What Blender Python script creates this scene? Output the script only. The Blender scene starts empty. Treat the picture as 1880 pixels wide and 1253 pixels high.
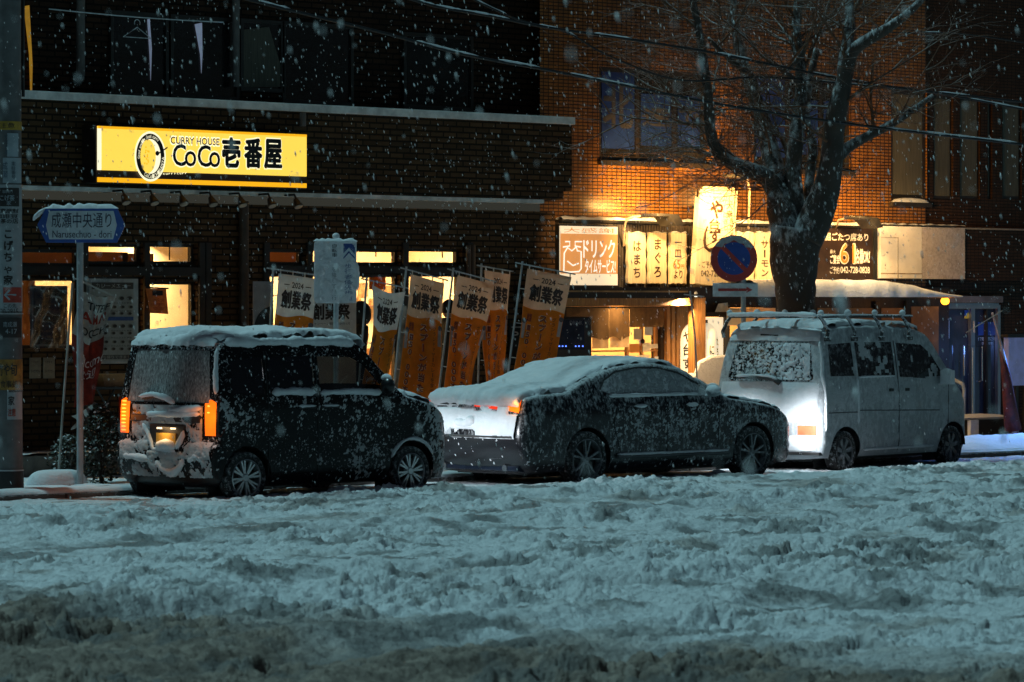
import bpy, bmesh, math, random
import numpy as np
from mathutils import Vector, Matrix
from mathutils.geometry import delaunay_2d_cdt

SC = bpy.context.scene
COL = SC.collection
rnd = random.Random(7)
R = math.radians

# ------------------------------------------------------------------ camera, world, sun, exposure
TH = R(44.0)                      # angle between the picture plane and the street
CT, ST = math.cos(TH), math.sin(TH)
FPX, HZ, CX0, CAMZ = 6850.0, 560.0, 940.0, 2.1     # focal length and horizon in 1880 px photo pixels

cam = bpy.data.cameras.new('camera')
cam_ob = bpy.data.objects.new('camera', cam)
COL.objects.link(cam_ob)
SC.camera = cam_ob
cam.sensor_width = 36.0
cam.lens = 36.0 * FPX / 1880.0
cam.shift_y = (HZ - 626.5) / 1880.0
cam.clip_start, cam.clip_end = 0.5, 500
cam_ob.location = (0, 0, CAMZ)
cam_ob.rotation_euler = (math.pi / 2, 0, -(math.pi / 2 - math.atan2(CT, ST)))
cam.dof.use_dof = True
cam.dof.focus_distance = 45.0
cam.dof.aperture_fstop = 5.0

SUN_EL, SUN_AZ = R(66), R(124)          # cool light from high over the roofs, a little from the left
sun_from = Vector((math.cos(SUN_EL) * math.cos(SUN_AZ), math.cos(SUN_EL) * math.sin(SUN_AZ), math.sin(SUN_EL)))
world = bpy.data.worlds.new('World')
SC.world = world
world.use_nodes = True
wn = world.node_tree
bg = wn.nodes['Background']
sky = wn.nodes.new('ShaderNodeTexSky')
sky.sky_type = 'NISHITA'
sky.sun_disc = False
sky.sun_elevation = SUN_EL
sky.sun_rotation = math.pi / 2 - SUN_AZ
wn.links.new(sky.outputs[0], bg.inputs[0])
bg.inputs[1].default_value = 0.0068
sl = bpy.data.lights.new('sun', 'SUN')
sl.energy = 1.45
sl.angle = R(3)
sl.color = (0.47, 0.90, 0.98)
sun = bpy.data.objects.new('sun', sl)
COL.objects.link(sun)
sun.rotation_euler = (-sun_from).to_track_quat('-Z', 'Y').to_euler()

SC.view_settings.view_transform = 'Standard'
SC.view_settings.look = 'None'
SC.view_settings.exposure = 0.0
SC.view_settings.gamma = 1.0
SC.render.engine = 'CYCLES'
SC.cycles.use_denoising = True
SC.cycles.max_bounces = 8
SC.cycles.transparent_max_bounces = 16
SC.cycles.sample_clamp_indirect = 6.0

# ------------------------------------------------------------------ where a photo pixel lies in the street
def at(px, py, Y):
    k = (px - CX0) / FPX
    X = Y * (ST + k * CT) / (CT - k * ST)
    d = X * ST + Y * CT
    return Vector((X, Y, CAMZ - (py - HZ) * d / FPX))

def at_depth(px, py, d):
    k = (px - CX0) / FPX * d
    return Vector((d * ST + k * CT, d * CT - k * ST, CAMZ - (py - HZ) * d / FPX))

def on_ground(px, py, z=0.0):
    return at_depth(px, py, FPX * (CAMZ - z) / (py - HZ))

# ------------------------------------------------------------------ mesh building
class MB:
    def __init__(s):
        s.v, s.f = [], []
    def add(s, verts, faces):
        o = len(s.v)
        s.v += [tuple(p) for p in verts]
        s.f += [tuple(i + o for i in f) for f in faces]
        return s
    def box(s, x0, x1, y0, y1, z0, z1):
        p = [(x, y, z) for x in (x0, x1) for y in (y0, y1) for z in (z0, z1)]
        return s.add(p, [(0, 1, 3, 2), (4, 6, 7, 5), (0, 4, 5, 1), (2, 3, 7, 6), (0, 2, 6, 4), (1, 5, 7, 3)])
    def obox(s, c, ax, ay, az):
        c, ax, ay, az = map(Vector, (c, ax, ay, az))
        p = [c + a * ax + b * ay + d * az for a in (-1, 1) for b in (-1, 1) for d in (-1, 1)]
        return s.add(p, [(0, 1, 3, 2), (4, 6, 7, 5), (0, 4, 5, 1), (2, 3, 7, 6), (0, 2, 6, 4), (1, 5, 7, 3)])
    def tube(s, pts, radii, n=8, cap=True):
        pts = [Vector(p) for p in pts]
        if not hasattr(radii, '__len__'):
            radii = [radii] * len(pts)
        rings, up = [], None
        for i, p in enumerate(pts):
            a, b = pts[max(i - 1, 0)], pts[min(i + 1, len(pts) - 1)]
            t = (b - a).normalized()
            if up is None:
                up = Vector((0, 0, 1)) if abs(t.z) < .9 else Vector((1, 0, 0))
            u = (up - up.dot(t) * t)
            u = u.normalized() if u.length > 1e-6 else t.orthogonal().normalized()
            up = u
            w = t.cross(u)
            rings.append([p + (u * math.cos(2 * math.pi * k / n) + w * math.sin(2 * math.pi * k / n)) * radii[i] for k in range(n)])
        V = [q for r in rings for q in r]
        F = [(i * n + k, i * n + (k + 1) % n, (i + 1) * n + (k + 1) % n, (i + 1) * n + k) for i in range(len(pts) - 1) for k in range(n)]
        if cap:
            F += [tuple(range(n))[::-1], tuple((len(pts) - 1) * n + k for k in range(n))]
        return s.add(V, F)
    def lathe(s, prof, c, axis='Y', n=32, sgn=1):
        V = []
        for r, h in prof:
            for k in range(n):
                a = 2 * math.pi * k / n
                q = (r * math.cos(a), h * sgn, r * math.sin(a)) if axis == 'Y' else ((r * math.cos(a), r * math.sin(a), h * sgn) if axis == 'Z' else (h * sgn, r * math.cos(a), r * math.sin(a)))
                V.append((c[0] + q[0], c[1] + q[1], c[2] + q[2]))
        F = [(i * n + k, i * n + (k + 1) % n, (i + 1) * n + (k + 1) % n, (i + 1) * n + k) for i in range(len(prof) - 1) for k in range(n)]
        return s.add(V, F)
    def disc(s, c, r, axis='Y', n=32):
        V = [(c[0] + (r * math.cos(2 * math.pi * k / n) if axis != 'X' else 0), c[1] + (r * math.sin(2 * math.pi * k / n) if axis == 'Z' else (r * math.cos(2 * math.pi * k / n) if axis == 'X' else 0)), c[2] + (r * math.sin(2 * math.pi * k / n) if axis != 'Z' else 0)) for k in range(n)]
        return s.add(V, [tuple(range(n))])
    def prism(s, poly, fn, h0, h1):
        """poly 2D, fn(a, b, h) -> 3D; closed prism between h0 and h1"""
        n = len(poly)
        V = [fn(a, b, h0) for a, b in poly] + [fn(a, b, h1) for a, b in poly]
        F = [tuple(range(n))[::-1], tuple(range(n, 2 * n))] + [(i, (i + 1) % n, n + (i + 1) % n, n + i) for i in range(n)]
        return s.add(V, F)
    def grid(s, nu, nv, fn):
        V = [fn(i / nu, j / nv) for i in range(nu + 1) for j in range(nv + 1)]
        F = [(i * (nv + 1) + j, (i + 1) * (nv + 1) + j, (i + 1) * (nv + 1) + j + 1, i * (nv + 1) + j + 1) for i in range(nu) for j in range(nv)]
        return s.add(V, F)
    def ball(s, c, rx, ry, rz, nu=14, nv=8, jit=0):
        def f(u, v):
            a, b = 2 * math.pi * u, math.pi * (v - .5)
            j = 1 + jit * (math.sin(5 * a + 3 * b + c[0] * 9) * .5 + math.sin(9 * a - 5 * b + c[2] * 7) * .5)
            return (c[0] + rx * math.cos(a) * math.cos(b) * j, c[1] + ry * math.sin(a) * math.cos(b) * j, c[2] + rz * math.sin(b) * j)
        return s.grid(nu, nv, f)
    def build(s, name, m, parent=None, smooth=False, bevel=0, loc=None):
        me = bpy.data.meshes.new(name)
        me.from_pydata(s.v, [], s.f)
        bm = bmesh.new(); bm.from_mesh(me)
        if smooth:
            bmesh.ops.remove_doubles(bm, verts=bm.verts, dist=1e-5)
        bmesh.ops.recalc_face_normals(bm, faces=bm.faces)
        bm.to_mesh(me); bm.free()
        return finish(name, me, m, parent, smooth, bevel, loc)

def finish(name, me, m, parent=None, smooth=False, bevel=0, loc=None):
    if m: me.materials.append(m)
    if smooth:
        me.polygons.foreach_set('use_smooth', [True] * len(me.polygons))
        if smooth != 'all':
            try: me.set_sharp_from_angle(angle=R(38))
            except Exception: pass
    o = bpy.data.objects.new(name, me)
    COL.objects.link(o)
    if parent:
        o.parent = parent
        if parent.name in WORLD: o.matrix_parent_inverse = Matrix.Translation(-parent.location)
    if loc: o.location = loc
    if bevel:
        b = o.modifiers.new('bevel', 'BEVEL'); b.width = bevel; b.segments = 2; b.limit_method = 'ANGLE'
    return o

def thing(name, label, cat, loc=(0, 0, 0), rz=0, group=None):
    o = bpy.data.objects.new(name, None)
    o.empty_display_size = .1
    COL.objects.link(o)
    o.location = loc; o.rotation_euler = (0, 0, rz)
    return tag(o, label, cat, group)

def tag(o, label=None, cat=None, group=None, kind=None):
    if label: o['label'] = label
    if cat: o['category'] = cat
    if group: o['group'] = group
    if kind: o['kind'] = kind
    return o

def struct(o): o['kind'] = 'structure'; return o

WORLD = set()
def wthing(name, label, cat, p, group=None):
    """a thing based at p whose parts are modelled in street coordinates"""
    o = thing(name, label, cat, p, 0, group)
    WORLD.add(o.name)
    return o

# ------------------------------------------------------------------ value noise in numpy
def _hash(ix, iy, seed):
    h = (ix.astype(np.int64) * 374761393 + iy.astype(np.int64) * 668265263 + seed * 2246822519) & 0xFFFFFFFF
    h = ((h ^ (h >> 13)) * 1274126177) & 0xFFFFFFFF
    h = h ^ (h >> 16)
    return (h & 0xFFFFFF) / float(0xFFFFFF)

def vnoise(x, y, seed=0):
    x, y = np.asarray(x, float), np.asarray(y, float)
    ix, iy = np.floor(x), np.floor(y)
    fx, fy = x - ix, y - iy
    ux, uy = fx * fx * fx * (fx * (fx * 6 - 15) + 10), fy * fy * fy * (fy * (fy * 6 - 15) + 10)
    a, b = _hash(ix, iy, seed), _hash(ix + 1, iy, seed)
    c, d = _hash(ix, iy + 1, seed), _hash(ix + 1, iy + 1, seed)
    return (a + (b - a) * ux) * (1 - uy) + (c + (d - c) * ux) * uy

def fbm(x, y, seed=0, oct=4):
    s, a, t = 0, .5, 0
    for i in range(oct):
        c, sn = math.cos(.6 + i), math.sin(.6 + i)
        s = s + a * vnoise((x * c - y * sn) * 2 ** i, (x * sn + y * c) * 2 ** i, seed + i * 17); t += a; a *= .5
    return s / t

def clods(x, y, seed=0):
    """rounded lumps from a jittered cell grid: 0 in the creases, 1 on the tops"""
    x, y = np.asarray(x, float), np.asarray(y, float)
    ix, iy = np.floor(x), np.floor(y)
    best = np.full(x.shape, 9.0)
    for dx in (-1, 0, 1):
        for dy in (-1, 0, 1):
            cx, cy = ix + dx, iy + dy
            px = cx + .1 + .8 * _hash(cx, cy, seed); py = cy + .1 + .8 * _hash(cx, cy, seed + 91)
            rr = .45 + .45 * _hash(cx, cy, seed + 57)
            best = np.minimum(best, ((x - px) ** 2 + (y - py) ** 2) / rr ** 2)
    return np.sqrt(np.clip(1 - best, 0, 1))

# ------------------------------------------------------------------ materials
def N(nt, t, **kw):
    n = nt.nodes.new(t)
    for k, v in kw.items():
        if hasattr(n, k): setattr(n, k, v)
        else: n.inputs[k].default_value = v
    return n

def col4(c): return (c[0], c[1], c[2], 1)

def new_mat(name):
    m = bpy.data.materials.new(name)
    m.use_nodes = True
    return m, m.node_tree, m.node_tree.nodes['Principled BSDF']

def mixcol(nt, fac, a, b):
    n = nt.nodes.new('ShaderNodeMix'); n.data_type = 'RGBA'
    for s, v in ((0, fac), (6, a), (7, b)):
        if hasattr(v, 'is_linked'): nt.links.new(v, n.inputs[s])
        else: n.inputs[s].default_value = v if s == 0 else col4(v)
    return n.outputs[2]

def maths(nt, op, a, b=None, clamp=False):
    n = nt.nodes.new('ShaderNodeMath'); n.operation = op; n.use_clamp = clamp
    for s, v in ((0, a), (1, b)):
        if v is None: continue
        if hasattr(v, 'is_linked'): nt.links.new(v, n.inputs[s])
        else: n.inputs[s].default_value = v
    return n.outputs[0]

def ramp(nt, v, lo, hi):
    n = nt.nodes.new('ShaderNodeMapRange'); n.interpolation_type = 'SMOOTHSTEP'
    nt.links.new(v, n.inputs[0]); n.inputs[1].default_value = lo; n.inputs[2].default_value = hi
    return n.outputs[0]

def noise_tex(nt, scale, detail=4, rough=.6, vec=None, stretch=None):
    if vec is None:
        vec = nt.nodes.new('ShaderNodeTexCoord').outputs['Object']
    if stretch:
        mp = nt.nodes.new('ShaderNodeMapping'); mp.inputs['Scale'].default_value = stretch
        nt.links.new(vec, mp.inputs[0]); vec = mp.outputs[0]
    n = nt.nodes.new('ShaderNodeTexNoise')
    n.inputs['Scale'].default_value = scale; n.inputs['Detail'].default_value = detail; n.inputs['Roughness'].default_value = rough
    nt.links.new(vec, n.inputs['Vector'])
    return n.outputs[0]

_mats = {}
def mat(name, base, rough=.6, metal=0.0, var=.25, scale=6, emit=0.0, ecol=None, bump=0.0, spec=.5, stretch=None, trans=0.0):
    """plain surface whose colour wanders a little with noise"""
    if name in _mats: return _mats[name]
    m, nt, p = new_mat(name)
    f = noise_tex(nt, scale, 4, stretch=stretch)
    f = ramp(nt, f, .3, .7)
    c = mixcol(nt, f, [x * (1 - var) for x in base], [min(1, x * (1 + var)) for x in base])
    nt.links.new(c, p.inputs['Base Color'])
    p.inputs['Roughness'].default_value = rough
    p.inputs['Metallic'].default_value = metal
    p.inputs['Specular IOR Level'].default_value = spec
    if emit:
        e = mixcol(nt, f, [x * (1 - var * .5) for x in (ecol or base)], ecol or base)
        nt.links.new(e, p.inputs['Emission Color'])
        p.inputs['Emission Strength'].default_value = emit
    if bump:
        b = N(nt, 'ShaderNodeBump'); b.inputs['Strength'].default_value = bump; b.inputs['Distance'].default_value = .02
        nt.links.new(noise_tex(nt, scale * 3, 5, stretch=stretch), b.inputs['Height'])
        nt.links.new(b.outputs[0], p.inputs['Normal'])
    if trans:
        tr = N(nt, 'ShaderNodeBsdfTranslucent'); nt.links.new(c, tr.inputs[0])
        mx = N(nt, 'ShaderNodeMixShader'); mx.inputs[0].default_value = trans
        nt.links.new(p.outputs[0], mx.inputs[1]); nt.links.new(tr.outputs[0], mx.inputs[2])
        nt.links.new(mx.outputs[0], nt.nodes['Material Output'].inputs[0])
    _mats[name] = m
    return m

def snow_mat(name='snow', base=(.80, .83, .86), scale=1.0, bump=.5):
    if name in _mats: return _mats[name]
    m, nt, p = new_mat(name)
    f = ramp(nt, noise_tex(nt, 7 * scale, 5), .3, .75)
    c = mixcol(nt, f, [x * .86 for x in base], base)
    nt.links.new(c, p.inputs['Base Color'])
    p.inputs['Roughness'].default_value = .75
    p.inputs['Specular IOR Level'].default_value = .25
    b = N(nt, 'ShaderNodeBump'); b.inputs['Strength'].default_value = bump; b.inputs['Distance'].default_value = .03
    nt.links.new(noise_tex(nt, 26 * scale, 8, .65), b.inputs['Height'])
    nt.links.new(b.outputs[0], p.inputs['Normal'])
    _mats[name] = m
    return m

def snowy(name, base, rough=.35, metal=0.0, cover=.5, veil=0.0, up=.5, scale=18, soft=.06, coat=0.0, stretch=None, snowcol=(.78, .81, .84), low=0.0, noisew=1.0, coarse=.35, spec=.5):
    """a painted surface with snow sticking to it: clumps by noise, more where it faces up"""
    if name in _mats: return _mats[name]
    m, nt, p = new_mat(name)
    p.inputs['Base Color'].default_value = col4(base)
    p.inputs['Roughness'].default_value = rough
    p.inputs['Metallic'].default_value = metal
    p.inputs['Coat Weight'].default_value = coat
    p.inputs['Specular IOR Level'].default_value = spec
    tc = nt.nodes.new('ShaderNodeTexCoord').outputs['Object']
    fine = noise_tex(nt, scale, 9, .72, tc, stretch)
    big = noise_tex(nt, scale * .14, 4, .6, tc)
    h = maths(nt, 'ADD', maths(nt, 'MULTIPLY', fine, noisew), maths(nt, 'MULTIPLY', maths(nt, 'SUBTRACT', big, .5), coarse))
    geo = nt.nodes.new('ShaderNodeNewGeometry')
    sp = nt.nodes.new('ShaderNodeSeparateXYZ'); nt.links.new(geo.outputs['Normal'], sp.inputs[0])
    h = maths(nt, 'ADD', h, maths(nt, 'MULTIPLY', sp.outputs[2], up))
    if low:
        s2 = nt.nodes.new('ShaderNodeSeparateXYZ'); nt.links.new(tc, s2.inputs[0])
        h = maths(nt, 'ADD', h, maths(nt, 'MULTIPLY', maths(nt, 'SUBTRACT', .8, s2.outputs[2]), low))
    th = 1 - cover
    f = ramp(nt, h, th - soft, th + soft)
    f = maths(nt, 'MAXIMUM', f, maths(nt, 'MULTIPLY', ramp(nt, fine, .25, .8), veil)) if veil else f
    s = N(nt, 'ShaderNodeBsdfPrincipled')
    s.inputs['Base Color'].default_value = col4(snowcol); s.inputs['Roughness'].default_value = .8; s.inputs['Specular IOR Level'].default_value = .2
    b = N(nt, 'ShaderNodeBump'); b.inputs['Strength'].default_value = .8; b.inputs['Distance'].default_value = .03
    nt.links.new(h, b.inputs['Height'])
    nt.links.new(b.outputs[0], s.inputs['Normal'])
    mx = N(nt, 'ShaderNodeMixShader')
    nt.links.new(f, mx.inputs[0]); nt.links.new(p.outputs[0], mx.inputs[1]); nt.links.new(s.outputs[0], mx.inputs[2])
    nt.links.new(mx.outputs[0], nt.nodes['Material Output'].inputs[0])
    _mats[name] = m
    return m

def glass_mat(name, tint=(.9, .9, .9), gloss=.08, rough=.03):
    if name in _mats: return _mats[name]
    m, nt, p = new_mat(name)
    t = N(nt, 'ShaderNodeBsdfTransparent'); g = N(nt, 'ShaderNodeBsdfGlossy')
    f = noise_tex(nt, 3, 3)
    nt.links.new(mixcol(nt, f, [x * .85 for x in tint], tint), t.inputs[0])
    g.inputs['Roughness'].default_value = rough
    mx = N(nt, 'ShaderNodeMixShader'); mx.inputs[0].default_value = gloss
    nt.links.new(t.outputs[0], mx.inputs[1]); nt.links.new(g.outputs[0], mx.inputs[2])
    nt.links.new(mx.outputs[0], nt.nodes['Material Output'].inputs[0])
    _mats[name] = m
    return m

def tile_mat(name, c1, c2, mortar, w, h, gap, rough=.5, offset=.5, bump=.4, dirt=.3, spec=.15):
    """wall tiles laid in courses along the X and Z of the wall"""
    if name in _mats: return _mats[name]
    m, nt, p = new_mat(name)
    geo = nt.nodes.new('ShaderNodeNewGeometry')
    sp = nt.nodes.new('ShaderNodeSeparateXYZ'); nt.links.new(geo.outputs['Position'], sp.inputs[0])
    cb = nt.nodes.new('ShaderNodeCombineXYZ')
    nt.links.new(maths(nt, 'ADD', sp.outputs[0], sp.outputs[1]), cb.inputs[0]); nt.links.new(sp.outputs[2], cb.inputs[1])
    br = nt.nodes.new('ShaderNodeTexBrick'); br.offset = offset
    nt.links.new(cb.outputs[0], br.inputs['Vector'])
    for k, v in (('Color1', col4(c1)), ('Color2', col4(c2)), ('Mortar', col4(mortar)), ('Scale', 1.0), ('Mortar Size', gap), ('Mortar Smooth', .1), ('Bias', 0.0), ('Brick Width', w), ('Row Height', h)):
        br.inputs[k].default_value = v
    f = ramp(nt, noise_tex(nt, 1.7, 6, .65, geo.outputs['Position']), .35, .7)
    c = mixcol(nt, f, br.outputs[0], br.outputs[0])
    mm = nt.nodes.new('ShaderNodeMix'); mm.data_type = 'RGBA'; mm.blend_type = 'MULTIPLY'; mm.inputs[0].default_value = dirt
    nt.links.new(br.outputs[0], mm.inputs[6]); nt.links.new(noise_tex(nt, 2.3, 6, .7, geo.outputs['Position']), mm.inputs[7])
    nt.links.new(mm.outputs[2], p.inputs['Base Color'])
    p.inputs['Roughness'].default_value = rough
    p.inputs['Specular IOR Level'].default_value = spec
    b = N(nt, 'ShaderNodeBump'); b.inputs['Strength'].default_value = bump; b.inputs['Distance'].default_value = .008
    b.invert = True
    nt.links.new(br.outputs['Fac'], b.inputs['Height']); nt.links.new(b.outputs[0], p.inputs['Normal'])
    _mats[name] = m
    return m

SNOW = snow_mat()
WALLSNOW = snow_mat('clinging_snow', (.78, .78, .78), 1.6, .9)
DARK = mat('dark_metal', (.02, .019, .018), .5)
BLACK = mat('black_plastic', (.012, .012, .012), .55)
STEEL = mat('galvanised_steel', (.42, .45, .47), .45, .6, .15, 12)
WHITEP = mat('white_paint', (.72, .74, .74), .5, 0, .08, 9)
INK = mat('black_lettering', (.012, .010, .010), .6)
WHITEINK = mat('white_lettering', (.8, .8, .78), .6, 0, .05)
POLEGREY = mat('grey_pole_paint', (.38, .42, .44), .5, .1, .15)

# ------------------------------------------------------------------ lettering
_glyph = {}
def glyphs(s):
    """triangulated lettering in its own plane, bounding box scaled to 0..1, with the box it had in ems"""
    if s in _glyph: return _glyph[s]
    c = bpy.data.curves.new('lettering', 'FONT')
    c.body = s; c.resolution_u = 3
    o = bpy.data.objects.new('lettering', c)
    COL.objects.link(o)
    dg = bpy.context.evaluated_depsgraph_get(); dg.update()
    ev = o.evaluated_get(dg)
    me = ev.to_mesh()
    V = np.array([v.co[:2] for v in me.vertices], float).reshape(-1, 2)
    F = [tuple(p.vertices) for p in me.polygons]
    ev.to_mesh_clear()
    bpy.data.objects.remove(o); bpy.data.curves.remove(c)
    lo, hi = (V.min(0), V.max(0)) if len(V) else (np.zeros(2), np.ones(2))
    if len(V): V = (V - lo) / np.maximum(hi - lo, 1e-6)
    _glyph[s] = (V, F, (lo[0], lo[1], hi[0], hi[1]))
    return _glyph[s]

EYE = Vector((0, 0, CAMZ))
def put_text(mb, s, fn, a0, a1, b0, b1, bold=.01, vertical=False, turn=False):
    """fit lettering into the box a0..a1 (across) x b0..b1 (up) of fn(a, b) -> 3D; bold strokes are several prints laid a hair apart"""
    if vertical:
        n = len(s); h = (b1 - b0) / n
        for i, ch in enumerate(s):
            if ch == ' ': continue
            c1, c0 = b1 - (i + .02) * h, b1 - (i + .98) * h
            w = a1 - a0; H = c1 - c0
            if ch in 'ー-': put_text(mb, 'ー', fn, a0 + .40 * w, a0 + .60 * w, c0 + .08 * H, c1 - .08 * H, bold, False, True); continue
            lo0, lo1, hi0, hi1 = glyphs(ch)[2]
            if ord(ch) < 256:
                if ch in '.,': put_text(mb, ch, fn, a0 + .55 * w, a0 + .75 * w, c0 + .70 * H, c0 + .85 * H, bold)
                elif ch == '!': put_text(mb, ch, fn, a0 + .42 * w, a0 + .58 * w, c0 + .08 * H, c1 - .08 * H, bold)
                else: put_text(mb, ch, fn, a0 + .14 * w, a1 - .14 * w, c0 + .08 * H, c1 - .08 * H, bold)
            else:
                u0, u1 = max(0, lo0), min(1, hi0); v0, v1 = max(0, lo1 + .13), min(1, hi1 + .13)
                put_text(mb, ch, fn, a0 + u0 * w, a0 + u1 * w, c0 + v0 * H, c0 + v1 * H, bold)
        return mb
    V, F, _ = glyphs(s)
    am, bm_ = (a0 + a1) / 2, (b0 + b1) / 2
    P0 = Vector(fn(am, bm_)); ea, eb = (a1 - a0) * .05 + 1e-6, (b1 - b0) * .05 + 1e-6
    ta, tb_ = (Vector(fn(am + ea, bm_)) - P0) / ea, (Vector(fn(am, bm_ + eb)) - P0) / eb
    nn = ta.cross(tb_).normalized()
    if nn.dot(EYE - P0) < 0: nn = -nn
    if bold > .012:
        rad = bold * .75 * abs(b1 - b0) * tb_.length
        if turn: rad = bold * .75 * abs(b1 - b0) * tb_.length * .8
        ra, rb = min(rad / max(ta.length, 1e-6), abs(a1 - a0) * .2), min(rad / max(tb_.length, 1e-6), abs(b1 - b0) * .2)
        shifts = [(ra * math.cos(t), rb * math.sin(t)) for t in np.linspace(0, 2 * math.pi, 7)[:-1]] + [(0, 0)]
    else:
        ra = rb = 0; shifts = [(0, 0)]
    sa, sb = a1 - a0 - 2 * ra, b1 - b0 - 2 * rb
    for k, (da, db) in enumerate(shifts):
        X = [(1 - v[1], v[0]) for v in V] if turn else V
        mb.add([Vector(fn(a0 + ra + da + v[0] * sa, b0 + rb + db + v[1] * sb)) + nn * (.00022 * k) for v in X], F)
    return mb

def wall_text(s, px0, px1, py0, py1, Y, m, parent, bold=.01, vertical=False, name='lettering'):
    A, B = at((px0 + px1) / 2, py0, Y), at((px0 + px1) / 2, py1, Y)
    x0, x1 = at(px0, py0, Y).x, at(px1, py0, Y).x
    mb = MB()
    put_text(mb, s, lambda a, b: (a, Y, b), x0, x1, B.z, A.z, bold, vertical)
    return mb.build(name, m, parent)
def wall_rect(px0, px1, py0, py1, Y, m, parent, name, thick=.03, bevel=0):
    """a board standing on the wall plane Y, its face towards the street"""
    c = (px0 + px1) / 2
    x0, x1 = at(px0, py0, Y).x, at(px1, py0, Y).x
    return MB().box(x0, x1, Y, Y + thick, at(c, py1, Y).z, at(c, py0, Y).z).build(name, m, parent, bevel=bevel)
def span(px0, px1, py0, py1, Y):
    c = (px0 + px1) / 2
    return at(px0, py0, Y).x, at(px1, py0, Y).x, at(c, py1, Y).z, at(c, py0, Y).z
# ------------------------------------------------------------------ the street: snow, slush, kerb, pavement
KERB_Y, PAVE_Z = 33.0, 0.06
STEP_Y, STEP_Z = 35.3, 0.36
FY = 36.6                                     # front of the curry house
IY = 36.9                                     # front of the tavern

def line_px(x0, y0, x1, y1):
    a, b = on_ground(x0, y0), on_ground(x1, y1)
    n = Vector((-(b.y - a.y), b.x - a.x, 0)).normalized()
    return a, n
DA, DN = line_px(0, 1095, 1880, 1195)          # far edge of the brown lane: road dirt plus painted street-lamp falloff
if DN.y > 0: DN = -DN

def road_height(X, Y):
    base = -.02 + .03 * (fbm(X * .35, Y * .35, 3, 3) - .5)
    rough = np.clip((fbm(X * .55 + 9, Y * 1.1, 21, 3) - .36) * 3.2, .42, 1)
    near = np.clip((Y - 20) / 8, 0, 1)
    wx, wy = .35 * fbm(X * 4, Y * 4, 5, 3), .35 * fbm(X * 4, Y * 4, 6, 3)
    m1, m2 = .3 + 1.4 * fbm(X * 2.2, Y * 2.2, 15, 2), .3 + 1.4 * fbm(X * 3, Y * 3, 16, 2)
    c = .020 * clods(X * 3.0 + wx * 2, Y * 2.6 + wy * 2, 11) + .045 * clods(X * 6.5 + wx * 3, Y * 6.0 + wy * 3, 12) * m1 + .070 * clods(X * 10 + wx * 3, Y * 9 + wy * 3, 13) * m2 + .060 * clods(X * 17, Y * 16, 14) * m1 + .026 * clods(X * 33, Y * 30, 18)
    for sc, hh, seed, th in ((3.6, .075, 201, .88), (5.2, .07, 202, .84), (8.0, .055, 203, .76), (12., .04, 204, .70)):
        qx, qy = X * sc + wx * 2, Y * sc + wy * 2
        lump = clods(qx, qy, seed) * np.clip((_hash(np.floor(qx), np.floor(qy), seed + 7) - th) * 40, 0, 1)
        c = c + hh * lump ** .7
    c = c + .05 * (fbm(X * 7, Y * 7, 31, 5) - .5) - .07
    for sc, hh, seed, th in ((4.2, .07, 301, .80), (7.0, .06, 302, .74)):
        qx, qy = X * sc + wx * 2, Y * sc + wy * 2
        c = c - hh * clods(qx, qy, seed) * np.clip((_hash(np.floor(qx), np.floor(qy), seed + 7) - th) * 40, 0, 1)
    c = c * .52
    h = base + rough * c * (.75 + .35 * (1 - near))
    # ruts that wheels pressed along the street, and the ridges they pushed up
    for y0, w, dep, ph, seed in ((15.6, .32, .07, 0, 1), (17.3, .45, .12, 1, 2), (19.2, .36, .12, 2, 3), (21.2, .50, .13, .5, 4), (23.9, .45, .10, 3, 5), (26.3, .42, .10, 4, 6), (28.6, .40, .08, 5, 7)):
        yy = y0 + .35 * np.sin(X * .30 + ph) + .5 * (fbm(X * .5, 0 * X + seed * 3.3, 40 + seed, 3) - .5) + .05 * (X - 20) * (0.6 - y0 / 40)
        d = np.abs(Y - yy) / w
        on = np.clip((fbm(X * .45, 0 * X + seed, 60 + seed, 2) - .3) * 4, .15, 1)
        rut = np.exp(-d ** 4)
        h = h * (1 - .72 * rut * on) - rut * on * dep * (.6 + .4 * fbm(X * 4, Y * 4, 70, 3)) + .05 * np.exp(-((d - 1.55) / .4) ** 2) * on * (.5 + fbm(X * 3, Y * 3, 77, 3))
    # trodden ridges between lanes
    for y0, a, seed in ((18.2, .05, 1), (20.3, .06, 2), (22.6, .035, 3)):
        yy = y0 + .5 * (fbm(X * .4, 0 * X + 7 * seed, 80 + seed, 2) - .5) * 2
        on = np.clip((fbm(X * .6, 0 * X + seed * 5, 90 + seed, 2) - .35) * 4, 0, 1)
        h = h + a * on * np.exp(-((Y - yy) / .38) ** 2) * (.35 + .8 * clods(X * 3.6, Y * 3.2, 95))
    # ploughed bank in front of the parked cars
    h = h + .05 * np.exp(-((Y - 30.6) / .35) ** 2) * (.1 + .7 * clods(X * 6, Y * 6, 99)) * np.clip((X - 23) / 3, 0, 1)
    flat = np.clip((Y - 31.0) / .6, 0, 1)
    return h * (1 - flat * .7) - flat * .03

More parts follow.
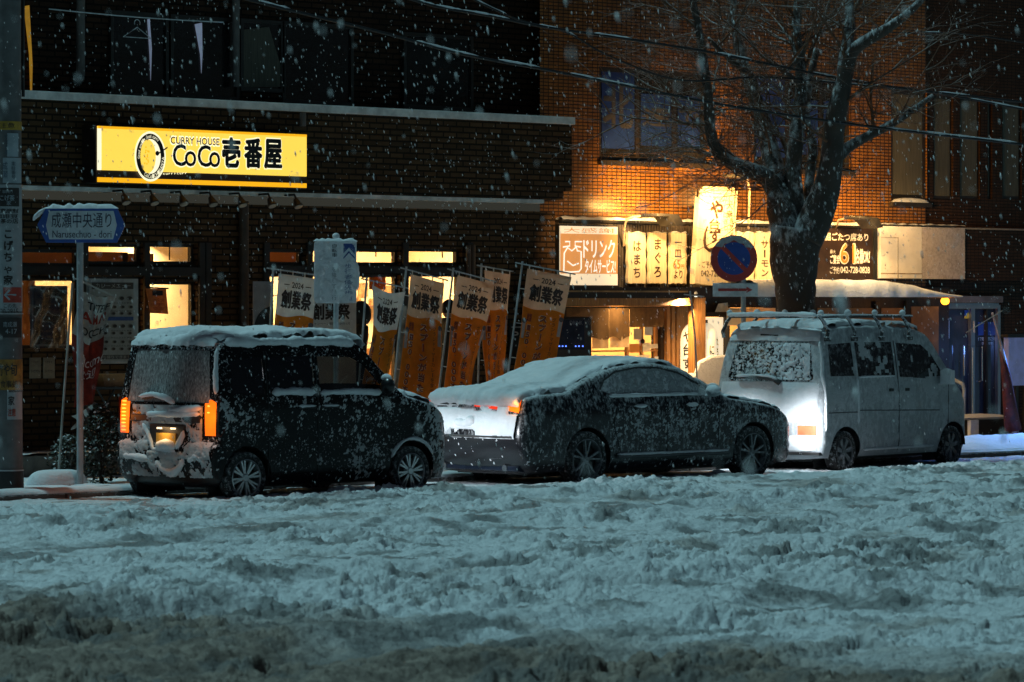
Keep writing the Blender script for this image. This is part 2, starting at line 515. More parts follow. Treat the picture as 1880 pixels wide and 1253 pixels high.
def build_road():
    rows, v0 = [], 12.0
    d = 10.5
    ds = []
    while d < 60:
        ds.append(d); d += .06 if d < 14 else (.017 + .00070 * (d - 13) if d < 49 else .25)
    ds = np.array(ds)
    ks = np.concatenate([np.linspace(-.36, -.156, 90), np.linspace(-.155, .155, 740), np.linspace(.156, .36, 90)])
    D, K = np.meshgrid(ds, ks, indexing='ij')
    X = D * ST + K * D * CT; Y = D * CT - K * D * ST
    Z = road_height(X, Y)
    nr, nc = D.shape
    idx = np.arange(nr * nc).reshape(nr, nc)
    q = np.stack([idx[:-1, :-1], idx[:-1, 1:], idx[1:, 1:], idx[1:, :-1]], -1).reshape(-1, 4)
    yc = (Y[:-1, :-1] + Y[1:, 1:]).reshape(-1) / 2
    q = q[yc < KERB_Y + .03]
    me = bpy.data.meshes.new('road')
    me.vertices.add(nr * nc); me.vertices.foreach_set('co', np.stack([X, Y, Z], -1).reshape(-1).astype(np.float32))
    me.loops.add(len(q) * 4); me.loops.foreach_set('vertex_index', q.reshape(-1).astype(np.int32))
    me.polygons.add(len(q)); me.polygons.foreach_set('loop_start', np.arange(0, len(q) * 4, 4, dtype=np.int32))
    me.polygons.foreach_set('use_smooth', np.ones(len(q), bool))
    # slush brown from dirt and painted street-lamp falloff, and its wetness, by place
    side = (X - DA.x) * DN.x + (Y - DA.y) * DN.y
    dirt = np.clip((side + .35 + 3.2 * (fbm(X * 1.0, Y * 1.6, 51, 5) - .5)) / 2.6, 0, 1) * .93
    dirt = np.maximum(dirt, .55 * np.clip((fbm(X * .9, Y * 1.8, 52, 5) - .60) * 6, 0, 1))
    wet = np.clip((fbm(X * 2.2, Y * 3.2, 53, 5) - .54) * 7, 0, 1) * .75
    for y0, seed in ((17.3, 2), (19.2, 3), (21.2, 4), (26.3, 6)):
        yy = y0 + .35 * np.sin(X * .30 + {17.3: 1, 19.2: 2, 21.2: .5, 26.3: 4}[y0]) + .5 * (fbm(X * .5, 0 * X + seed * 3.3, 40 + seed, 3) - .5) + .05 * (X - 20) * (0.6 - y0 / 40)
        wet = np.maximum(wet, .8 * np.exp(-(np.abs(Y - yy) / .3) ** 4) * np.clip((fbm(X * .7, Y * 2, 54 + seed, 3) - .42) * 6, 0, 1))
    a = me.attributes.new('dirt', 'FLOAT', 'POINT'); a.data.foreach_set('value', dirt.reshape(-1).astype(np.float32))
    a = me.attributes.new('wet', 'FLOAT', 'POINT'); a.data.foreach_set('value', wet.reshape(-1).astype(np.float32))
    me.update(calc_edges=True); me.validate()
    m, nt, p = new_mat('slush')
    A = nt.nodes.new('ShaderNodeAttribute'); A.attribute_name = 'dirt'
    B = nt.nodes.new('ShaderNodeAttribute'); B.attribute_name = 'wet'
    f = ramp(nt, noise_tex(nt, 5, 6, .65), .32, .72)
    clean = mixcol(nt, f, (.62, .65, .67), (.80, .82, .84))
    dirty_dimmed = mixcol(nt, f, (.115, .082, .058), (.36, .285, .225))
    wetc = (.16, .16, .155)
    c = mixcol(nt, A.outputs['Fac'], clean, dirty_dimmed)
    c = mixcol(nt, B.outputs['Fac'], c, wetc)
    c = mixcol(nt, maths(nt, 'MULTIPLY', ramp(nt, noise_tex(nt, 9, 7, .7), .60, .72), .55), c, (.20, .20, .195))
    nt.links.new(c, p.inputs['Base Color'])
    nt.links.new(maths(nt, 'SUBTRACT', .75, maths(nt, 'MULTIPLY', B.outputs['Fac'], .45)), p.inputs['Roughness'])
    p.inputs['Specular IOR Level'].default_value = .3
    b = N(nt, 'ShaderNodeBump'); b.inputs['Strength'].default_value = .8; b.inputs['Distance'].default_value = .04
    nt.links.new(maths(nt, 'ADD', noise_tex(nt, 18, 8, .68), maths(nt, 'MULTIPLY', noise_tex(nt, 46, 6, .7), .2)), b.inputs['Height']); nt.links.new(b.outputs[0], p.inputs['Normal'])
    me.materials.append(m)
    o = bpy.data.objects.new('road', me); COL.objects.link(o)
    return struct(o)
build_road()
struct(MB().box(-150, 200, -150, KERB_Y + .05, -.9, -.28).build('ground', snow_mat('far_snow', (.6, .62, .64))))

def sheet(name, x0, x1, y0, y1, z, amp, step, m, seed, lump=2.2):
    nx, ny = int((x1 - x0) / step), int((y1 - y0) / step)
    xs, ys = np.linspace(x0, x1, nx + 1), np.linspace(y0, y1, ny + 1)
    X, Y = np.meshgrid(xs, ys, indexing='ij')
    Z = z + amp * (fbm(X * .9, Y * .9, seed, 3) - .5) + amp * .7 * clods(X * lump, Y * lump, seed + 3) * fbm(X, Y, seed + 9, 2)
    b = MB(); b.v = list(map(tuple, np.stack([X, Y, Z], -1).reshape(-1, 3)))
    b.f = [(i * (ny + 1) + j, (i + 1) * (ny + 1) + j, (i + 1) * (ny + 1) + j + 1, i * (ny + 1) + j + 1) for i in range(nx) for j in range(ny)]
    return b.build(name, m, smooth='all')
struct(sheet('pavement', 20, 62, KERB_Y + .02, FY + .6, PAVE_Z, .06, .08, SNOW, 5))
# kerb stones with snow lying on them
kb = MB()
x = 20.0
while x < 62:
    kb.box(x, x + .98, KERB_Y - .06, KERB_Y + .12, -.3, PAVE_Z - .03); x += 1.0
struct(kb.build('kerb', snowy('kerb_stone', (.17, .15, .14), .8, cover=.38, up=.35, scale=9), bevel=.015))
def snow_ridge(name, x0, x1, yc, zc, w, h, seed, m=SNOW, n=None, sag=0):
    n = n or int((x1 - x0) / .05)
    def f(u, v):
        X = x0 + (x1 - x0) * u
        a = math.pi * v
        e = min(1, min(u, 1 - u) * (x1 - x0) / (h * 1.2) + .02) ** .5
        k = (.75 + .5 * float(fbm(X * 2.5, v * 2 + seed, seed, 3))) * e
        return (X, yc - math.cos(a) * w * (.7 + .3 * k), zc + math.sin(a) * h * k)
    return MB().grid(n, 8, f).build(name, m, smooth='all')
struct(snow_ridge('kerb_snow', 20, 62, KERB_Y + .05, PAVE_Z - .03, .13, .06, 8))
# blue-white heap pushed up along the pavement past the van
struct(MB().grid(80, 16, lambda u, v: (39.6 + 9 * u, 32.9 + 2.2 * v, PAVE_Z - .05 + .20 * math.sin(math.pi * min(1, v * 1.0 + .02)) ** .6 * (.7 + .5 * float(fbm(u * 30, v * 7, 4, 4))))).build('snow_bank', SNOW, smooth='all'))
# ------------------------------------------------------------------ buildings
def wall_holes(name, x0, x1, z0, z1, holes, Y, m, parent, depth=.18):
    """a wall facing the street with real openings and their reveals"""
    xs = sorted({x0, x1, *[h[0] for h in holes], *[h[1] for h in holes]})
    zs = sorted({z0, z1, *[h[2] for h in holes], *[h[3] for h in holes]})
    xs = [x for x in xs if x0 <= x <= x1]; zs = [z for z in zs if z0 <= z <= z1]
    b = MB()
    for i in range(len(xs) - 1):
        for j in range(len(zs) - 1):
            cx, cz = (xs[i] + xs[i + 1]) / 2, (zs[j] + zs[j + 1]) / 2
            if any(h[0] < cx < h[1] and h[2] < cz < h[3] for h in holes): continue
            b.add([(xs[i], Y, zs[j]), (xs[i + 1], Y, zs[j]), (xs[i + 1], Y, zs[j + 1]), (xs[i], Y, zs[j + 1])], [(0, 1, 2, 3)])
    for a, c, d, e in holes:
        P = [(a, d), (c, d), (c, e), (a, e)]
        for k in range(4):
            p, q = P[k], P[(k + 1) % 4]
            b.add([(p[0], Y, p[1]), (q[0], Y, q[1]), (q[0], Y + depth, q[1]), (p[0], Y + depth, p[1])], [(0, 1, 2, 3)])
    me = bpy.data.meshes.new(name)
    me.from_pydata(b.v, [], b.f)
    return finish(name, me, m, parent)

def window(name, a, c, d, e, Y, parent, mf, mg, bar=.045, rails=(), mull=(), inset=.07, pane=True):
    """frame bars inside an opening and one pane behind them"""
    b = MB()
    y0, y1 = Y + inset, Y + inset + .05
    b.box(a, a + bar, y0, y1, d, e); b.box(c - bar, c, y0, y1, d, e)
    b.box(a + bar, c - bar, y0 + .001, y1 - .001, d, d + bar); b.box(a + bar, c - bar, y0 + .001, y1 - .001, e - bar, e)
    for r in rails: b.box(a + bar, c - bar, y0 + .002, y1 - .002, r - bar / 2, r + bar / 2)
    for r in mull: b.box(r - bar / 2, r + bar / 2, y0 + .003, y1 - .003, d + bar, e - bar)
    f = b.build(name, mf, parent)
    if pane:
        MB().box(a + .01, c - .01, y0 + .02, y0 + .026, d + .01, e - .01).build('pane', mg, f)
    return f

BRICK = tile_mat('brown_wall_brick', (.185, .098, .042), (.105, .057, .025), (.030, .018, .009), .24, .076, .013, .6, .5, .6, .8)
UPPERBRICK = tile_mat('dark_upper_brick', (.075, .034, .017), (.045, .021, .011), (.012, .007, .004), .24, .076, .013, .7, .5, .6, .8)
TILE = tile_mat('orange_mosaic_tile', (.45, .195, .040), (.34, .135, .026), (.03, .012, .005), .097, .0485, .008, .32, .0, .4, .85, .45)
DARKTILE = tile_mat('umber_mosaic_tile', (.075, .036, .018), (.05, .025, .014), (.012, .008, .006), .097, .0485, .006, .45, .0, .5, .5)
FRAME = mat('bronze_window_frame', (.018, .013, .010), .45)
CONC = mat('painted_concrete_ledge', (.74, .75, .72), .8, 0, .25, 4)
CLEAR = glass_mat('clear_window_glass', (.95, .93, .88), .05)
DARKGLASS = mat('dark_window_glass', (.014, .014, .015), .12, 0, .3, 2)
CURTAIN = mat('grey_green_curtain', (.085, .080, .060), .8, 0, .25, 5, stretch=(9, 9, .5))

cb = wthing('restaurant_building', 'brown brick curry restaurant building with a pale parapet ledge and warm lit shop windows', 'building', (30, FY + 2, 0))
X0 = at(-160, 500, FY).x; X1 = at(1019, 500, FY).x
opens = []
for q in ((35, 148, 458, 489), (160, 262, 448, 486), (275, 361, 448, 486), (493, 560, 458, 487), (573, 735, 457, 487), (750, 848, 457, 487),
          (35, 148, 510, 640), (160, 262, 508, 666), (271, 362, 517, 745), (493, 560, 503, 745), (573, 735, 503, 745), (750, 850, 503, 745)):
    opens.append(span(*q, FY))
wall_holes('wall', X0, X1, -.1, 3.38, opens, FY, BRICK, cb)
MB().add([(X1, FY, -.1), (X1, FY, 3.38), (X1, FY + .6, 3.38), (X1, FY + .6, -.1)], [(0, 1, 2, 3)]).build('end_wall', BRICK, cb)
for i, o in enumerate(opens):
    window('shop_window', *o, FY, cb, FRAME, CLEAR, .04, mull=((o[0] + o[1]) / 2,) if i in (10,) else ())
# black lintel band between transoms and windows, and the dark sill wall
for q in ((30, 365, 490, 506), (488, 852, 489, 502)):
    a, c, d, e = span(*q, FY); MB().box(a, c, FY - .05, FY - .003, d, e).build('lintel', FRAME, cb)
for px in (154, 267, 368, 380, 487, 566, 742, 860):
    a, c, d, e = span(px - 5, px + 5, 446, 830, FY); MB().box(a, c, FY - .04, FY - .004, .0, e).build('window_post', FRAME, cb)
# parapet that stands out over the shop front
PY = FY - .18
px1 = at(1050, 300, PY).x
z365, z180 = at(800, 361, PY).z, at(600, 208, PY).z
ZL, ZP = z365, z180
MB().box(X0, px1, PY, FY + .7, ZL + .12, ZP).build('parapet', BRICK, cb)
MB().box(X0, px1 - .16, PY + .004, FY + .69, ZL, ZL + .12).build('parapet_foot', BRICK, cb)
MB().box(X0, px1 - .55, PY - .015, FY - .002, ZL - .055, ZL - .004).build('string_course', CONC, cb)
MB().box(X0, px1 + .02, PY - .05, FY + .8, ZP, ZP + .10).build('ledge', CONC, cb, bevel=.008)
UY = FY + .55
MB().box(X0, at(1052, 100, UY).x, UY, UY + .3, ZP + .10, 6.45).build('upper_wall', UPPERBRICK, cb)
MB().box(X0, at(1052, 100, UY).x, UY + .301, UY + 6, 6.2, 6.4).build('roof', CONC, cb)
# second storey: windows, balcony pipes, drying line
def flat_window(q, Y, parent, m, fr=.05, name='upper_window'):
    a, c, d, e = span(*q, Y)
    b = MB()
    b.box(a - fr, a, Y - .05, Y, d - fr, e + fr); b.box(c, c + fr, Y - .05, Y, d - fr, e + fr)
    b.box(a, c, Y - .049, Y, d - fr, d); b.box(a, c, Y - .049, Y, e, e + fr)
    f = b.build(name, FRAME, parent)
    MB().box(a, c, Y - .02, Y - .006, d, e).build('pane', m, f)
    return f
flat_window((205, 300, 30, 172), UY, cb, DARKGLASS); flat_window((315, 430, 38, 176), UY, cb, DARKGLASS)
flat_window((520, 640, 50, 186), UY, cb, DARKGLASS); flat_window((742, 860, 70, 195), UY, cb, DARKGLASS)
wf = flat_window((443, 512, 44, 162), UY, cb, DARKGLASS)
def quad_px(pts, Y, m, parent, name, t=.01):
    P = [at(x, y, Y) for x, y in pts]
    return MB().prism([(p.x, p.z) for p in P], lambda a, b, h: (a, Y + h, b), 0, t).build(name, m, parent)
quad_px([(447, 55), (494, 50), (515, 120), (515, 160), (447, 160)], UY - .04, CURTAIN, wf, 'curtain', .008)
LITGAP = mat('blue_white_lit_room', (.55, .62, .85), .6, emit=.16, var=.2)
LITAMB = mat('amber_lit_stairwell', (.75, .36, .03), .6, emit=.30, var=.3)
quad_px([(358, 45), (371, 42), (372, 100), (370, 135), (368, 100)], UY - .04, LITGAP, wf, 'lit_gap')
quad_px([(271, 36), (275, 35), (279, 90), (277, 148), (275, 100)], UY - .04, LITGAP, wf, 'lit_gap')
quad_px([(44, 12), (54, 10), (60, 120), (59, 166), (56, 166), (54, 100)], UY - .04, LITAMB, wf, 'lit_slit')
for px, y1, r in ((148, 140, .055), (433, 160, .05), (556, 232, .04)):
    p = at(px, y1, PY - .12 if px == 556 else UY - .12); 
    top = 6.4 if px != 556 else ZP - .02
    MB().tube([p, (p.x, p.y, top)], r, 10).build('drainpipe', mat('grey_pipe', (.13, .12, .11), .5), cb, smooth=True)
for px, y0 in ((448, 370), (860, 450), (868, 450)):
    p = at(px, y0, FY - .07); MB().tube([(p.x, p.y, .1), p], .035 if px > 500 else .06, 10).build('drainpipe', mat('brown_pipe', (.07, .045, .03), .5), cb, smooth=True)
ln = [at(90 + 320 * t, 17 + 24 * t + 3 * math.sin(t * 3), UY - .5) for t in np.linspace(0, 1, 9)]
tag(MB().tube(ln, .008, 5).build('laundry_pole', STEEL), 'thin drying pole running under the upper left windows', 'laundry pole')
hg = at(252, 46, UY - .5)
hb = MB(); hb.tube([(hg.x + .045 * math.cos(a), hg.y, hg.z + .02 + .045 * math.sin(a)) for a in np.linspace(-.4, 3.6, 9)], .005, 5)
hb.tube([(hg.x, hg.y, hg.z - .03), (hg.x - .22, hg.y, hg.z - .16), (hg.x + .22, hg.y, hg.z - .16), (hg.x, hg.y, hg.z - .03)], .006, 5)
tag(hb.build('clothes_hanger', STEEL), 'wire clothes hanger hanging by the dark upper window', 'hanger')
# room behind the shop front
CREAM = mat('cream_plaster', (.80, .70, .52), .8, 0, .05, 2)
ORANGE = mat('orange_panel', (.62, .24, .045), .7, 0, .12, 2)
RX0, RX1, RY, RZ = X0 + .1, X1 - .3, 39.4, 3.0
MB().box(RX0, RX1, RY, RY + .1, 0, RZ).build('interior_wall', CREAM, cb)
MB().box(RX0, RX1, FY + .2, RY, RZ, RZ + .1).build('ceiling', CREAM, cb)
MB().box(RX0, RX1, FY + .2, RY, .25, .35).build('interior_floor', mat('shop_floor', (.25, .16, .09), .5), cb)
MB().box(RX0 - .1, RX0, FY + .2, RY, .3, RZ).build('interior_wall', CREAM, cb); MB().box(RX1, RX1 + .1, FY + .2, RY, .3, RZ).build('interior_wall', CREAM, cb)
for q in ((30, 152, 455, 492), (150, 235, 463, 490), (225, 282, 466, 492), (488, 566, 455, 490), (30, 64, 505, 660)):
    a, c, d, e = span(*q, FY + .5); MB().box(a, c, FY + .5, FY + .53, d, e).build('orange_panel', ORANGE, cb)
a, c, d, e = span(362, 492, 440, 830, FY + .25); MB().box(a, c, FY + .25, RY, .35, RZ - .01).build('partition', CREAM, cb)
def area(name, loc, target, size, power, color, sy=None):
    l = bpy.data.lights.new(name, 'AREA'); l.energy = power; l.size = size; l.color = color
    if sy: l.shape = 'RECTANGLE'; l.size_y = sy
    o = bpy.data.objects.new(name, l); COL.objects.link(o); o.location = loc
    o.rotation_euler = (Vector(target) - Vector(loc)).to_track_quat('-Z', 'Y').to_euler()
    return o
def point(name, loc, power, color, r=.05):
    l = bpy.data.lights.new(name, 'POINT'); l.energy = power; l.color = color; l.shadow_soft_size = r
    o = bpy.data.objects.new(name, l); COL.objects.link(o); o.location = loc; return o
def spot(name, loc, target, power, color, angle, blend=.4, r=.05, squash=1.0):
    l = bpy.data.lights.new(name, 'SPOT'); l.energy = power; l.color = color; l.spot_size = R(angle); l.spot_blend = blend; l.shadow_soft_size = r
    o = bpy.data.objects.new(name, l); COL.objects.link(o); o.location = loc
    o.rotation_euler = (Vector(target) - Vector(loc)).to_track_quat('-Z', 'Y').to_euler(); o.scale = (1, squash, 1); return o
WARM = (1.0, .68, .33)
WOODI = mat('shop_wood', (.26, .12, .045), .5, 0, .3, 6)
JARM = mat('shelf_jar', (.28, .16, .08), .3, 0, .6, 30)
POSTI = mat('framed_print', (.34, .20, .10), .6, 0, .6, 16)
LAMP = mat('ceiling_lamp_diffuser', (1, .85, .6), .6, emit=2.0, var=.02)
for px, pw in ((90, 75), (215, 85), (318, 110), (525, 75), (650, 130), (790, 140)):
    p = at(px, 470, 37.9)
    MB().box(p.x - .3, p.x + .3, 37.85, 38.05, RZ - .06, RZ - .002).build('ceiling_lamp', LAMP, cb)
    area('room_light', (p.x, 37.95, RZ - .09), (p.x, 38.6, 1.0), .6, pw, WARM)

# a counter, shelves and hanging lamps seen through the glass
for px, py in ((311, 478), (690, 472), (812, 474)):
    p = at(px, py, 37.3); pm = MB(); pm.tube([(p.x, 37.3, RZ - .01), (p.x, 37.3, p.z)], .010, 6)
    pm.build('lamp_chain', DARK, cb)
for px0, px1, py in ((655, 735, 560), (752, 846, 575), (575, 640, 590)):
    a, c, d, e = span(px0, px1, py, py + 4, 39.2); MB().box(a, c, 39.1, 39.38, d, e).build('wall_shelf', WOODI, cb)
    jb = MB(); x = a + .08
    while x < c - .08:
        h = rnd.uniform(.08, .2); jb.lathe([(.001, 0), (rnd.uniform(.03, .05), 0), (.04, h * .7), (.02, h), (.001, h)], (x, 39.25, e), 'Z', 10); x += rnd.uniform(.12, .3)
    jb.build('shelf_jars', JARM, cb)
a, c, d, e = span(575, 850, 640, 760, 38.6); MB().box(a, c, 38.5, 38.8, .36, e).build('counter', WOODI, cb)
for px0, px1, py0, py1 in ((660, 676, 520, 545), (700, 722, 525, 540), (765, 780, 520, 548), (282, 296, 540, 556)):
    wall_rect(px0, px1, py0, py1, 39.36, POSTI, cb, 'wall_picture', .03)

# shop step with snow on its edge
struct(MB().box(X0, X1 + .3, STEP_Y, FY - .001, -.1, STEP_Z - .03).build('step', mat('step_stone', (.16, .13, .11), .7, 0, .3), bevel=.01))
struct(sheet('step_snow', X0, X1 + .3, STEP_Y - .02, STEP_Y + .55, STEP_Z - .015, .03, .07, SNOW, 15, 5))

# ------------------------------------------------------------------ lit shop sign
YEL = mat('lit_yellow_acrylic', (.5, .3, .03), .4, emit=1.08, ecol=(1.0, .67, .085), var=.05, scale=3)
YEL2 = mat('lit_yellow_edge', (1.0, .46, .01), .4, emit=.95, ecol=(1.0, .46, .008), var=.03)
HALO = mat('lit_pale_halo', (1.0, .93, .68), .4, emit=1.05, ecol=(1.0, .92, .62), var=.02)
BRN = mat('dark_brown_sign_band', (.020, .010, .006), .5)
SY = PY - .30
sg = wthing('shop_sign', 'long yellow lit sign with ring emblem and black lettering on the brown brick parapet', 'sign', at(372, 290, PY))
def srect(q, Y, m, name, t=.02, parent=None): return wall_rect(*q, Y, m, parent or sg, name, t)
a, b_ = at(180, 290, SY), at(563, 290, SY)
zt0, zb0 = at(180, 231, SY).z, at(183, 336, SY).z
zt1, zb1 = at(563, 249, SY).z, at(563, 344, SY).z
# sign box: parallel edges in the street, so one top and one bottom height
ZT, ZB = (zt0 + zt1) / 2, (zb0 + zb1) / 2
XA, XB = a.x, b_.x
HS = ZT - ZB
MB().box(XA - .02, XB + .02, SY + .02, PY - .002, ZB - .01, ZT + .01).build('housing', BRN, sg, bevel=.006)
z1 = ZB + .085 * HS; z2 = ZB + .215 * HS
MB().box(XA, XB, SY, SY + .018, z2, ZT).build('panel', YEL, sg)
MB().box(XA, XB, SY - .004, SY + .014, ZT - .04 * HS, ZT + .004).build('panel_edge', YEL2, sg)
MB().box(XA - .004, XA + .015 * (XB - XA), SY - .003, SY + .013, z2, ZT - .04 * HS).build('panel_edge', HALO, sg)
MB().box(XA, XB, SY, SY + .018, ZB, z1).build('lower_strip', YEL2, sg)
W_ = XB - XA
def sfn(off): return lambda u, v: (XA + u * W_, SY - off, ZB + v * HS)
def stext(s, u0, u1, v0, v1, m=INK, bold=.02, halo=.045):
    if halo:
        mb = MB(); put_text(mb, s, sfn(.003), u0 - .003, u1 + .003, v0 - .025, v1 + .025, bold + halo); mb.build('lettering_halo', HALO, sg)
    mb = MB(); put_text(mb, s, sfn(.006), u0, u1, v0, v1, bold); mb.build('lettering', m, sg)
# positions along the sign: (px-180)/383 across, 1-(y-top)/height up
stext('CURRY HOUSE', .335, .568, .735, .865, mat('navy_lettering', (.01, .015, .03), .5), .03, .05)
stext('C', .345, .408, .33, .735, INK, .03); stext('o', .402, .457, .33, .615, INK, .03)
stext('C', .463, .527, .33, .735, INK, .03); stext('o', .518, .572, .33, .615, INK, .03)
for ch, u0 in (('壱', .580), ('番', .687), ('屋', .785)): stext(ch, u0, u0 + .092, .33, .90, INK, .055, .04)
# ring emblem: white rim, dark ring, pale plate with a spoon
def ring(uc, vc, ru, rv, off, m, name, inner=None, n=48, a0=0, a1=2 * math.pi):
    f = sfn(off); mb = MB()
    if inner is None:
        mb.add([f(uc + ru * math.cos(2 * math.pi * k / n), vc + rv * math.sin(2 * math.pi * k / n)) for k in range(n)], [tuple(range(n))])
    else:
        V = []
        for k in range(n + 1):
            a = a0 + (a1 - a0) * k / n
            V += [f(uc + ru * math.cos(a), vc + rv * math.sin(a)), f(uc + inner[0] * math.cos(a), vc + inner[1] * math.sin(a))]
        mb.add(V, [(2 * k, 2 * k + 1, 2 * k + 3, 2 * k + 2) for k in range(n)])
    return mb.build(name, m, sg)
EC = (.240, .49)
ring(*EC, .073, .455, .004, HALO, 'emblem_rim'); ring(*EC, .066, .415, .007, BRN, 'emblem_ring')
ring(*EC, .0475, .315, .010, HALO, 'emblem_plate')
ring(EC[0] - .012, EC[1], .036, .305, .0125, YEL, 'emblem_curry')
mb = MB(); f = sfn(.015)
for i in range(13):
    u, v = EC[0] - .030 + .024 * rnd.random(), EC[1] - .15 + .32 * rnd.random()
    mb.add([f(u + .0035 * math.cos(k), v + .018 * math.sin(k)) for k in np.linspace(0, 5.5, 8)], [tuple(range(8))])
mb.build('emblem_grain', YEL2, sg)
mb = MB(); f = sfn(.018)
mb.add([f(EC[0] + .030 + .009 * math.cos(k), EC[1] + .06 + .045 * math.sin(k)) for k in np.linspace(0, 6.1, 14)], [tuple(range(14))])
for q in ([(.034, .07), (.036, .045), (.078, .16), (.078, .19)],):
    mb.add([f(EC[0] + u, EC[1] + v) for u, v in q], [(0, 1, 2, 3)])
mb.build('emblem_spoon', INK, sg)
def arc_text(s, a0, a1, ru, rv, h, m):
    mb = MB(); f = sfn(.020); n = len(s)
    for i, ch in enumerate(s):
        if ch == ' ': continue
        a = a0 + (a1 - a0) * (i + .5) / n; da = abs(a1 - a0) / n * .42
        out = 1 if a1 < a0 else -1
        def g(u, v, a=a, da=da, out=out):
            t = a - out * (u - .5) * 2 * da; r = 1 + out * (v - .5) * h
            return f(EC[0] + ru * r * math.cos(t), EC[1] + rv * r * math.sin(t))
        V, F, _ = glyphs(ch); lo = .0; hi = 1 if ch.isupper() or ch in 'dl' else .72
        mb.add([g(v[0], lo + v[1] * (hi - lo)) for v in V], F)
    mb.build('emblem_lettering', HALO, sg)
arc_text('Good smell, Good curry', R(188), R(52), .057, .365, .17, HALO)
arc_text('CoCoICHIBANYA', R(238), R(360), .057, .365, .20, HALO)
mb = MB()
for i in range(9): put_text(mb, 'curry'[i % 5], sfn(.004), .300 + .013 * i, .308 + .013 * i, .165 + .003 * i, .195 + .003 * i, .03)
mb.build('small_lettering', HALO, sg)
# row of small spotlights under the sign
for i, px in enumerate((232, 284, 338, 392, 446, 500, 548)):
    p = at(px, 372 + i * 1.2, PY - .28)
    w = wthing('spotlight', 'small unlit brown spotlight on a short arm in the row under the yellow sign', 'spotlight', (p.x, FY - .02, p.z + .12), 'spotlights under the yellow sign')
    MB().tube([(p.x, FY - .01, p.z + .14), (p.x, PY - .2, p.z + .15), (p.x, p.y + .02, p.z + .05)], .014, 7).build('arm', DARK, w, smooth=True)
    MB().tube([(p.x, p.y + .06, p.z + .09), (p.x, p.y, p.z)], [.03, .06], 12).build('shade', mat('brown_enamel', (.05, .033, .022), .4), w, smooth=True)
    MB().tube([(p.x, p.y - .002, p.z - .006), (p.x, p.y - .006, p.z - .014)], [.055, .05], 12).build('lens', mat('frosted_lens', (.45, .42, .36), .4), w, smooth=True)
# ------------------------------------------------------------------ tavern building (tiled wall, timber ground floor)
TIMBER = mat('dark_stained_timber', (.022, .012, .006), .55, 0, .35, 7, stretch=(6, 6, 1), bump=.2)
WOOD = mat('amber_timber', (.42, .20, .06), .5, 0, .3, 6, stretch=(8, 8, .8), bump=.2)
PLASTER = mat('ochre_plaster', (.30, .15, .06), .85, 0, .2, 4, bump=.2)
tb = wthing('tavern_building', 'orange mosaic tiled building whose timber tavern front glows under flood lamps', 'building', (42, IY + 2, 0))
TX0, TX1 = X1 + .001, at(1700, 300, IY).x
ups = [span(1100, 1300, 128, 298, IY), span(1384, 1562, 140, 312, IY), span(1636, 1702, 166, 372, IY)]
TOPZ = 6.9
ZS0, ZS1 = at(1300, 528, IY).z, at(1300, 414, IY).z
wall_holes('wall', TX0, TX1, ZS0, TOPZ, ups, IY, TILE, tb, .14)
MB().box(TX0, TX1, IY + .16, IY + 6, TOPZ - .25, TOPZ - .02).build('roof', CONC, tb)
POSTER = mat('navy_poster_film', (.010, .030, .16), .4, 0, .3, 3)
PALE = mat('pale_poster_lettering', (.04, .04, .05), .6, 0, .15)
for o in ups:
    n = 2 if o is not ups[2] else 0
    ms = [o[0] + (o[1] - o[0]) * t for t in ((.36, .70) if n else ())]
    w = window('upper_window', *o, IY, tb, FRAME, DARKGLASS, .07, mull=ms, inset=.03)
    if n:
        xs = [o[0] + .07, *[m for m in ms], o[1] - .07]
        for k in range(3):
            x0, x1 = xs[k] + (.06 if k else 0) + .02, xs[k + 1] - .06
            zt = o[3] - (.07 if k == 0 else .35); zb = o[2] + .07 + (.10 if k == 0 else .16)
            MB().box(x0, x1, IY + .035, IY + .044, zb, zt).build('poster_film', POSTER, w)
            if o is ups[0]:
                mb = MB(); put_text(mb, '北達で'[k], lambda a, b: (a, IY + .032, b), x0 + .01, x1 - .02, zb + .28, zt - .18, .035)
                mb.build('poster_lettering', PALE, w)
    else:
        MB().box(o[0] + .08, o[1] - .08, IY + .03, IY + .044, o[2] + .12, o[3] - .07).build('curtain', CURTAIN, w)
    MB().box(o[0] - .04, o[1] + .04, IY - .07, IY - .002, o[2] - .07, o[2] - .001).build('sill', FRAME, w)
    if o is ups[2]:
        MB().grid(16, 6, lambda u, v, o=o: (o[0] + (o[1] - o[0]) * u, IY - .065 + .09 * v, o[2] + .0 + .07 * math.sin(math.pi * min(1, max(0, u))) ** .3 * math.sin(math.pi * v) ** .5)).build('sill_snow', SNOW, w, smooth='all')
# dark recessed strip behind the boards, snow line along the tile foot
GROOVE = mat('grey_ribbed_cladding', (.10, .085, .075), .5, .3, .3, 4, stretch=(26, 26, .3))
a, c, d, e = span(1026, 1612, 414, 530, IY - .08)
MB().box(a, c, IY - .08, IY - .002, d, e).build('cladding', GROOVE, tb)
rb = MB(); x = a + .03
while x < c - .05:
    rb.box(x, x + .022, IY - .095, IY - .081, d + .02, e - .02); x += .055
rb.build('cladding_ribs', GROOVE, tb)
MB().box(a - .02, c + .02, IY - .16, IY - .003, e + .001, e + .035).build('cladding_cap', DARK, tb)
MB().grid(110, 6, lambda u, v: (a + (c - a) * u, IY - .16 + .15 * v, e + .036 + .05 * math.sin(math.pi * v) ** .6 * (.6 + .6 * float(vnoise(u * 60, v * 2, 3))))).build('cladding_snow', SNOW, tb, smooth='all')
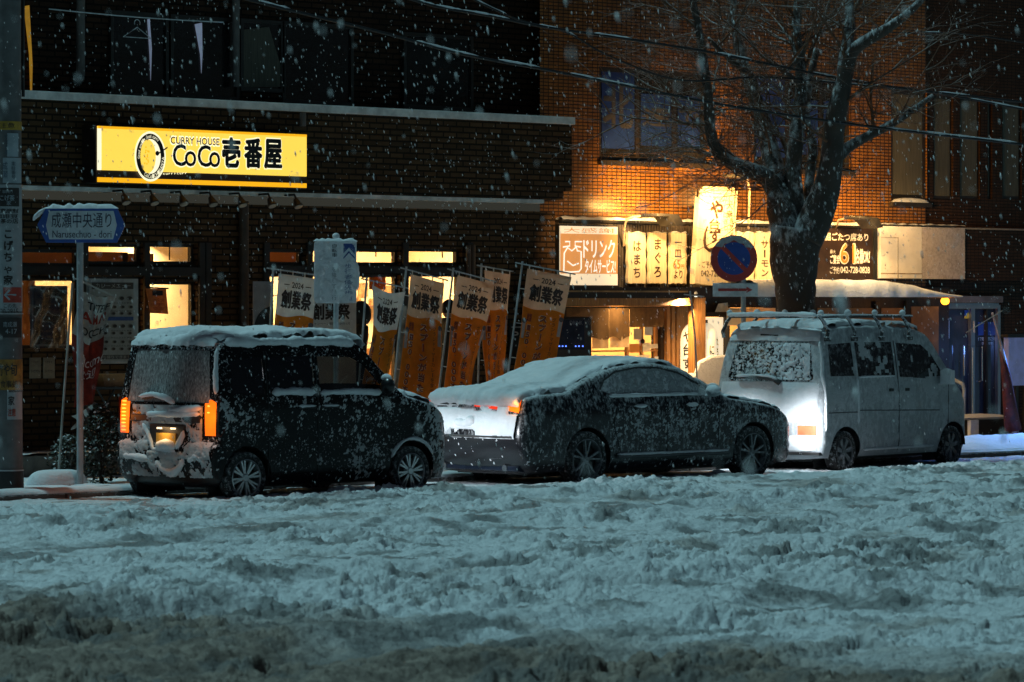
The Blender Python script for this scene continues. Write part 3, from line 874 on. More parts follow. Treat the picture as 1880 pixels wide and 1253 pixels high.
# eave: dark fascia and amber beam, snow heaped on the right half
EY = IY - .95
ze = at(1300, 526, EY).z; ze2 = at(1300, 547, EY).z
ex0, ex1 = at(1004, 500, EY).x, at(1752, 500, EY).x
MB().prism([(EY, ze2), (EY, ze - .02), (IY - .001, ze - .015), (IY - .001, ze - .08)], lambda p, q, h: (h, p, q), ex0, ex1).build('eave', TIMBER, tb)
MB().box(ex0 + .1, at(1262, 500, EY + .2).x, EY + .12, EY + .27, at(1150, 561, EY + .2).z, at(1150, 548, EY + .2).z).build('eave_beam', WOOD, tb)
MB().box(ex0, at(1262, 500, EY).x, EY - .012, EY - .001, at(1150, 537, EY).z, at(1150, 534, EY).z).build('eave_trim', mat('brass_trim', (.35, .22, .1), .4, .4), tb)
sx0, sx1 = at(1376, 500, EY).x, ex1 + .08
def eavesnow(u, v):
    x = sx0 + (sx1 - sx0) * u
    t = min(1, (1 - u) * 2.3 + .06)                       # thins to a tongue at the right end
    t = t * t * (3 - 2 * t) if t < 1 else 1
    nz = .88 + .26 * float(fbm(x * 2.2, v * 3, 9, 3))
    h = (.215 * t + .03) * nz
    a = min(1, v / .35) * math.pi / 2
    y = EY - .10 + .10 * (1 - math.cos(a)) + max(0, v - .35) / .65 * .85
    return (x, y - .03 * math.sin(2 * a) + .03 * (float(vnoise(x * 5, v * 4, 2)) - .5), ze2 + .015 + h * math.sin(a))
MB().grid(130, 14, eavesnow).build('eave_snow', SNOW, tb, smooth='all')
# timber front under the eave
GY = IY - .05
a, c = TX0, at(1742, 600, GY).x
def gspan(*q): return span(*q, GY)
g_open = [gspan(1040, 1214, 568, 720), gspan(1292, 1338, 582, 760), gspan(1340, 1420, 565, 700)]
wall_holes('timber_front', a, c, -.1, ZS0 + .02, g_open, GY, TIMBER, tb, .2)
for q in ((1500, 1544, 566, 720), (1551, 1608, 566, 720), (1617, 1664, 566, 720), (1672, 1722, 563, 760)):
    o = gspan(*q); MB().box(o[0], o[1], GY - .015, GY - .002, o[2], o[3]).build('plaster_panel', PLASTER, tb)
for px in (1222, 1231, 1240):
    o = gspan(px - 3, px + 3, 552, 800); MB().box(o[0], o[1], GY - .06, GY - .003, o[2], o[3]).build('door_rail', WOOD, tb)
o = gspan(1244, 1272, 556, 800)
dr = MB().box(o[0], o[1], GY - .05, GY - .004, o[2], o[3]).build('sliding_door', WOOD, tb)
q = gspan(1246, 1252, 641, 657); MB().box(q[0], q[1], GY - .056, GY - .051, q[2], q[3]).build('handle', DARK, dr)
# posts of the eave
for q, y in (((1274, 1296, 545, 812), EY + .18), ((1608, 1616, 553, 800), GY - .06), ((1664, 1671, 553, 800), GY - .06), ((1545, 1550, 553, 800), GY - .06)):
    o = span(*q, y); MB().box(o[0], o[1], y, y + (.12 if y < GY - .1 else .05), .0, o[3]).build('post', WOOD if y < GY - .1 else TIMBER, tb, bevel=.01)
# inside: bright back wall, shelf, posters in the window
TBACK = mat('tavern_plaster', (.72, .50, .24), .8, 0, .15, 2)
MB().box(a, c, GY + 1.6, GY + 1.7, .0, ZS0).build('interior_wall', TBACK, tb)
MB().box(a, c, GY + .21, GY + 1.6, ZS0 - .03, ZS0 + .02).build('interior_ceiling', TBACK, tb)
MB().box(a, c, GY + .21, GY + 1.6, .02, .10).build('interior_floor', WOOD, tb)
lb = MB()
for px in (1158, 1185, 1211):
    o = gspan(px - 2, px + 2, 598, 720); lb.box(o[0], o[1], GY + .06, GY + .10, o[2], o[3])
for py in (645, 668):
    o = gspan(1040, 1214, py - 1.5, py + 1.5); lb.box(o[0], o[1], GY + .061, GY + .099, o[2], o[3])
lb.build('window_lattice', WOOD, tb)
for q, m_ in (((1168, 1182, 604, 624), CREAM), ((1184, 1198, 630, 646), CREAM), ((1160, 1178, 632, 648), ORANGE), ((1188, 1202, 601, 616), WHITEP), ((1198, 1212, 632, 640), CREAM), ((1176, 1196, 652, 664), CREAM), ((1206, 1213, 655, 672), WHITEP)):
    o = gspan(*q); MB().box(o[0], o[1], GY + .045, GY + .05, o[2], o[3]).build('window_note', m_, tb)
o = gspan(1178, 1190, 622, 632); MB().ball(((o[0] + o[1]) / 2, GY + .04, (o[2] + o[3]) / 2), .04, .02, .035).build('window_ornament', INK, tb)
TW = (1.0, .58, .22)
for px, pw in ((1090, 30), (1180, 46), (1315, 50), (1380, 24)):
    p = at(px, 600, GY + .9); area('tavern_light', (p.x, GY + .75, ZS0 - .1), (p.x, GY + 1.3, .9), .4, pw, TW)
# doorway: lintel, lit white panel and small white sheet above
o = gspan(1290, 1340, 574, 581); MB().box(o[0], o[1], GY - .08, GY - .004, o[2], o[3]).build('door_lintel', TIMBER, tb)
WLIT = mat('lit_white_acrylic', (1, .86, .62), .5, emit=.85, ecol=(1, .80, .52), var=.04)
o = gspan(1293, 1337, 583, 760); MB().box(o[0], o[1], GY + .10, GY + .12, o[2], o[3]).build('door_panel', WLIT, tb)
nt_ = wthing('paper_notice', 'small creased white paper notice above the tavern doorway', 'notice', at(1322, 565, GY - .08))
quad_px([(1313, 573), (1319, 558), (1336, 556), (1337, 573)], GY - .09, mat('white_paper', (.82, .74, .62), .8), nt_, 'sheet', .004)

# noren curtains
NOREN = mat('tan_linen', (.17, .10, .04), .9, 0, .15, 14, trans=.10)
NORENW = mat('cream_linen', (.82, .66, .42), .9, 0, .06, 14, trans=.45)
def cloth(name, q, Y, m, parent, wave=.015, n=6, foot=None, ph=0, rows=10):
    x0, x1, z0, z1 = span(*q, Y)
    def f(u, v):
        zz = z1 + (z0 - z1) * v
        if foot: zz = z1 + (z0 + foot(u) - z1) * v
        return (x0 + (x1 - x0) * u, Y + wave * math.sin(u * n * math.pi + ph) * (.3 + v) , zz)
    return MB().grid(24, rows, f).build(name, m, parent, smooth='all')
n1 = wthing('shop_curtain', 'long tan shop curtain with wavy cream hem hanging over the tavern window', 'curtain', at(1120, 568, GY - .3))
cloth('fabric', (1040, 1118, 566, 622), GY - .30, NOREN, n1, .012, 5, lambda u: -.02 * math.sin(u * 9))
cloth('fabric', (1119, 1155, 566, 622), GY - .30, NOREN, n1, .012, 3, lambda u: .03 * math.sin(u * 8), 1)
cloth('hem', (1087, 1117, 610, 640), GY - .285, NORENW, n1, .012, 3); cloth('hem', (1120, 1155, 610, 638), GY - .285, NORENW, n1, .012, 3)
o = span(1030, 1226, 562, 565, GY - .3); MB().tube([(o[0], GY - .3, o[3]), (o[1] + .2, GY - .3, o[3])], .012, 8).build('rod', WOOD, n1, smooth=True)
n2 = wthing('shop_curtain', 'short plain tan curtain with rounded corner right of the wavy one', 'curtain', at(1188, 566, GY - .28))
cloth('fabric', (1156, 1219, 565, 601), GY - .27, NOREN, n2, .02, 4, lambda u: .05 * max(0, u - .9) * 8)
n3 = wthing('shop_curtain', 'pale tan curtain behind the road sign post, beside the lit doorway', 'curtain', at(1380, 566, GY - .2))
cloth('fabric', (1334, 1424, 566, 598), GY - .2, NORENW, n3, .02, 7)

# round paper lantern
p = at(1287, 652, EY + .42)
ln_ = wthing('paper_lantern', 'big glowing white paper lantern with brush lettering behind the timber post', 'lantern', (p.x, EY + .42, p.z))
LANT = mat('glowing_lantern_paper', (1, .86, .62), .7, emit=.80, ecol=(1, .80, .50), var=.06)
rl, hl = .275, .45
LC = (p.x, EY + .45, p.z)
pr = [(.10, .0)] + [(rl * (.55 + .45 * math.sin(math.pi * min(1, max(0, t * .9 + .05))) ** .35) * (1 - .012 * (i % 2)), 0) for i, t in enumerate(np.linspace(0, 1, 41))]
prof = [(.11, hl)] + [(rl * (1 - abs(2 * t - 1) ** 5 * .45) * (1 - .012 * (i % 2)), hl - 2 * hl * t) for i, t in enumerate(np.linspace(0, 1, 41))] + [(.11, -hl)]
MB().lathe(prof, LC, 'Z', 40).build('paper_shade', LANT, ln_, smooth='all')
for s_ in (1, -1): MB().lathe([(.001, hl + .05), (.12, hl + .05), (.12, hl - .005), (.001, hl - .005)], LC, 'Z', 24, s_).build('rim', BLACK, ln_)
def lfn(u, v, off=.008):
    phi = -math.pi / 2 - TH + u
    r = rl * (1 - abs(v / hl) ** 5 * .45) + off
    return (LC[0] + r * math.cos(phi), LC[1] + r * math.sin(phi), LC[2] + v)
for s_, u0, u1, v1, v0 in (('や台ずし', -1.10, -.30, .36, -.40), ('にぎり', .42, .84, .16, -.36), ('たちより', .95, 1.25, .26, -.30)):
    mb = MB(); put_text(mb, s_, lfn, u0, u1, v0, v1, .03, True); mb.build('brush_lettering', INK, ln_)

# ------------------------------------------------------------------ lit boards and signs over the eave
BY = IY - .22
d1 = wthing('drink_sign', 'wide orange and white lit sign with a mug drawing, left of the plank boards', 'sign', at(1080, 470, BY))
LP = mat('lit_cream_panel', (.4, .33, .22), .5, emit=.82, ecol=(1, .82, .55), var=.05, scale=2)
LO = mat('lit_orange_print', (.35, .14, .04), .5, emit=.56, ecol=(1, .44, .13), var=.12, scale=2)
LW = mat('lit_white_lettering', (.4, .36, .3), .5, emit=1.0, ecol=(1, .93, .78), var=.02)
wall_rect(1026, 1137, 413, 528, BY + .02, DARK, d1, 'housing', .16)
wall_rect(1029, 1134, 416, 524, BY, LP, d1, 'panel', .03)
wall_rect(1029, 1134, 430, 503, BY - .004, LO, d1, 'print', .003)
wall_text('ドリンク', 1071, 1129, 440, 474, BY - .008, LW, d1, .02)
wall_text('タイムサービス!', 1074, 1130, 476, 502, BY - .008, LW, d1, .015)
wall_text('大感謝', 1035, 1128, 419, 428, BY - .004, LO, d1, .0)
mb = MB()
def mug(pts): mb.tube([at(x, y, BY - .010) for x, y in pts], .010, 6)
mug([(1036, 465), (1035, 498), (1046, 500), (1063, 499), (1067, 494), (1067, 462), (1060, 461), (1058, 454), (1050, 461), (1042, 455), (1036, 465)])
mug([(1038, 444), (1046, 444), (1046, 452), (1034, 454)]); mug([(1068, 444), (1056, 444), (1056, 452), (1066, 454)])
mug([(1042, 480), (1052, 488), (1062, 484)])
mb.build('mug_outline', LW, d1, smooth=True)

PLANK = mat('pale_plank', (.80, .68, .46), .7, 0, .12, 5, stretch=(10, 10, .7), bump=.15)
BRUSH = mat('brown_brush_lettering', (.05, .022, .010), .7)
def plank_sign(px0, px1, py0, py1, text, lab, bold=.03, m=BRUSH):
    x0, x1, z0, z1 = span(px0, px1, py0, py1, BY + .02)
    w = wthing('plank_sign', lab, 'sign', ((x0 + x1) / 2, BY, z0), 'plank menu boards over the tavern eave')
    s_ = px0
    L = [(x0 + .010 * math.sin(k * 2.1 + s_), z0 + (z1 - z0) * k / 9) for k in range(1, 9)]
    Rr = [(x1 + .010 * math.sin(k * 2.3 + s_ * 2), z0 + (z1 - z0) * k / 9) for k in range(1, 9)]
    top = [(x1 - (x1 - x0) * k / 6, z1 + .008 * math.sin(k * 3 + s_)) for k in range(7)]
    bot = [(x0 + (x1 - x0) * k / 6, z0 + .008 * math.sin(k * 3.3 + s_)) for k in range(7)]
    MB().prism(bot + Rr + top + L[::-1], lambda p, q, h: (p, BY + h, q), 0, .06).build('board', PLANK, w, bevel=.006)
    MB().grid(10, 4, lambda u, v: (x0 + (x1 - x0) * u, BY - .005 + .075 * v, z1 + .02 * math.sin(math.pi * v) ** .5 * (.6 + .5 * math.sin(u * 9 + s_)) + .004)).build('board_snow', SNOW, w, smooth='all')
    for t, q, c_, vert in text:
        wall_text(t, *q, BY - .004, c_, w, bold, vert)
    return w
REDORA = mat('orange_brush_lettering', (.75, .22, .03), .7)
plank_sign(1152, 1184, 428, 521, [('はまち', (1161, 1178, 440, 513), BRUSH, True)], 'plank menu board reading はまち, next to the orange drink sign')
plank_sign(1191, 1222, 428, 521, [('まぐろ', (1199, 1216, 436, 512), BRUSH, True)], 'plank menu board reading まぐろ, second from the orange drink sign')
plank_sign(1230, 1259, 428, 521, [('一皿', (1238, 1252, 436, 475), BRUSH, True), ('65', (1236, 1249, 477, 494), REDORA, False), ('円', (1250, 1256, 486, 494), REDORA, False), ('より', (1237, 1253, 496, 512), BRUSH, False)], 'plank menu board with the price 65 in orange')
plank_sign(1352, 1383, 428, 518, [('いくら', (1360, 1376, 440, 508), BRUSH, True)], 'plank menu board half hidden behind the round road sign')
plank_sign(1388, 1417, 428, 518, [('サーモン', (1396, 1412, 440, 510), BRUSH, True)], 'plank menu board reading サーモン, left of the tree trunk')
plank_sign(1423, 1450, 428, 518, [('えび', (1430, 1444, 440, 500), BRUSH, True)], 'plank menu board almost covered by the tree trunk')
# the tall shop board
TY = BY - .30
tb2 = wthing('shop_board', 'tall cream wooden tavern board with big brush lettering and a rounded top', 'sign', at(1312, 524, TY))
pts = [(1275, 522), (1277, 480), (1281, 420), (1284, 370), (1287, 347), (1294, 342), (1320, 343), (1348, 344), (1355, 350), (1354, 375), (1350, 420), (1351, 470), (1353, 523), (1330, 526), (1300, 525)]
P = [at(x, y, TY) for x, y in pts]
MB().prism([(p.x, p.z) for p in P], lambda u, v, h: (u, TY + h, v), 0, .10).build('board', PLANK, tb2, bevel=.012)
for t, q, v, bd in (('や', (1304, 1328, 368, 402), False, .055), ('台', (1302, 1322, 402, 422), False, .035), ('ず', (1302, 1324, 420, 447), False, .05), ('大衆', (1333, 1346, 370, 402), True, .02), ('にぎり', (1327, 1338, 390, 425), True, .0), ('寿司酒場', (1339, 1347, 400, 452), True, .015), ('ご予約', (1289, 1310, 480, 492), False, -.003), ('042-728', (1287, 1320, 497, 508), False, -.004)):
    wall_text(t, *q, TY - .004, BRUSH, tb2, bd, v)
mb = MB(); sp = [(1299, 416), (1295, 428), (1293, 442), (1295, 454), (1302, 460), (1311, 456), (1316, 449)]
mb.tube([at(x, y, TY - .012) for x, y in sp], [.012, .016, .02, .022, .024, .020, .012], 6); mb.build('brush_stroke', BRUSH, tb2, smooth=True)
for z in (380, 490):
    p = at(1312, z, TY + .1); MB().box(p.x - .03, p.x + .03, TY + .10, IY - .1 if z > 400 else IY - .002, p.z - .02, p.z + .02).build('bracket', DARK, tb2)
p = at(1283, 343, TY + .04); MB().box(p.x - .02, p.x + .02, TY + .03, TY + .07, p.z - .25, p.z).build('post', TIMBER, tb2)
# black booking board
k1 = wthing('booking_board', 'black board with white and orange lettering right of the tree trunk', 'sign', at(1560, 470, BY))
KB = mat('black_board_print', (.030, .017, .011), .4)
wall_rect(1500, 1608, 420, 514, BY, KB, k1, 'board', .05)
wall_rect(1604, 1611, 418, 515, BY - .02, BLACK, k1, 'edge', .08)
KWHITE = mat('white_board_lettering', (.85, .82, .74), .6, 0, .03)
KOR = mat('orange_board_lettering', (.80, .28, .05), .6)
wall_text('掘ごたつ席あり', 1514, 1594, 428, 443, BY - .004, KWHITE, k1, .03)
wall_text('最大', 1524, 1534, 459, 466, BY - .004, KWHITE, k1, .01)
wall_text('ご宴会', 1524, 1542, 468, 485, BY - .004, KWHITE, k1, .03)
wall_text('61', 1541, 1571, 446, 486, BY - .004, KWHITE, k1, .06); wall_text('61', 1543, 1569, 448, 484, BY - .008, KOR, k1, .02)
wall_text('名様OK!', 1571, 1597, 457, 485, BY - .004, KWHITE, k1, .03)
wall_text('ご予約', 1524, 1541, 490, 503, BY - .004, KWHITE, k1, .01); wall_text('042-728-0828', 1543, 1597, 490, 502, BY - .004, KWHITE, k1, .03)
# flood lamps on gooseneck arms
def flood(lab, arm, head, Y, power, tgt):
    w = wthing('flood_lamp', lab, 'flood lamp', at(*arm[0], IY - .1), 'flood lamps over the tavern boards')
    n = len(arm)
    MB().tube([at(x, y, IY - .12 + (Y - IY + .12) * min(1, i / (n - 1))) for i, (x, y) in enumerate(arm)], .016, 8).build('arm', mat('cream_arm', (.55, .42, .28), .5), w, smooth=True)
    P = [at(x, y, Y) for x, y in head]
    MB().prism([(p.x, p.z) for p in P], lambda u, v, h: (u, Y + h, v), -.16, .16).build('head', DARK, w, bevel=.01)
    c = sum(P, Vector()) / len(P)
    return w, c
w, c = flood('flood lamp with dark slanted head over the menu boards left of the tall board', [(1145, 452), (1146, 420), (1150, 403), (1165, 398), (1190, 396), (1212, 395)], [(1192, 392), (1231, 394), (1243, 414), (1228, 416), (1214, 398), (1192, 398)], IY - .75, 0, 0)
w2, c2 = flood('flood lamp with dark slanted head at the right end, over the black board', [(1535, 420), (1540, 404), (1560, 400), (1576, 400)], [(1564, 397), (1598, 400), (1607, 418), (1596, 420), (1584, 404), (1564, 402)], IY - .75, 0, 0)
w3, c3 = flood('flood lamp with thin bright rim between the tall board and the tree', [(1374, 420), (1376, 350), (1372, 330), (1366, 324)], [(1340, 320), (1368, 321), (1372, 327), (1342, 325)], IY - .75, 0, 0)
HOT = (1.0, .53, .15)
for px, py, off, pw in ((1250, 396, .50, 8), (1400, 366, .60, 26), (1560, 376, .46, 14)):
    p = at(px, py, IY - off); point('flood_light', p, pw, HOT, .05)
for px, tx, pw in ((1352, 1335, 440), (1588, 1575, 240), (1222, 1196, 420)):
    p = at(px, 376, IY - 1.3); spot('flood_light', p, tuple(at(tx, 352, IY)), pw, HOT, 102, .9, .05)
for px, py, w_, pw in ((1185, 378, .75, 20), (1570, 384, .6, 5)):
    p = at(px, py, IY - .42); area('flood_light', p, p + Vector((.08, .30, .24)), w_, pw, HOT, .10)
for px, pw, tx in ((1080, 60, 1085), (1205, 200, 1205), (1322, 80, 1316), (1430, 110, 1400), (1575, 90, 1560), (1660, 120, 1650)):
    p = at(px, 372, IY - 1.25)
    spot('added_fill', (p.x, IY - 1.25, p.z), tuple(at(tx, 480, BY)), pw, (1.0, .62, .26), 92, .7, .06)  # added spots with no lamp heads, brightening boards and fascia
for px, tx, pw in ((1500, 1520, 90), (1590, 1600, 110)):
    p = at(px, 380, EY - .55); spot('added_fill', (p.x, EY - .55, p.z), tuple(at(tx, 530, EY)), pw, (1.0, .70, .36), 84, .8, .06)  # two more added spots, brightening the snow on the eave
# lamp under the eave
p = at(1272, 543, EY + .06)
el = wthing('eave_lamp', 'small white downlight under the timber eave beside the bare pole', 'lamp', p)
MB().tube([(p.x, p.y, p.z - .02), (p.x, p.y, p.z + .02)], [.07, .05], 16).build('lens', mat('lit_downlight', (1, .9, .7), .5, emit=2.5), el, smooth=True)
MB().tube([(p.x, p.y, p.z + .021), (p.x, p.y, p.z + .06)], [.075, .06], 16).build('housing', WHITEP, el, smooth=True)
area('eave_light', (p.x - .2, p.y, p.z - .06), (p.x + .1, p.y + .35, 0), .12, 60, (1, .62, .28))
p = at(1150, 560, EY + .4); area('eave_light', (p.x, p.y, p.z - .03), (p.x, p.y + .3, 0), .3, 5, (1, .6, .25))
p = at(1735, 553, EY + .1)
ol = wthing('eave_lamp', 'glowing orange lamp under the right tip of the snowy eave', 'lamp', p)
MB().ball(p, .065, .065, .06).build('bulb', mat('glowing_orange_bulb', (1, .35, .02), .5, emit=5, ecol=(1, .36, .02)), ol, smooth='all')
MB().tube([(p.x, p.y, p.z + .05), (p.x, p.y, p.z + .12)], .045, 10).build('socket', DARK, ol, smooth=True)
point('orange_lamp_light', p + Vector((-.02, -.12, -.02)), 6, (1, .36, .04), .06)
# ------------------------------------------------------------------ dark building with the entrance on the right
ob = wthing('office_building', 'dark tiled building with tall dim windows and a glass entrance at the right edge', 'building', (50, IY + 2, 0))
OX0, OX1 = TX1 + .001, 75
wins = [span(1714, 1750, 176, 366, IY + .05), span(1762, 1800, 180, 366, IY + .05), span(1813, 1822, 184, 366, IY + .05), span(1840, 1876, 186, 366, IY + .05)]
o_door = span(1738, 1838, 556, 815, IY + .05)
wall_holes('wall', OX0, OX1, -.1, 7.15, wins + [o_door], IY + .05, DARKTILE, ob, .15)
for o in wins:
    w = window('upper_window', *o, IY + .05, ob, FRAME, DARKGLASS, .05, inset=.04)
    MB().box(o[0] + .05, o[1] - .05, IY + .08, IY + .092, o[2] + .05, o[3] - .05).build('curtain', CURTAIN, w)
MB().box(OX0, OX1, IY + .21, IY + 6, 6.9, 7.1).build('roof', CONC, ob)
cy = IY - .27
SOFF = mat('white_canopy_panel', (.70, .66, .60), .7, 0, .1, 3)
x0, x1, z0, z1 = span(1616, 1693, 416, 512, cy)
cn = wthing('entrance_canopy', 'white box canopy with snow-plastered right half beside the black board', 'canopy', ((x0 + x1) / 2, cy, z0))
MB().box(x0, x1, cy, IY - .001, z0, z1).build('panel', SOFF, cn, bevel=.01)
x2 = at(1772, 460, cy).x
MB().box(x1 + .001, x2, cy + .004, IY - .001, z0, z1 - .003).build('snow_panel', snowy('snow_plastered_panel', (.30, .24, .20), .8, cover=.55, up=.2, scale=26, soft=.25, snowcol=(.62, .55, .52)), cn)
MB().grid(40, 6, lambda u, v: (x0 + (x2 - x0) * u, cy - .02 + .27 * v, z1 - .002 + .05 * math.sin(math.pi * min(1, v + .12)) ** .5 * (.7 + .5 * float(vnoise(u * 30, v, 5))))).build('snow', SNOW, cn, smooth='all')
for q in ((1617, 1693, 502, 503.4),):
    o = span(*q, cy); MB().box(o[0], o[1], cy - .006, cy - .001, o[2], o[3]).build('trim', mat('brass_trim', (.35, .22, .1), .4, .4), cn)
for q in ((1648, 1649.2, 436, 512), (1618, 1648, 436, 437)):
    o = span(*q, cy); MB().box(o[0], o[1], cy - .004, cy - .001, o[2], o[3]).build('joint', mat('joint_grey', (.3, .26, .22), .7), cn)
MB().box(x2 + .002, x2 + 6, cy + .04, IY - .001, z0 - .02, z1 - .02).build('dark_canopy', DARKTILE, ob)
MB().grid(40, 4, lambda u, v: (x2 + 6 * u, cy + .03 + .2 * v, z1 - .021 + .03 * math.sin(math.pi * v) ** .5)).build('canopy_snow', SNOW, ob, smooth='all')
# entrance: header, steel band, doors, pull handle
DSTEEL = mat('brushed_steel', (.30, .32, .35), .3, .8, .15, 3)
GDOOR = mat('grey_door_glass', (.035, .038, .048), .12, 0, .4, 2)
EDY = IY - .02
dd = MB()
o = span(1738, 1838, 544, 556, EDY); dd.box(o[0], o[1], EDY - .04, EDY + .06, o[2], o[3])
dd.build('entrance_header', mat('grey_header', (.12, .115, .115), .6), ob)
wall_rect(1733, 1834, 557, 567, EDY, DSTEEL, ob, 'steel_band', .05)
dg_ = wall_rect(1735, 1836, 568, 815, EDY + .09, GDOOR, ob, 'glass_door', .02)
for q in ((1733, 1738, 557, 815), (1783, 1790, 567, 815), (1832, 1837, 560, 815), (1811, 1814, 568, 815)):
    wall_rect(*q, EDY + .02, DSTEEL if q[0] != 1811 else FRAME, dg_, 'mullion', .06)
hx = [at(x, y, EDY - .02) for x, y in ((1770, 690), (1770, 636), (1803, 636), (1803, 699), (1794, 700))]
MB().tube(hx, .014, 8).build('pull_handle', mat('polished_steel', (.6, .62, .68), .15, 1.0, .05), dg_, smooth=True)
MB().tube([at(1786, 640, EDY - .03), at(1786, 790, EDY - .03)], .012, 8).build('pull_handle', mat('polished_steel', (.6, .62, .68), .15), dg_, smooth=True)
BLUEP = mat('blue_notice_print', (.03, .08, .30), .5)
YELP = mat('yellow_notice_print', (.75, .52, .05), .5)
NOTW = mat('white_notice_print', (.62, .64, .68), .5)
wall_rect(1737, 1743, 584, 622, EDY + .075, NOTW, dg_, 'white_notice', .006); wall_text('防犯カメラ作動', 1738, 1742, 586, 620, EDY + .071, BLUEP, dg_, .0, True)
quad_px([(1771, 582), (1781, 570), (1781, 585), (1771, 585)], EDY + .07, YELP, dg_, 'yellow_triangle', .006); quad_px([(1771, 582), (1771, 570), (1780, 570)], EDY + .071, BLUEP, dg_, 'blue_triangle', .006)
wall_rect(1796, 1829, 592, 616, EDY + .075, BLUEP, dg_, 'blue_notice', .006)
wall_text('ドア開放厳禁につき', 1796, 1828, 619, 626, EDY + .07, NOTW, dg_, .01); wall_text('自動施錠中', 1803, 1822, 628, 633, EDY + .07, NOTW, dg_, .01)
wall_rect(1788, 1790, 590, 611, EDY - .01, mat('cream_strip', (.5, .42, .3), .6), dg_, 'hinge_strip', .01)
# handrail, planter wall, pavement sign panel, furled flag
ry = IY - 1.1
hr = wthing('handrail', 'slanting steel handrail by the entrance behind the van', 'handrail', at(1770, 800, ry))
MB().tube([at(1733, 687, ry + .5), at(1768, 706, ry), at(1770, 716, ry), at(1768, 840, ry)], .028, 10).build('rail', mat('snowy_steel', (.40, .44, .50), .5, .3), hr, smooth=True)
py_ = IY - 1.4
x0, x1, z0, z1 = span(1786, 1848, 770, 842, py_)
pl = wthing('planter_wall', 'low dark wall with a white snowy coping in front of the entrance', 'wall', ((x0 + x1) / 2, py_, 0))
MB().box(x0, x1, py_, py_ + .35, .0, z1).build('body', mat('dark_planter', (.010, .009, .009), .7), pl)
xa = at(1772, 770, py_ - .03).x
MB().box(xa, x1 + .02, py_ - .03, py_ + .37, z1, z1 + .03).build('coping', mat('grey_coping', (.3, .31, .32), .6), pl, bevel=.008)
MB().grid(24, 6, lambda u, v: (xa + (x1 + .02 - xa) * u, py_ - .04 + .42 * v, z1 + .03 + .05 * math.sin(math.pi * v) ** .5 * (math.sin(math.pi * u) ** .25))).build('coping_snow', SNOW, pl, smooth='all')
o = span(1780, 1795, 768, 815, py_ - .04); MB().box(o[0], o[1], py_ - .06, py_ - .001, .0, z1 - .001).build('post', WHITEP, pl)
fy = IY - 2.3
fr = wthing('furled_flag', 'furled red advertising flag leaning on a bamboo pole at the right edge', 'flag', at(1862, 838, fy))
MB().tube([at(1822, 575, fy), at(1836, 625, fy), at(1853, 700, fy), at(1866, 775, fy), at(1869, 800, fy)], [.018, .018, .02, .02, .02], 8).build('pole', mat('bamboo', (.42, .30, .24), .6), fr, smooth=True)
MB().tube([at(1774, 611, fy - .05), at(1840, 571, fy - .05)], .008, 6).build('crossbar', mat('bamboo', (.42, .30, .24), .6), fr, smooth=True)
ft = [at(1838, 640, fy + .03), at(1847, 690, fy + .03), at(1853, 740, fy + .03), at(1860, 790, fy + .03)]
MB().tube(ft, [.03, .07, .10, .13], 9).build('furled_cloth', mat('wet_red_cloth', (.10, .014, .012), .6, 0, .4, 10, bump=.6), fr, smooth='all')
MB().tube([at(1862, 786, fy - .02), at(1863, 842, fy - .02)], .04, 10).build('stand', mat('blue_grey_post', (.40, .46, .58), .5), fr, smooth=True)
LAV = mat('lavender_lit_panel', (.35, .36, .62), .5, emit=.085, ecol=(.33, .36, .68), var=.15)
x0, x1, z0, z1 = span(1852, 1905, 620, 708, fy + .5)
lv = wthing('panel_sign', 'dim lavender lit panel cut by the right edge behind the furled flag', 'sign', ((x0 + x1) / 2, fy + .5, 0))
MB().box(x0, x1, fy + .5, fy + .6, z0, z1).build('panel', LAV, lv, bevel=.01)
MB().box(x0 - .03, x1 + .03, fy + .49, fy + .62, z1 + .001, z1 + .05).build('frame', DARK, lv)
MB().box(x0 + .2, x0 + .26, fy + .52, fy + .58, .0, z0 - .001).build('leg', DARK, lv); MB().box(x1 - .26, x1 - .2, fy + .52, fy + .58, .0, z0 - .001).build('leg', DARK, lv)
spot('blue_fill', ((x0 + x1) / 2 - .3, fy + .2, z1 + .1), tuple(at(1815, 856, 33.9)), 420, (.08, .28, 1.0), 62, .8, .15)  # unseen spot added to tint the snow bank blue
area('door_fill', tuple(at(1842, 640, EDY - .9)), tuple(at(1790, 680, EDY)), .2, 6, (.16, .36, 1.0))  # unseen blue light added to brighten the entrance door
# ------------------------------------------------------------------ cars
def resample(pts, step):
    out = []
    for (x0, z0), (x1, z1) in zip(pts[:-1], pts[1:]):
        n = max(1, int(math.ceil(math.hypot(x1 - x0, z1 - z0) / step)))
        out += [(x0 + (x1 - x0) * k / n, z0 + (z1 - z0) * k / n) for k in range(n)]
    return out + [pts[-1]]

def smooth_line(pts, per=6):
    """Catmull-Rom through the control points"""
    P = [pts[0]] + list(pts) + [pts[-1]]
    out = []
    for i in range(1, len(P) - 2):
        p0, p1, p2, p3 = map(np.array, P[i - 1:i + 3])
        for k in range(per):
            t = k / per
            out.append(tuple(.5 * ((2 * p1) + (-p0 + p2) * t + (2 * p0 - 5 * p1 + 4 * p2 - p3) * t * t + (-p0 + 3 * p1 - 3 * p2 + p3) * t ** 3)))
    return out + [tuple(pts[-1])]

def in_poly(P, poly):
    x, y = P[:, 0], P[:, 1]
    r = np.zeros(len(P), bool)
    n = len(poly)
    for i in range(n):
        x0, y0 = poly[i]; x1, y1 = poly[(i + 1) % n]
        if y0 == y1: continue
        c = ((y0 > y) != (y1 > y)) & (x < (x1 - x0) * (y - y0) / (y1 - y0) + x0)
        r ^= c
    return r

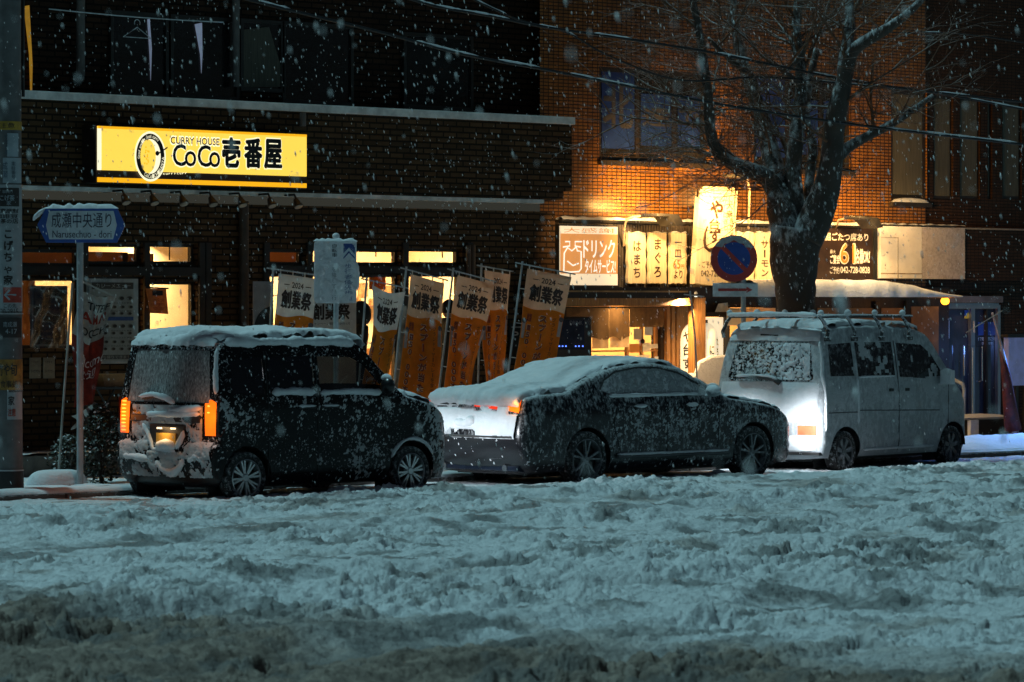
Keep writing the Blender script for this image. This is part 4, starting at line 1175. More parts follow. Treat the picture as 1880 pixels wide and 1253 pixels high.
def seg_dist(P, line):
    best = np.full(len(P), 1e9)
    for (x0, y0), (x1, y1) in zip(line[:-1], line[1:]):
        dx, dy = x1 - x0, y1 - y0
        L = dx * dx + dy * dy
        if L < 1e-12: continue
        t = np.clip(((P[:, 0] - x0) * dx + (P[:, 1] - y0) * dy) / L, 0, 1)
        best = np.minimum(best, np.hypot(P[:, 0] - x0 - t * dx, P[:, 1] - y0 - t * dy))
    return best

def patch(outer, regions, step, extra=()):
    """triangulate a flat outline with named regions cut exactly along their outlines"""
    pts, edges, rings = [], [], []
    def ring(poly):
        q = resample(list(poly) + [poly[0]], step)[:-1]
        o = len(pts); pts.extend(q)
        edges.extend((o + i, o + (i + 1) % len(q)) for i in range(len(q)))
        rings.append(q + [q[0]])
    ring(outer)
    for name, polys in regions.items():
        for p in polys: ring(p)
    A = np.array(outer)
    lo, hi = A.min(0), A.max(0)
    gx, gy = np.meshgrid(np.arange(lo[0], hi[0], step), np.arange(lo[1], hi[1], step * .87), indexing='ij')
    gx = gx + (np.arange(gx.shape[1]) % 2)[None, :] * step * .5
    G = np.stack([gx.ravel(), gy.ravel()], -1)
    if len(extra): G = np.concatenate([G, np.array(extra)])
    G = G[in_poly(G, outer)]
    keep = np.ones(len(G), bool)
    for q in rings: keep &= seg_dist(G, q) > step * .12
    G = G[keep]
    V, E, F, *_ = delaunay_2d_cdt([Vector(p) for p in pts] + [Vector(p) for p in G.tolist()], edges, [], 0, 1e-6)
    V = np.array([tuple(v) for v in V])
    F = np.array([f for f in F if len(f) == 3])
    C = V[F].mean(1)
    F = F[in_poly(C, outer)]; C = V[F].mean(1)
    out, used = {}, np.zeros(len(F), bool)
    for name, polys in regions.items():
        sel = np.zeros(len(F), bool)
        for p in polys: sel |= in_poly(C, p)
        sel &= ~used; used |= sel
        out[name] = F[sel]
    out['body'] = F[~used]
    return V, out

class CarShell:
    def __init__(s, strip, bottom, W, r, plan_r, plan_f, tumble, crown, step=.07):
        """strip: silhouette from rear bottom over the roof to front bottom; bottom: sill line back to the rear with the wheel arches"""
        s.strip = resample(smooth_line(strip), step); s.bottom = bottom
        s.outline = s.strip + list(bottom)
        s.W, s.r, s.pr, s.pf, s.tb, s.crown, s.step = W, r, plan_r, plan_f, tumble, crown, step
        S = np.array(s.strip)
        s.S = S
        s.s = np.concatenate([[0], np.cumsum(np.hypot(*np.diff(S, axis=0).T))])
        T = np.gradient(S, axis=0); T /= np.maximum(np.hypot(T[:, 0], T[:, 1]), 1e-9)[:, None]
        s.nrm = np.stack([-T[:, 1], T[:, 0]], -1)
        s.xmin, s.xmax = S[:, 0].min(), S[:, 0].max()
    def half(s, x, z, d):
        x, z, d = map(lambda a: np.asarray(a, float), (x, z, d))
        a, c = s.pr; t = np.clip((s.xmin + a - x) / a, 0, 1); h = s.W / 2 - c * (1 - np.sqrt(np.clip(1 - t * t, 0, 1)))
        a, c = s.pf; t = np.clip((x - (s.xmax - a)) / a, 0, 1); h = h - c * (1 - np.sqrt(np.clip(1 - t * t, 0, 1)))
        zb, k = s.tb; h = h - k * np.clip(z - zb, 0, None) ** 1.25
        h = h - .06 * np.clip((.42 - z) / .25, 0, 1) ** 2
        t = np.clip(d / s.r, 0, 1); return h - s.r * (1 - np.sqrt(1 - (1 - t) ** 2))
    def side(s, x, z, off=0.0):
        P = np.array([[x, z]]); return float(s.half(x, z, seg_dist(P, s.strip)[0])) + off
    def at_s(s, q, v, off=0.0):
        q = np.asarray(q, float); v = np.asarray(v, float)
        x, z = np.interp(q, s.s, s.S[:, 0]), np.interp(q, s.s, s.S[:, 1])
        nx, nz = np.interp(q, s.s, s.nrm[:, 0]), np.interp(q, s.s, s.nrm[:, 1])
        h = s.half(x, z, np.zeros_like(x)); c = s.crown * (1 - v * v) + off
        return np.stack([x + nx * c, v * h, z + nz * c], -1)
    def s_rear(s, z):
        i = int(np.argmax(s.S[:, 1])); return float(np.interp(z, np.maximum.accumulate(s.S[:i + 1, 1]), s.s[:i + 1]))
    def s_x(s, x):
        j = int(np.argmin(s.S[:, 0])); k = int(np.argmax(s.S[:, 0]))
        return float(np.interp(x, np.maximum.accumulate(s.S[j:k + 1, 0]), s.s[j:k + 1]))

def tri_mesh(name, V3, F, m, parent, flip=False):
    u, inv = np.unique(F, return_inverse=True)
    F2 = inv.reshape(F.shape)
    if flip: F2 = F2[:, ::-1]
    me = bpy.data.meshes.new(name)
    me.from_pydata(V3[u].tolist(), [], F2.tolist())
    return finish(name, me, m, parent, smooth='all')

def build_shell(sh, root, mats_, side_regions, strip_regions, inset=.008, names=None):
    """mats_: region -> material; side regions as (x, z) polygons, strip regions as (s, v) polygons"""
    extra = []
    for i in range(0, len(sh.S)):
        for k in (.05, .2, .45, .8): extra.append(tuple(sh.S[i] - sh.nrm[i] * sh.r * k))
    V, reg = patch(sh.outline, side_regions, sh.step, extra)
    d = seg_dist(V, sh.strip)
    h = sh.half(V[:, 0], V[:, 1], d)
    ob = {}
    def oriented(F, V3, ref):
        a = V3[F]; n = np.cross(a[:, 1] - a[:, 0], a[:, 2] - a[:, 0]).sum(0)
        return bool(np.dot(n, ref) < 0)
    for sg_ in (-1, 1):
        for name, F in reg.items():
            if not len(F): continue
            y = h - (inset if name not in ('body',) and 'window' in name else 0)
            V3 = np.stack([V[:, 0], sg_ * y, V[:, 1]], -1)
            key = name.split('#')[0]
            if name == 'body': ob.setdefault('body', []).append((V3, F, oriented(F, V3, (0, sg_, 0)))); continue
            o = tri_mesh(key, V3, F, mats_[name], root, oriented(F, V3, (0, sg_, 0)))
            ob.setdefault(key, []).append(o)
    # the strip over the rear, roof and front
    top = [(q, 1.0) for q in sh.s]; L = sh.s[-1]
    outer = [(q, -1.0) for q in sh.s] + [(q, 1.0) for q in sh.s[::-1]]
    V, reg = patch(outer, strip_regions, sh.step * 1.3)
    for name, F in reg.items():
        if not len(F): continue
        V3 = sh.at_s(V[:, 0], V[:, 1], -inset if 'window' in name or 'windscreen' in name else (.006 if 'light' in name else 0))
        a = V3[F]; n = np.cross(a[:, 1] - a[:, 0], a[:, 2] - a[:, 0]); c = a.mean(1) - np.array([(sh.xmin + sh.xmax) / 2, 0, .7])
        flip = bool((n * c).sum() < 0)
        if name == 'body': ob['body'].append((V3, F, flip)); continue
        key = name.split('#')[0]
        ob.setdefault(key, []).append(tri_mesh(key, V3, F, mats_[name], root, flip))
    VV, FF, o = [], [], 0
    for V3, F, flip in ob['body']:
        u, inv = np.unique(F, return_inverse=True); F2 = inv.reshape(F.shape)
        if flip: F2 = F2[:, ::-1]
        VV.append(V3[u]); FF.append(F2 + o); o += len(u)
    me = bpy.data.meshes.new('body')
    me.from_pydata(np.concatenate(VV).tolist(), [], np.concatenate(FF).tolist())
    bm = bmesh.new(); bm.from_mesh(me); bmesh.ops.remove_doubles(bm, verts=bm.verts, dist=.0015); bm.to_mesh(me); bm.free()
    ob['body'] = finish('body', me, mats_['body'], root, smooth='all')
    return ob

def snow_cap(sh, root, s0, s1, v0, v1, thick, seed, name='snow', edge=.12, m=None, step=.035, lump=1.0, back=False):
    """a snow blanket lying on the strip between two stations"""
    ns, nv = max(6, int((s1 - s0) / step)), max(6, int((v1 - v0) * sh.W / 2 / step))
    q, v = np.meshgrid(np.linspace(s0, s1, ns + 1), np.linspace(v0, v1, nv + 1), indexing='ij')
    jag = .26 * (fbm(q * 6, v * 5, seed + 3, 4) - .5)
    e = np.minimum(np.minimum(q - s0, s1 - q), np.minimum(v - v0, v1 - v) * sh.W / 2) + jag * .5
    e = np.clip(e / edge, 0, 1)
    hgt = thick * np.sqrt(1 - (1 - e) ** 2) * (.45 + 1.1 * fbm(q * 2.0, v * 1.8, seed, 4)) + lump * .018 * (clods(q * 9, v * 6, seed + 5) - .3) * (e > .02) + lump * .012 * (fbm(q * 14, v * 10, seed + 7, 3) - .5)
    P = sh.at_s(q, v)
    hgt = np.maximum(hgt, -.004)
    # lift straight up where the surface looks up, outward on steep panels
    x, nx = 0, np.interp(q, sh.s, sh.nrm[:, 0]); nz = np.interp(q, sh.s, sh.nrm[:, 1])
    base = sh.at_s(q, v, 0.0)
    P = base + np.stack([nx * hgt, 0 * hgt, nz * hgt], -1)
    over = np.clip(1 - e * 1.6, 0, 1) * (np.abs(v) > .8)
    P[..., 1] += np.sign(v) * .03 * np.clip(hgt / max(thick, 1e-3), 0, 1) * (np.abs(v) > .8)
    b = MB(); b.v = list(map(tuple, P.reshape(-1, 3)))
    W_ = nv + 1
    b.f = [(i * W_ + j, (i + 1) * W_ + j, (i + 1) * W_ + j + 1, i * W_ + j + 1) for i in range(ns) for j in range(nv)]
    return b.build(name, m or SNOW, root, smooth='all')

def side_crust(sh, root, cover, seed, hmax=.02, sgn=-1, scale=5.5, keep=None, name='clinging_snow', step=.022, bias=None, m=None):
    """snow crust stuck on the flank, built only where it has gathered"""
    A = np.array(sh.outline); lo, hi = A.min(0), A.max(0)
    X, Z = np.meshgrid(np.arange(lo[0], hi[0], step), np.arange(lo[1], hi[1], step), indexing='ij')
    P = np.stack([X.ravel(), Z.ravel()], -1)
    ins = in_poly(P, sh.outline)
    if keep is not None: ins &= keep(P[:, 0], P[:, 1])
    d = seg_dist(P, sh.strip)
    n = .55 * fbm(P[:, 0] * scale, P[:, 1] * scale, seed, 5) + .30 * fbm(P[:, 0] * scale * .35, P[:, 1] * scale * .35, seed + 1, 3) + .15 * clods(P[:, 0] * scale * 3, P[:, 1] * scale * 3, seed + 2)
    if bias is not None: n = n + bias(P[:, 0], P[:, 1])
    th = np.quantile(n[ins], 1 - cover) if cover < 1 else n[ins].min() - .1
    h = np.clip((n - th) * 6, 0, 1)
    h = np.where(ins, np.sqrt(h) * hmax, 0)
    y = sh.half(P[:, 0], P[:, 1], d) + h - .002
    nx, nz = X.shape
    H = h.reshape(nx, nz); I = ins.reshape(nx, nz)
    on = (np.maximum(np.maximum(H[:-1, :-1], H[1:, :-1]), np.maximum(H[:-1, 1:], H[1:, 1:])) > 0) & I[:-1, :-1] & I[1:, :-1] & I[:-1, 1:] & I[1:, 1:]
    idx = np.arange(nx * nz).reshape(nx, nz)
    F = np.stack([idx[:-1, :-1], idx[1:, :-1], idx[1:, 1:], idx[:-1, 1:]], -1)[on]
    u, inv = np.unique(F, return_inverse=True); F2 = inv.reshape(F.shape)
    V3 = np.stack([P[u, 0], sgn * y[u], P[u, 1]], -1)
    if sgn > 0: F2 = F2[:, ::-1]
    me = bpy.data.meshes.new(name); me.from_pydata(V3.tolist(), [], F2.tolist())
    return tag(finish(name, me, m or SNOW, root, smooth='all'), kind='stuff')

def strip_crust(sh, root, s0, s1, v0, v1, cover, seed, hmax=.02, scale=5.5, name='clinging_snow', step=.022, bias=None, m=None):
    q, v = np.meshgrid(np.arange(s0, s1, step), np.arange(v0, v1, step / (sh.W / 2)), indexing='ij')
    yy = v * sh.W / 2
    n = .55 * fbm(q * scale, yy * scale, seed, 5) + .30 * fbm(q * scale * .35, yy * scale * .35, seed + 1, 3) + .15 * clods(q * scale * 3, yy * scale * 3, seed + 2)
    if bias is not None:
        B = sh.at_s(q, v); n = n + bias(B[..., 0], B[..., 1], B[..., 2])
    th = np.quantile(n, 1 - cover) if cover < 1 else n.min() - .1
    h = np.sqrt(np.clip((n - th) * 6, 0, 1)) * hmax
    nx = np.interp(q, sh.s, sh.nrm[:, 0]); nz = np.interp(q, sh.s, sh.nrm[:, 1])
    P = sh.at_s(q, v) + np.stack([nx * (h - .002), 0 * h, nz * (h - .002)], -1)
    on = np.maximum(np.maximum(h[:-1, :-1], h[1:, :-1]), np.maximum(h[:-1, 1:], h[1:, 1:])) > 0
    idx = np.arange(q.size).reshape(q.shape)
    F = np.stack([idx[:-1, :-1], idx[1:, :-1], idx[1:, 1:], idx[:-1, 1:]], -1)[on]
    u, inv = np.unique(F, return_inverse=True)
    me = bpy.data.meshes.new(name); me.from_pydata(P.reshape(-1, 3)[u].tolist(), [], inv.reshape(F.shape).tolist())
    return tag(finish(name, me, m or SNOW, root, smooth='all'), kind='stuff')

def ridge(pts, r, seed, name, root, m=None, flat=.75, n=9):
    """a lumpy bead of snow along a line"""
    P = [Vector(p) for p in pts]; L = [0]
    for a, b in zip(P[:-1], P[1:]): L.append(L[-1] + (b - a).length)
    k = max(4, int(L[-1] / .025)); Q, rad = [], []
    rr = random.Random(seed)
    for i in range(k + 1):
        t = L[-1] * i / k
        j = max(a for a in range(len(L)) if L[a] <= t + 1e-9); j = min(j, len(P) - 2)
        w = (t - L[j]) / max(L[j + 1] - L[j], 1e-6)
        p = P[j].lerp(P[j + 1], w)
        e = min(1, min(i, k - i) / 2.2 + .25)
        rad.append(r * e * (.7 + .6 * float(vnoise(t * 6, seed, seed)) ) * (.93 + .14 * rr.random()))
        Q.append(p + Vector((rr.uniform(-1, 1), rr.uniform(-1, 1), rr.uniform(-1, 1))) * r * .10)
    return MB().tube(Q, rad, n).build(name, m or SNOW, root, smooth='all')

RUBBER = snowy('snowy_tyre_rubber', (.018, .018, .018), .85, cover=.42, up=.12, scale=22, soft=.10, snowcol=(.45, .48, .50))
def make_wheel(root, x, y, zr, Rt, Rr, width, nsp, twin, sgn, mrim, curve=0.0):
    w = bpy.data.objects.new('wheel', None); COL.objects.link(w); w.parent = root; w.location = (x, y, zr); w.scale.x = 1 / root.scale.x
    o = sgn          # outward direction along y
    tp = [(Rr * .98, -width), (Rt * .93, -width), (Rt, -width * .8), (Rt, -.03), (Rt * .97, -.008), (Rt * .88, .004), (Rr * 1.06, .0), (Rr * .99, -.012)]
    MB().lathe([(r, h) for r, h in tp], (0, 0, 0), 'Y', 48, o).build('tyre', RUBBER, w, smooth=True)
    b = MB()
    b.lathe([(Rr * .985, -.10), (Rr * .985, -.012), (Rr * 1.0, -.002), (Rr * .965, .002), (Rr * .93, -.012), (Rr * .92, -.1)], (0, 0, 0), 'Y', 48, o)
    b.lathe([(.001, -.012), (.035, -.012), (.05, -.022), (.06, -.05), (.06, -.08)], (0, 0, 0), 'Y', 20, o)
    for k in range(nsp):
        a = 2 * math.pi * k / nsp + .2
        for da in ((-1, 1) if twin else (0,)):
            r0, r1 = .035, Rr * .95
            a0, a1 = a + da * twin * .25, a + da * twin * 1.0 + curve
            w0, w1 = (.011, .011) if twin else (.022, .034)
            def pt(r, ang, side, dep): return (r * math.cos(ang) - side * math.sin(ang), o * dep, r * math.sin(ang) + side * math.cos(ang))
            V = [pt(r0, a0, -w0, -.02), pt(r0, a0, w0, -.02), pt(r1, a1, w1, -.016), pt(r1, a1, -w1, -.016), pt(r0, a0, -w0, -.06), pt(r0, a0, w0, -.06), pt(r1, a1, w1, -.05), pt(r1, a1, -w1, -.05)]
            b.add(V, [(0, 1, 2, 3), (0, 3, 7, 4), (1, 5, 6, 2), (0, 4, 5, 1), (2, 6, 7, 3)])
    b.build('rim', mrim, w)
    MB().lathe([(.001, -.075), (Rr * .72, -.075), (Rr * .72, -.09)], (0, 0, 0), 'Y', 32, o).build('brake_disc', mat('dark_brake_steel', (.03, .03, .03), .6, .3), w)
    MB().lathe([(.001, -.11), (Rr * .95, -.11)], (0, 0, 0), 'Y', 32, o).build('wheel_back', BLACK, w)
    return w

def arch_bottom(x_front, z_front, wheels, Ra, zsill, zc, x_rear, z_rear, n=14):
    """sill line from the front bottom back to the rear bottom, with round wheel arches"""
    out = []
    for i, wx in enumerate(sorted(wheels, reverse=True)):
        dz = zsill - zc
        half = math.sqrt(Ra * Ra - dz * dz)
        a0 = math.atan2(dz, half)
        out += [(wx + Ra * math.cos(a), zc + Ra * math.sin(a)) for a in np.linspace(a0, math.pi - a0, n)]
    return out

def underbody(sh, root, x0, x1, z0, z1, w):
    return MB().box(x0, x1, -w, w, z0, z1).build('underbody', BLACK, root)

def arch_liner(root, x, y0, y1, zc, Ra):
    b = MB()
    b.grid(16, 1, lambda u, v: (x + Ra * math.cos(math.pi * u), y0 + (y1 - y0) * v, zc + Ra * math.sin(math.pi * u)))
    b.add([(x - Ra, y1, zc - .2), (x + Ra, y1, zc - .2), (x + Ra, y1, zc + Ra), (x - Ra, y1, zc + Ra)], [(0, 1, 2, 3)])
    return b.build('wheel_arch_liner', BLACK, root)

def seam(sh, root, pts, sgn=-1, r=.007, name='door_seam', m=None):
    P = [(x, sgn * (sh.side(x, z) + .0015), z) for x, z in resample(pts, .06)]
    return MB().tube(P, r, 5).build(name, m or BLACK, root)

ROADZ = -.10
# ------------------------------------------------------------------ black wagon
def wagon():
    W, X0_, Y0_ = 1.76, 25.69, 31.2
    root = thing('tall_wagon', 'black snow-covered tall wagon with glowing amber tail lights parked at the left', 'car', (X0_, Y0_ + W / 2, ROADZ + .03))
    strip = [(.12, .20), (.03, .30), (0, .48), (.0, .62), (.035, .68), (.04, .9), (.05, 1.1), (.09, 1.45), (.12, 1.66), (.19, 1.755), (.36, 1.785), (.9, 1.80), (1.6, 1.795), (2.0, 1.765), (2.18, 1.71), (2.42, 1.48), (2.72, 1.19), (2.85, 1.13), (3.15, 1.05), (3.38, .94), (3.49, .78), (3.53, .6), (3.53, .36), (3.46, .20)]
    sh = CarShell(strip, arch_bottom(3.46, .2, (.44, 2.87), .345, .20, .29, .12, .2), W, .036, (.12, .035), (.42, .26), (1.05, .16), .035)
    paint = snowy('snowy_black_paint', (.007, .007, .0075), .25, cover=.37, up=.28, scale=34, soft=.05, spec=.2, low=.05)
    frost = snowy('frosted_rear_glass', (.02, .021, .022), .15, cover=.40, veil=.75, up=.1, scale=34, soft=.2, stretch=(1, 1.6, .6), snowcol=(.66, .67, .67), spec=.2)
    amber = mat('glowing_amber_lens', (1, .22, .01), .4, emit=1.3, ecol=(1, .125, .003), var=.10, scale=14)
    privacy = snowy('dark_privacy_glass', (.008, .008, .009), .08, cover=.30, up=.1, scale=24, soft=.05)
    clear = glass_mat('car_window_glass', (.50, .49, .46), .07)
    lampg = mat('car_headlamp_lens', (.85, .9, 1), .3, emit=3.0, ecol=(.85, .93, 1), var=.02)
    sr = sh.s_rear
    side_r = {'quarter_window': [[(.24, 1.20), (.24, 1.56), (.70, 1.60), (.70, 1.20)]],
              'rear_door_window': [[(.78, 1.19), (.78, 1.605), (1.42, 1.605), (1.42, 1.19)]],
              'front_door_window': [[(1.50, 1.18), (1.50, 1.60), (1.98, 1.585), (2.16, 1.50), (2.44, 1.22), (2.44, 1.17)]]}
    st_r = {'rear_window': [[(sr(1.10), -.86), (sr(1.67), -.84), (sr(1.67), .84), (sr(1.10), .86)]],
            'tail_light#1': [[(sr(.75), -.995), (sr(1.11), -.995), (sr(1.14), -.90), (sr(1.12), -.78), (sr(.75), -.80)]],
            'tail_light#2': [[(sr(.75), .995), (sr(1.11), .995), (sr(1.14), .90), (sr(1.12), .78), (sr(.75), .80)]],
            'windscreen_window': [[(sh.s_x(2.24), -.88), (sh.s_x(2.66), -.92), (sh.s_x(2.66), .92), (sh.s_x(2.24), .88)]],
            'headlight#1': [[(sh.s_x(3.40), -.95), (sh.s_x(3.50), -.95), (sh.s_x(3.50), -.62), (sh.s_x(3.40), -.62)]],
            'headlight#2': [[(sh.s_x(3.40), .95), (sh.s_x(3.50), .95), (sh.s_x(3.50), .62), (sh.s_x(3.40), .62)]]}
    mats_ = {'body': paint, 'quarter_window': privacy, 'rear_door_window': privacy, 'front_door_window': clear, 'rear_window': frost, 'tail_light#1': amber, 'tail_light#2': amber, 'windscreen_window': clear, 'headlight#1': lampg, 'headlight#2': lampg}
    ob = build_shell(sh, root, mats_, side_r, st_r)
    underbody(sh, root, .2, 3.4, .17, .44, W / 2 - .26)
    MB().box(.25, 2.6, -.7, .7, .75, .78).build('cabin_floor', BLACK, root)
    silver = snowy('snowy_silver_rim', (.55, .57, .58), .3, .7, cover=.22, up=.1, scale=16, snowcol=(.6, .62, .64))
    for x in (.44, 2.87):
        for sgn in (-1, 1):
            make_wheel(root, x, sgn * (W / 2 - .012), .285, .285, .205, .16, 8, .13, sgn, silver)
            arch_liner(root, x, sgn * (W / 2 - .02), sgn * (W / 2 - .26), .29, .34)
    # tail lamp bulges and LED dots, wrap-round lens on the flank
    led = mat('bright_amber_led', (1, .62, .12), .4, emit=1.8, ecol=(1, .36, .03), var=.02)
    for i, sg_ in enumerate((-1, 1)):
        b = MB()
        for k in range(9 if sg_ > 0 else 2):
            p = sh.at_s(sr(.78 + .040 * k if sg_ > 0 else 1.00 + .07 * k), sg_ * (.91 if sg_ > 0 else .86), .012)
            b.ball(tuple(p), .012, .045 if sg_ > 0 else .02, .009, 8, 5)
        b.build('led', led, ob['tail_light'][i])
        z = np.linspace(.74, 1.14, 9)
        P = [(.07 + .10 * math.sin(math.pi * (q - .74) / .4), sg_ * (sh.side(.07 + .10 * math.sin(math.pi * (q - .74) / .4), q) + .004), q) for q in z]
        Q = [(.035, sg_ * (sh.side(.035, q) + .002), q) for q in z]
        b = MB(); b.add(P + Q, [(k, k + 1, 9 + k + 1, 9 + k) for k in range(8)]); b.build('side_lens', mat('dark_red_lens', (.10, .02, .012), .15), root)
        c = sh.at_s(sr(.95), sg_ * .90, .16); c = Vector(tuple(c)) + Vector((X0_, Y0_ + W / 2, ROADZ + .03))
        point('tail_light_glow', c, 2.0, (1, .25, .02), .05)
    # number plate in its recess, with its lamp
    pz = .70
    b = MB(); b.box(-.012, .03, -.34, .26, .585, .86); b.build('plate_recess', BLACK, root, bevel=.01)
    pl = MB().box(-.030, -.014, -.21, .12, .60, .765).build('number_plate', mat('yellow_number_plate', (.55, .32, .05), .5), root)
    ridge([(-.035, -.215, .62), (-.04, -.08, .65), (-.035, .12, .62)], .045, 5, 'plate_snow', root)
    ridge([(-.032, -.21, .61), (-.036, .12, .60)], .03, 6, 'plate_snow', root)
    lw = MB().box(-.03, .0, -.20, -.13, .808, .826).box(-.03, .0, .04, .11, .808, .826).build('plate_lamp', mat('plate_lamp_lens', (1, .85, .6), .4, emit=2.5, ecol=(1, .72, .4)), root)
    area('plate_light', (X0_ - .075, Y0_ + W / 2 - .045, ROADZ + .03 + .815), (X0_ - .03, Y0_ + W / 2 - .045, ROADZ + .66), .16, .8, (1, .62, .28))
    # dark garnish between the lamps, wiper, snow lines on the tailgate and bumper
    MB().box(-.008, .045, -.60, .60, .885, .965).build('garnish', BLACK, root, bevel=.01)
    MB().tube([(.02, -.10, 1.08), (.012, -.02, 1.125), (.012, .20, 1.16), (.02, .42, 1.135)], [.022, .02, .014, .01], 8).build('wiper', BLACK, root, smooth=True)
    ridge([(.005, -.16, 1.09), (-.005, -.03, 1.15), (.0, .22, 1.19), (.0, .46, 1.16)], .030, 11, 'wiper_snow', root)
    ridge([(.01, -.62, 1.05), (.0, -.35, 1.03), (.0, -.05, 1.00)], .045, 12, 'tailgate_snow', root)
    ridge([(.0, -.60, .985), (-.005, -.2, .975), (-.0, .32, .965)], .035, 13, 'tailgate_snow', root)
    ridge([(-.01, .38, .86), (-.02, .26, .74), (-.02, .18, .585), (-.02, -.23, .565)], .028, 14, 'tailgate_snow', root)
    ridge([(-.01, -.34, .80), (-.02, -.30, .70), (-.02, -.22, .59)], .032, 15, 'tailgate_snow', root)
    ridge([(-.01, .72, .50), (-.02, .45, .49), (-.02, .22, .47)], .040, 16, 'bumper_snow', root)
    ridge([(-.02, .13, .46), (-.03, .0, .36), (-.03, -.18, .33), (-.03, -.30, .40), (-.02, -.36, .50)], .042, 17, 'bumper_snow', root)
    ridge([(-.0, -.40, .46), (-.0, -.55, .53), (.02, -.70, .46)], .045, 18, 'bumper_snow', root)
    ridge([(.08, -.79, 1.70), (.06, -.795, 1.45), (.05, -.81, 1.2)], .030, 19, 'pillar_snow', root)
    # roof blanket with an overhanging rim, bonnet and mirror snow
    snow_cap(sh, root, sr(1.755), sh.s_x(2.22), -.99, .99, .085, 41, 'roof_snow', edge=.10)
    snow_cap(sh, root, sr(1.70), sr(1.78), -.93, .98, .045, 43, 'roof_snow', edge=.05)
    ridge([(sx, -(sh.side(sx, 1.70)) - .0, 1.765 - .03 * (sx > 1.9)) for sx in np.linspace(.20, 2.05, 12)], .050, 44, 'roof_edge_snow', root)
    snow_cap(sh, root, sh.s_x(2.75), sh.s_x(3.32), -.97, .97, .05, 45, 'bonnet_snow', edge=.14, lump=1.6)
    for k, (a, b_, z, r) in enumerate(((.80, 1.42, 1.20, .045), (1.50, 2.40, 1.185, .030))):
        ridge([(a, -(sh.side(a, z) + .012), z + .01), ((a + b_) / 2, -(sh.side((a + b_) / 2, z) + .012), z + .02), (b_, -(sh.side(b_, z) + .012), z)], r, 50 + k, 'sill_snow', root)
    for k, hx in enumerate((1.28, 1.62)):
        z = 1.04
        MB().tube([(hx - .13, -(sh.side(hx, z) + .02), z), (hx + .13, -(sh.side(hx, z) + .02), z)], .014, 8).build('door_handle', BLACK, root, smooth=True)
        ridge([(hx - .13, -(sh.side(hx, z) + .022), z + .012), (hx + .13, -(sh.side(hx, z) + .022), z + .012)], .018, 60 + k, 'handle_snow', root)
    for sgn in (-1, 1):
        mh = MB(); yb = sgn * (sh.side(2.38, 1.2) + .12)
        mh.ball((2.40, yb, 1.26), .07, .10, .095, 16, 10); mh.tube([(2.42, sgn * (sh.side(2.4, 1.2) - .02), 1.19), (2.41, yb, 1.21)], .025, 8)
        mi = mh.build('mirror', mat('black_mirror_shell', (.012, .012, .013), .3), root, smooth='all')
        ridge([(2.38, yb - sgn * .08, 1.345), (2.40, yb, 1.36), (2.40, yb + sgn * .07, 1.34)], .038, 70, 'mirror_snow', mi)
    seam(sh, root, [(.74, .28), (.74, 1.66)], name='door_seam'); seam(sh, root, [(1.46, .25), (1.46, 1.66)]); seam(sh, root, [(2.46, .62), (2.46, 1.2)])
    side_crust(sh, root, .085, 3, .013, step=.0125, m=snow_mat('dulled_snow', (.55, .57, .58), 1.2, .9), bias=lambda x, z: .30 * (fbm(x * 1.7, z * 2.2, 77, 3) - .5) + .10 * np.clip((x - 2.3) / 1.0, 0, 1) + .03 * np.clip((.9 - z), 0, 1) - .25 * ((z > 1.20) & (x > 1.5) & (x < 2.4)) - .10 * ((z > 1.20) & (x < 1.4)), scale=36)
    strip_crust(sh, root, sr(.30), sr(1.08), -.97, .97, .50, 7, .022, bias=lambda x, y, z: -.4 * ((np.abs(y + .045) < .32) & (z > .56) & (z < .87)) - .06 * (z < .5) - .5 * ((np.abs(y) > .60) & (z > .68) & (z < 1.2)), scale=9, step=.016, m=snow_mat('dulled_snow', (.55, .57, .58), 1.2, .9))  # rear snow darkened in colour, standing in for light that misses it
    ridge([(2.87 + .36 * math.cos(a), -(sh.side(min(3.2, 2.87 + .36 * math.cos(a)), .3 + .36 * math.sin(a)) + .005), .29 + .37 * math.sin(a)) for a in np.linspace(.5, 2.7, 10)], .02, 81, 'arch_snow', root)
    for sg_ in (-.52, .52):
        spot('headlight_beam', (X0_ + 3.60, Y0_ + W / 2 + sg_, ROADZ + .74), (X0_ + 6.6, Y0_ + W / 2 + sg_ - .03, ROADZ + .50), 46, (.86, .94, 1.0), 112, 1.0, .05, .36)
        spot('headlight_spill', (X0_ + 3.60, Y0_ + W / 2 + sg_, ROADZ + .70), (X0_ + 4.2, Y0_ + W / 2 + sg_ - .1, ROADZ), 26, (.80, .90, 1.0), 100, 1.0, .05)
    return root
wagon()
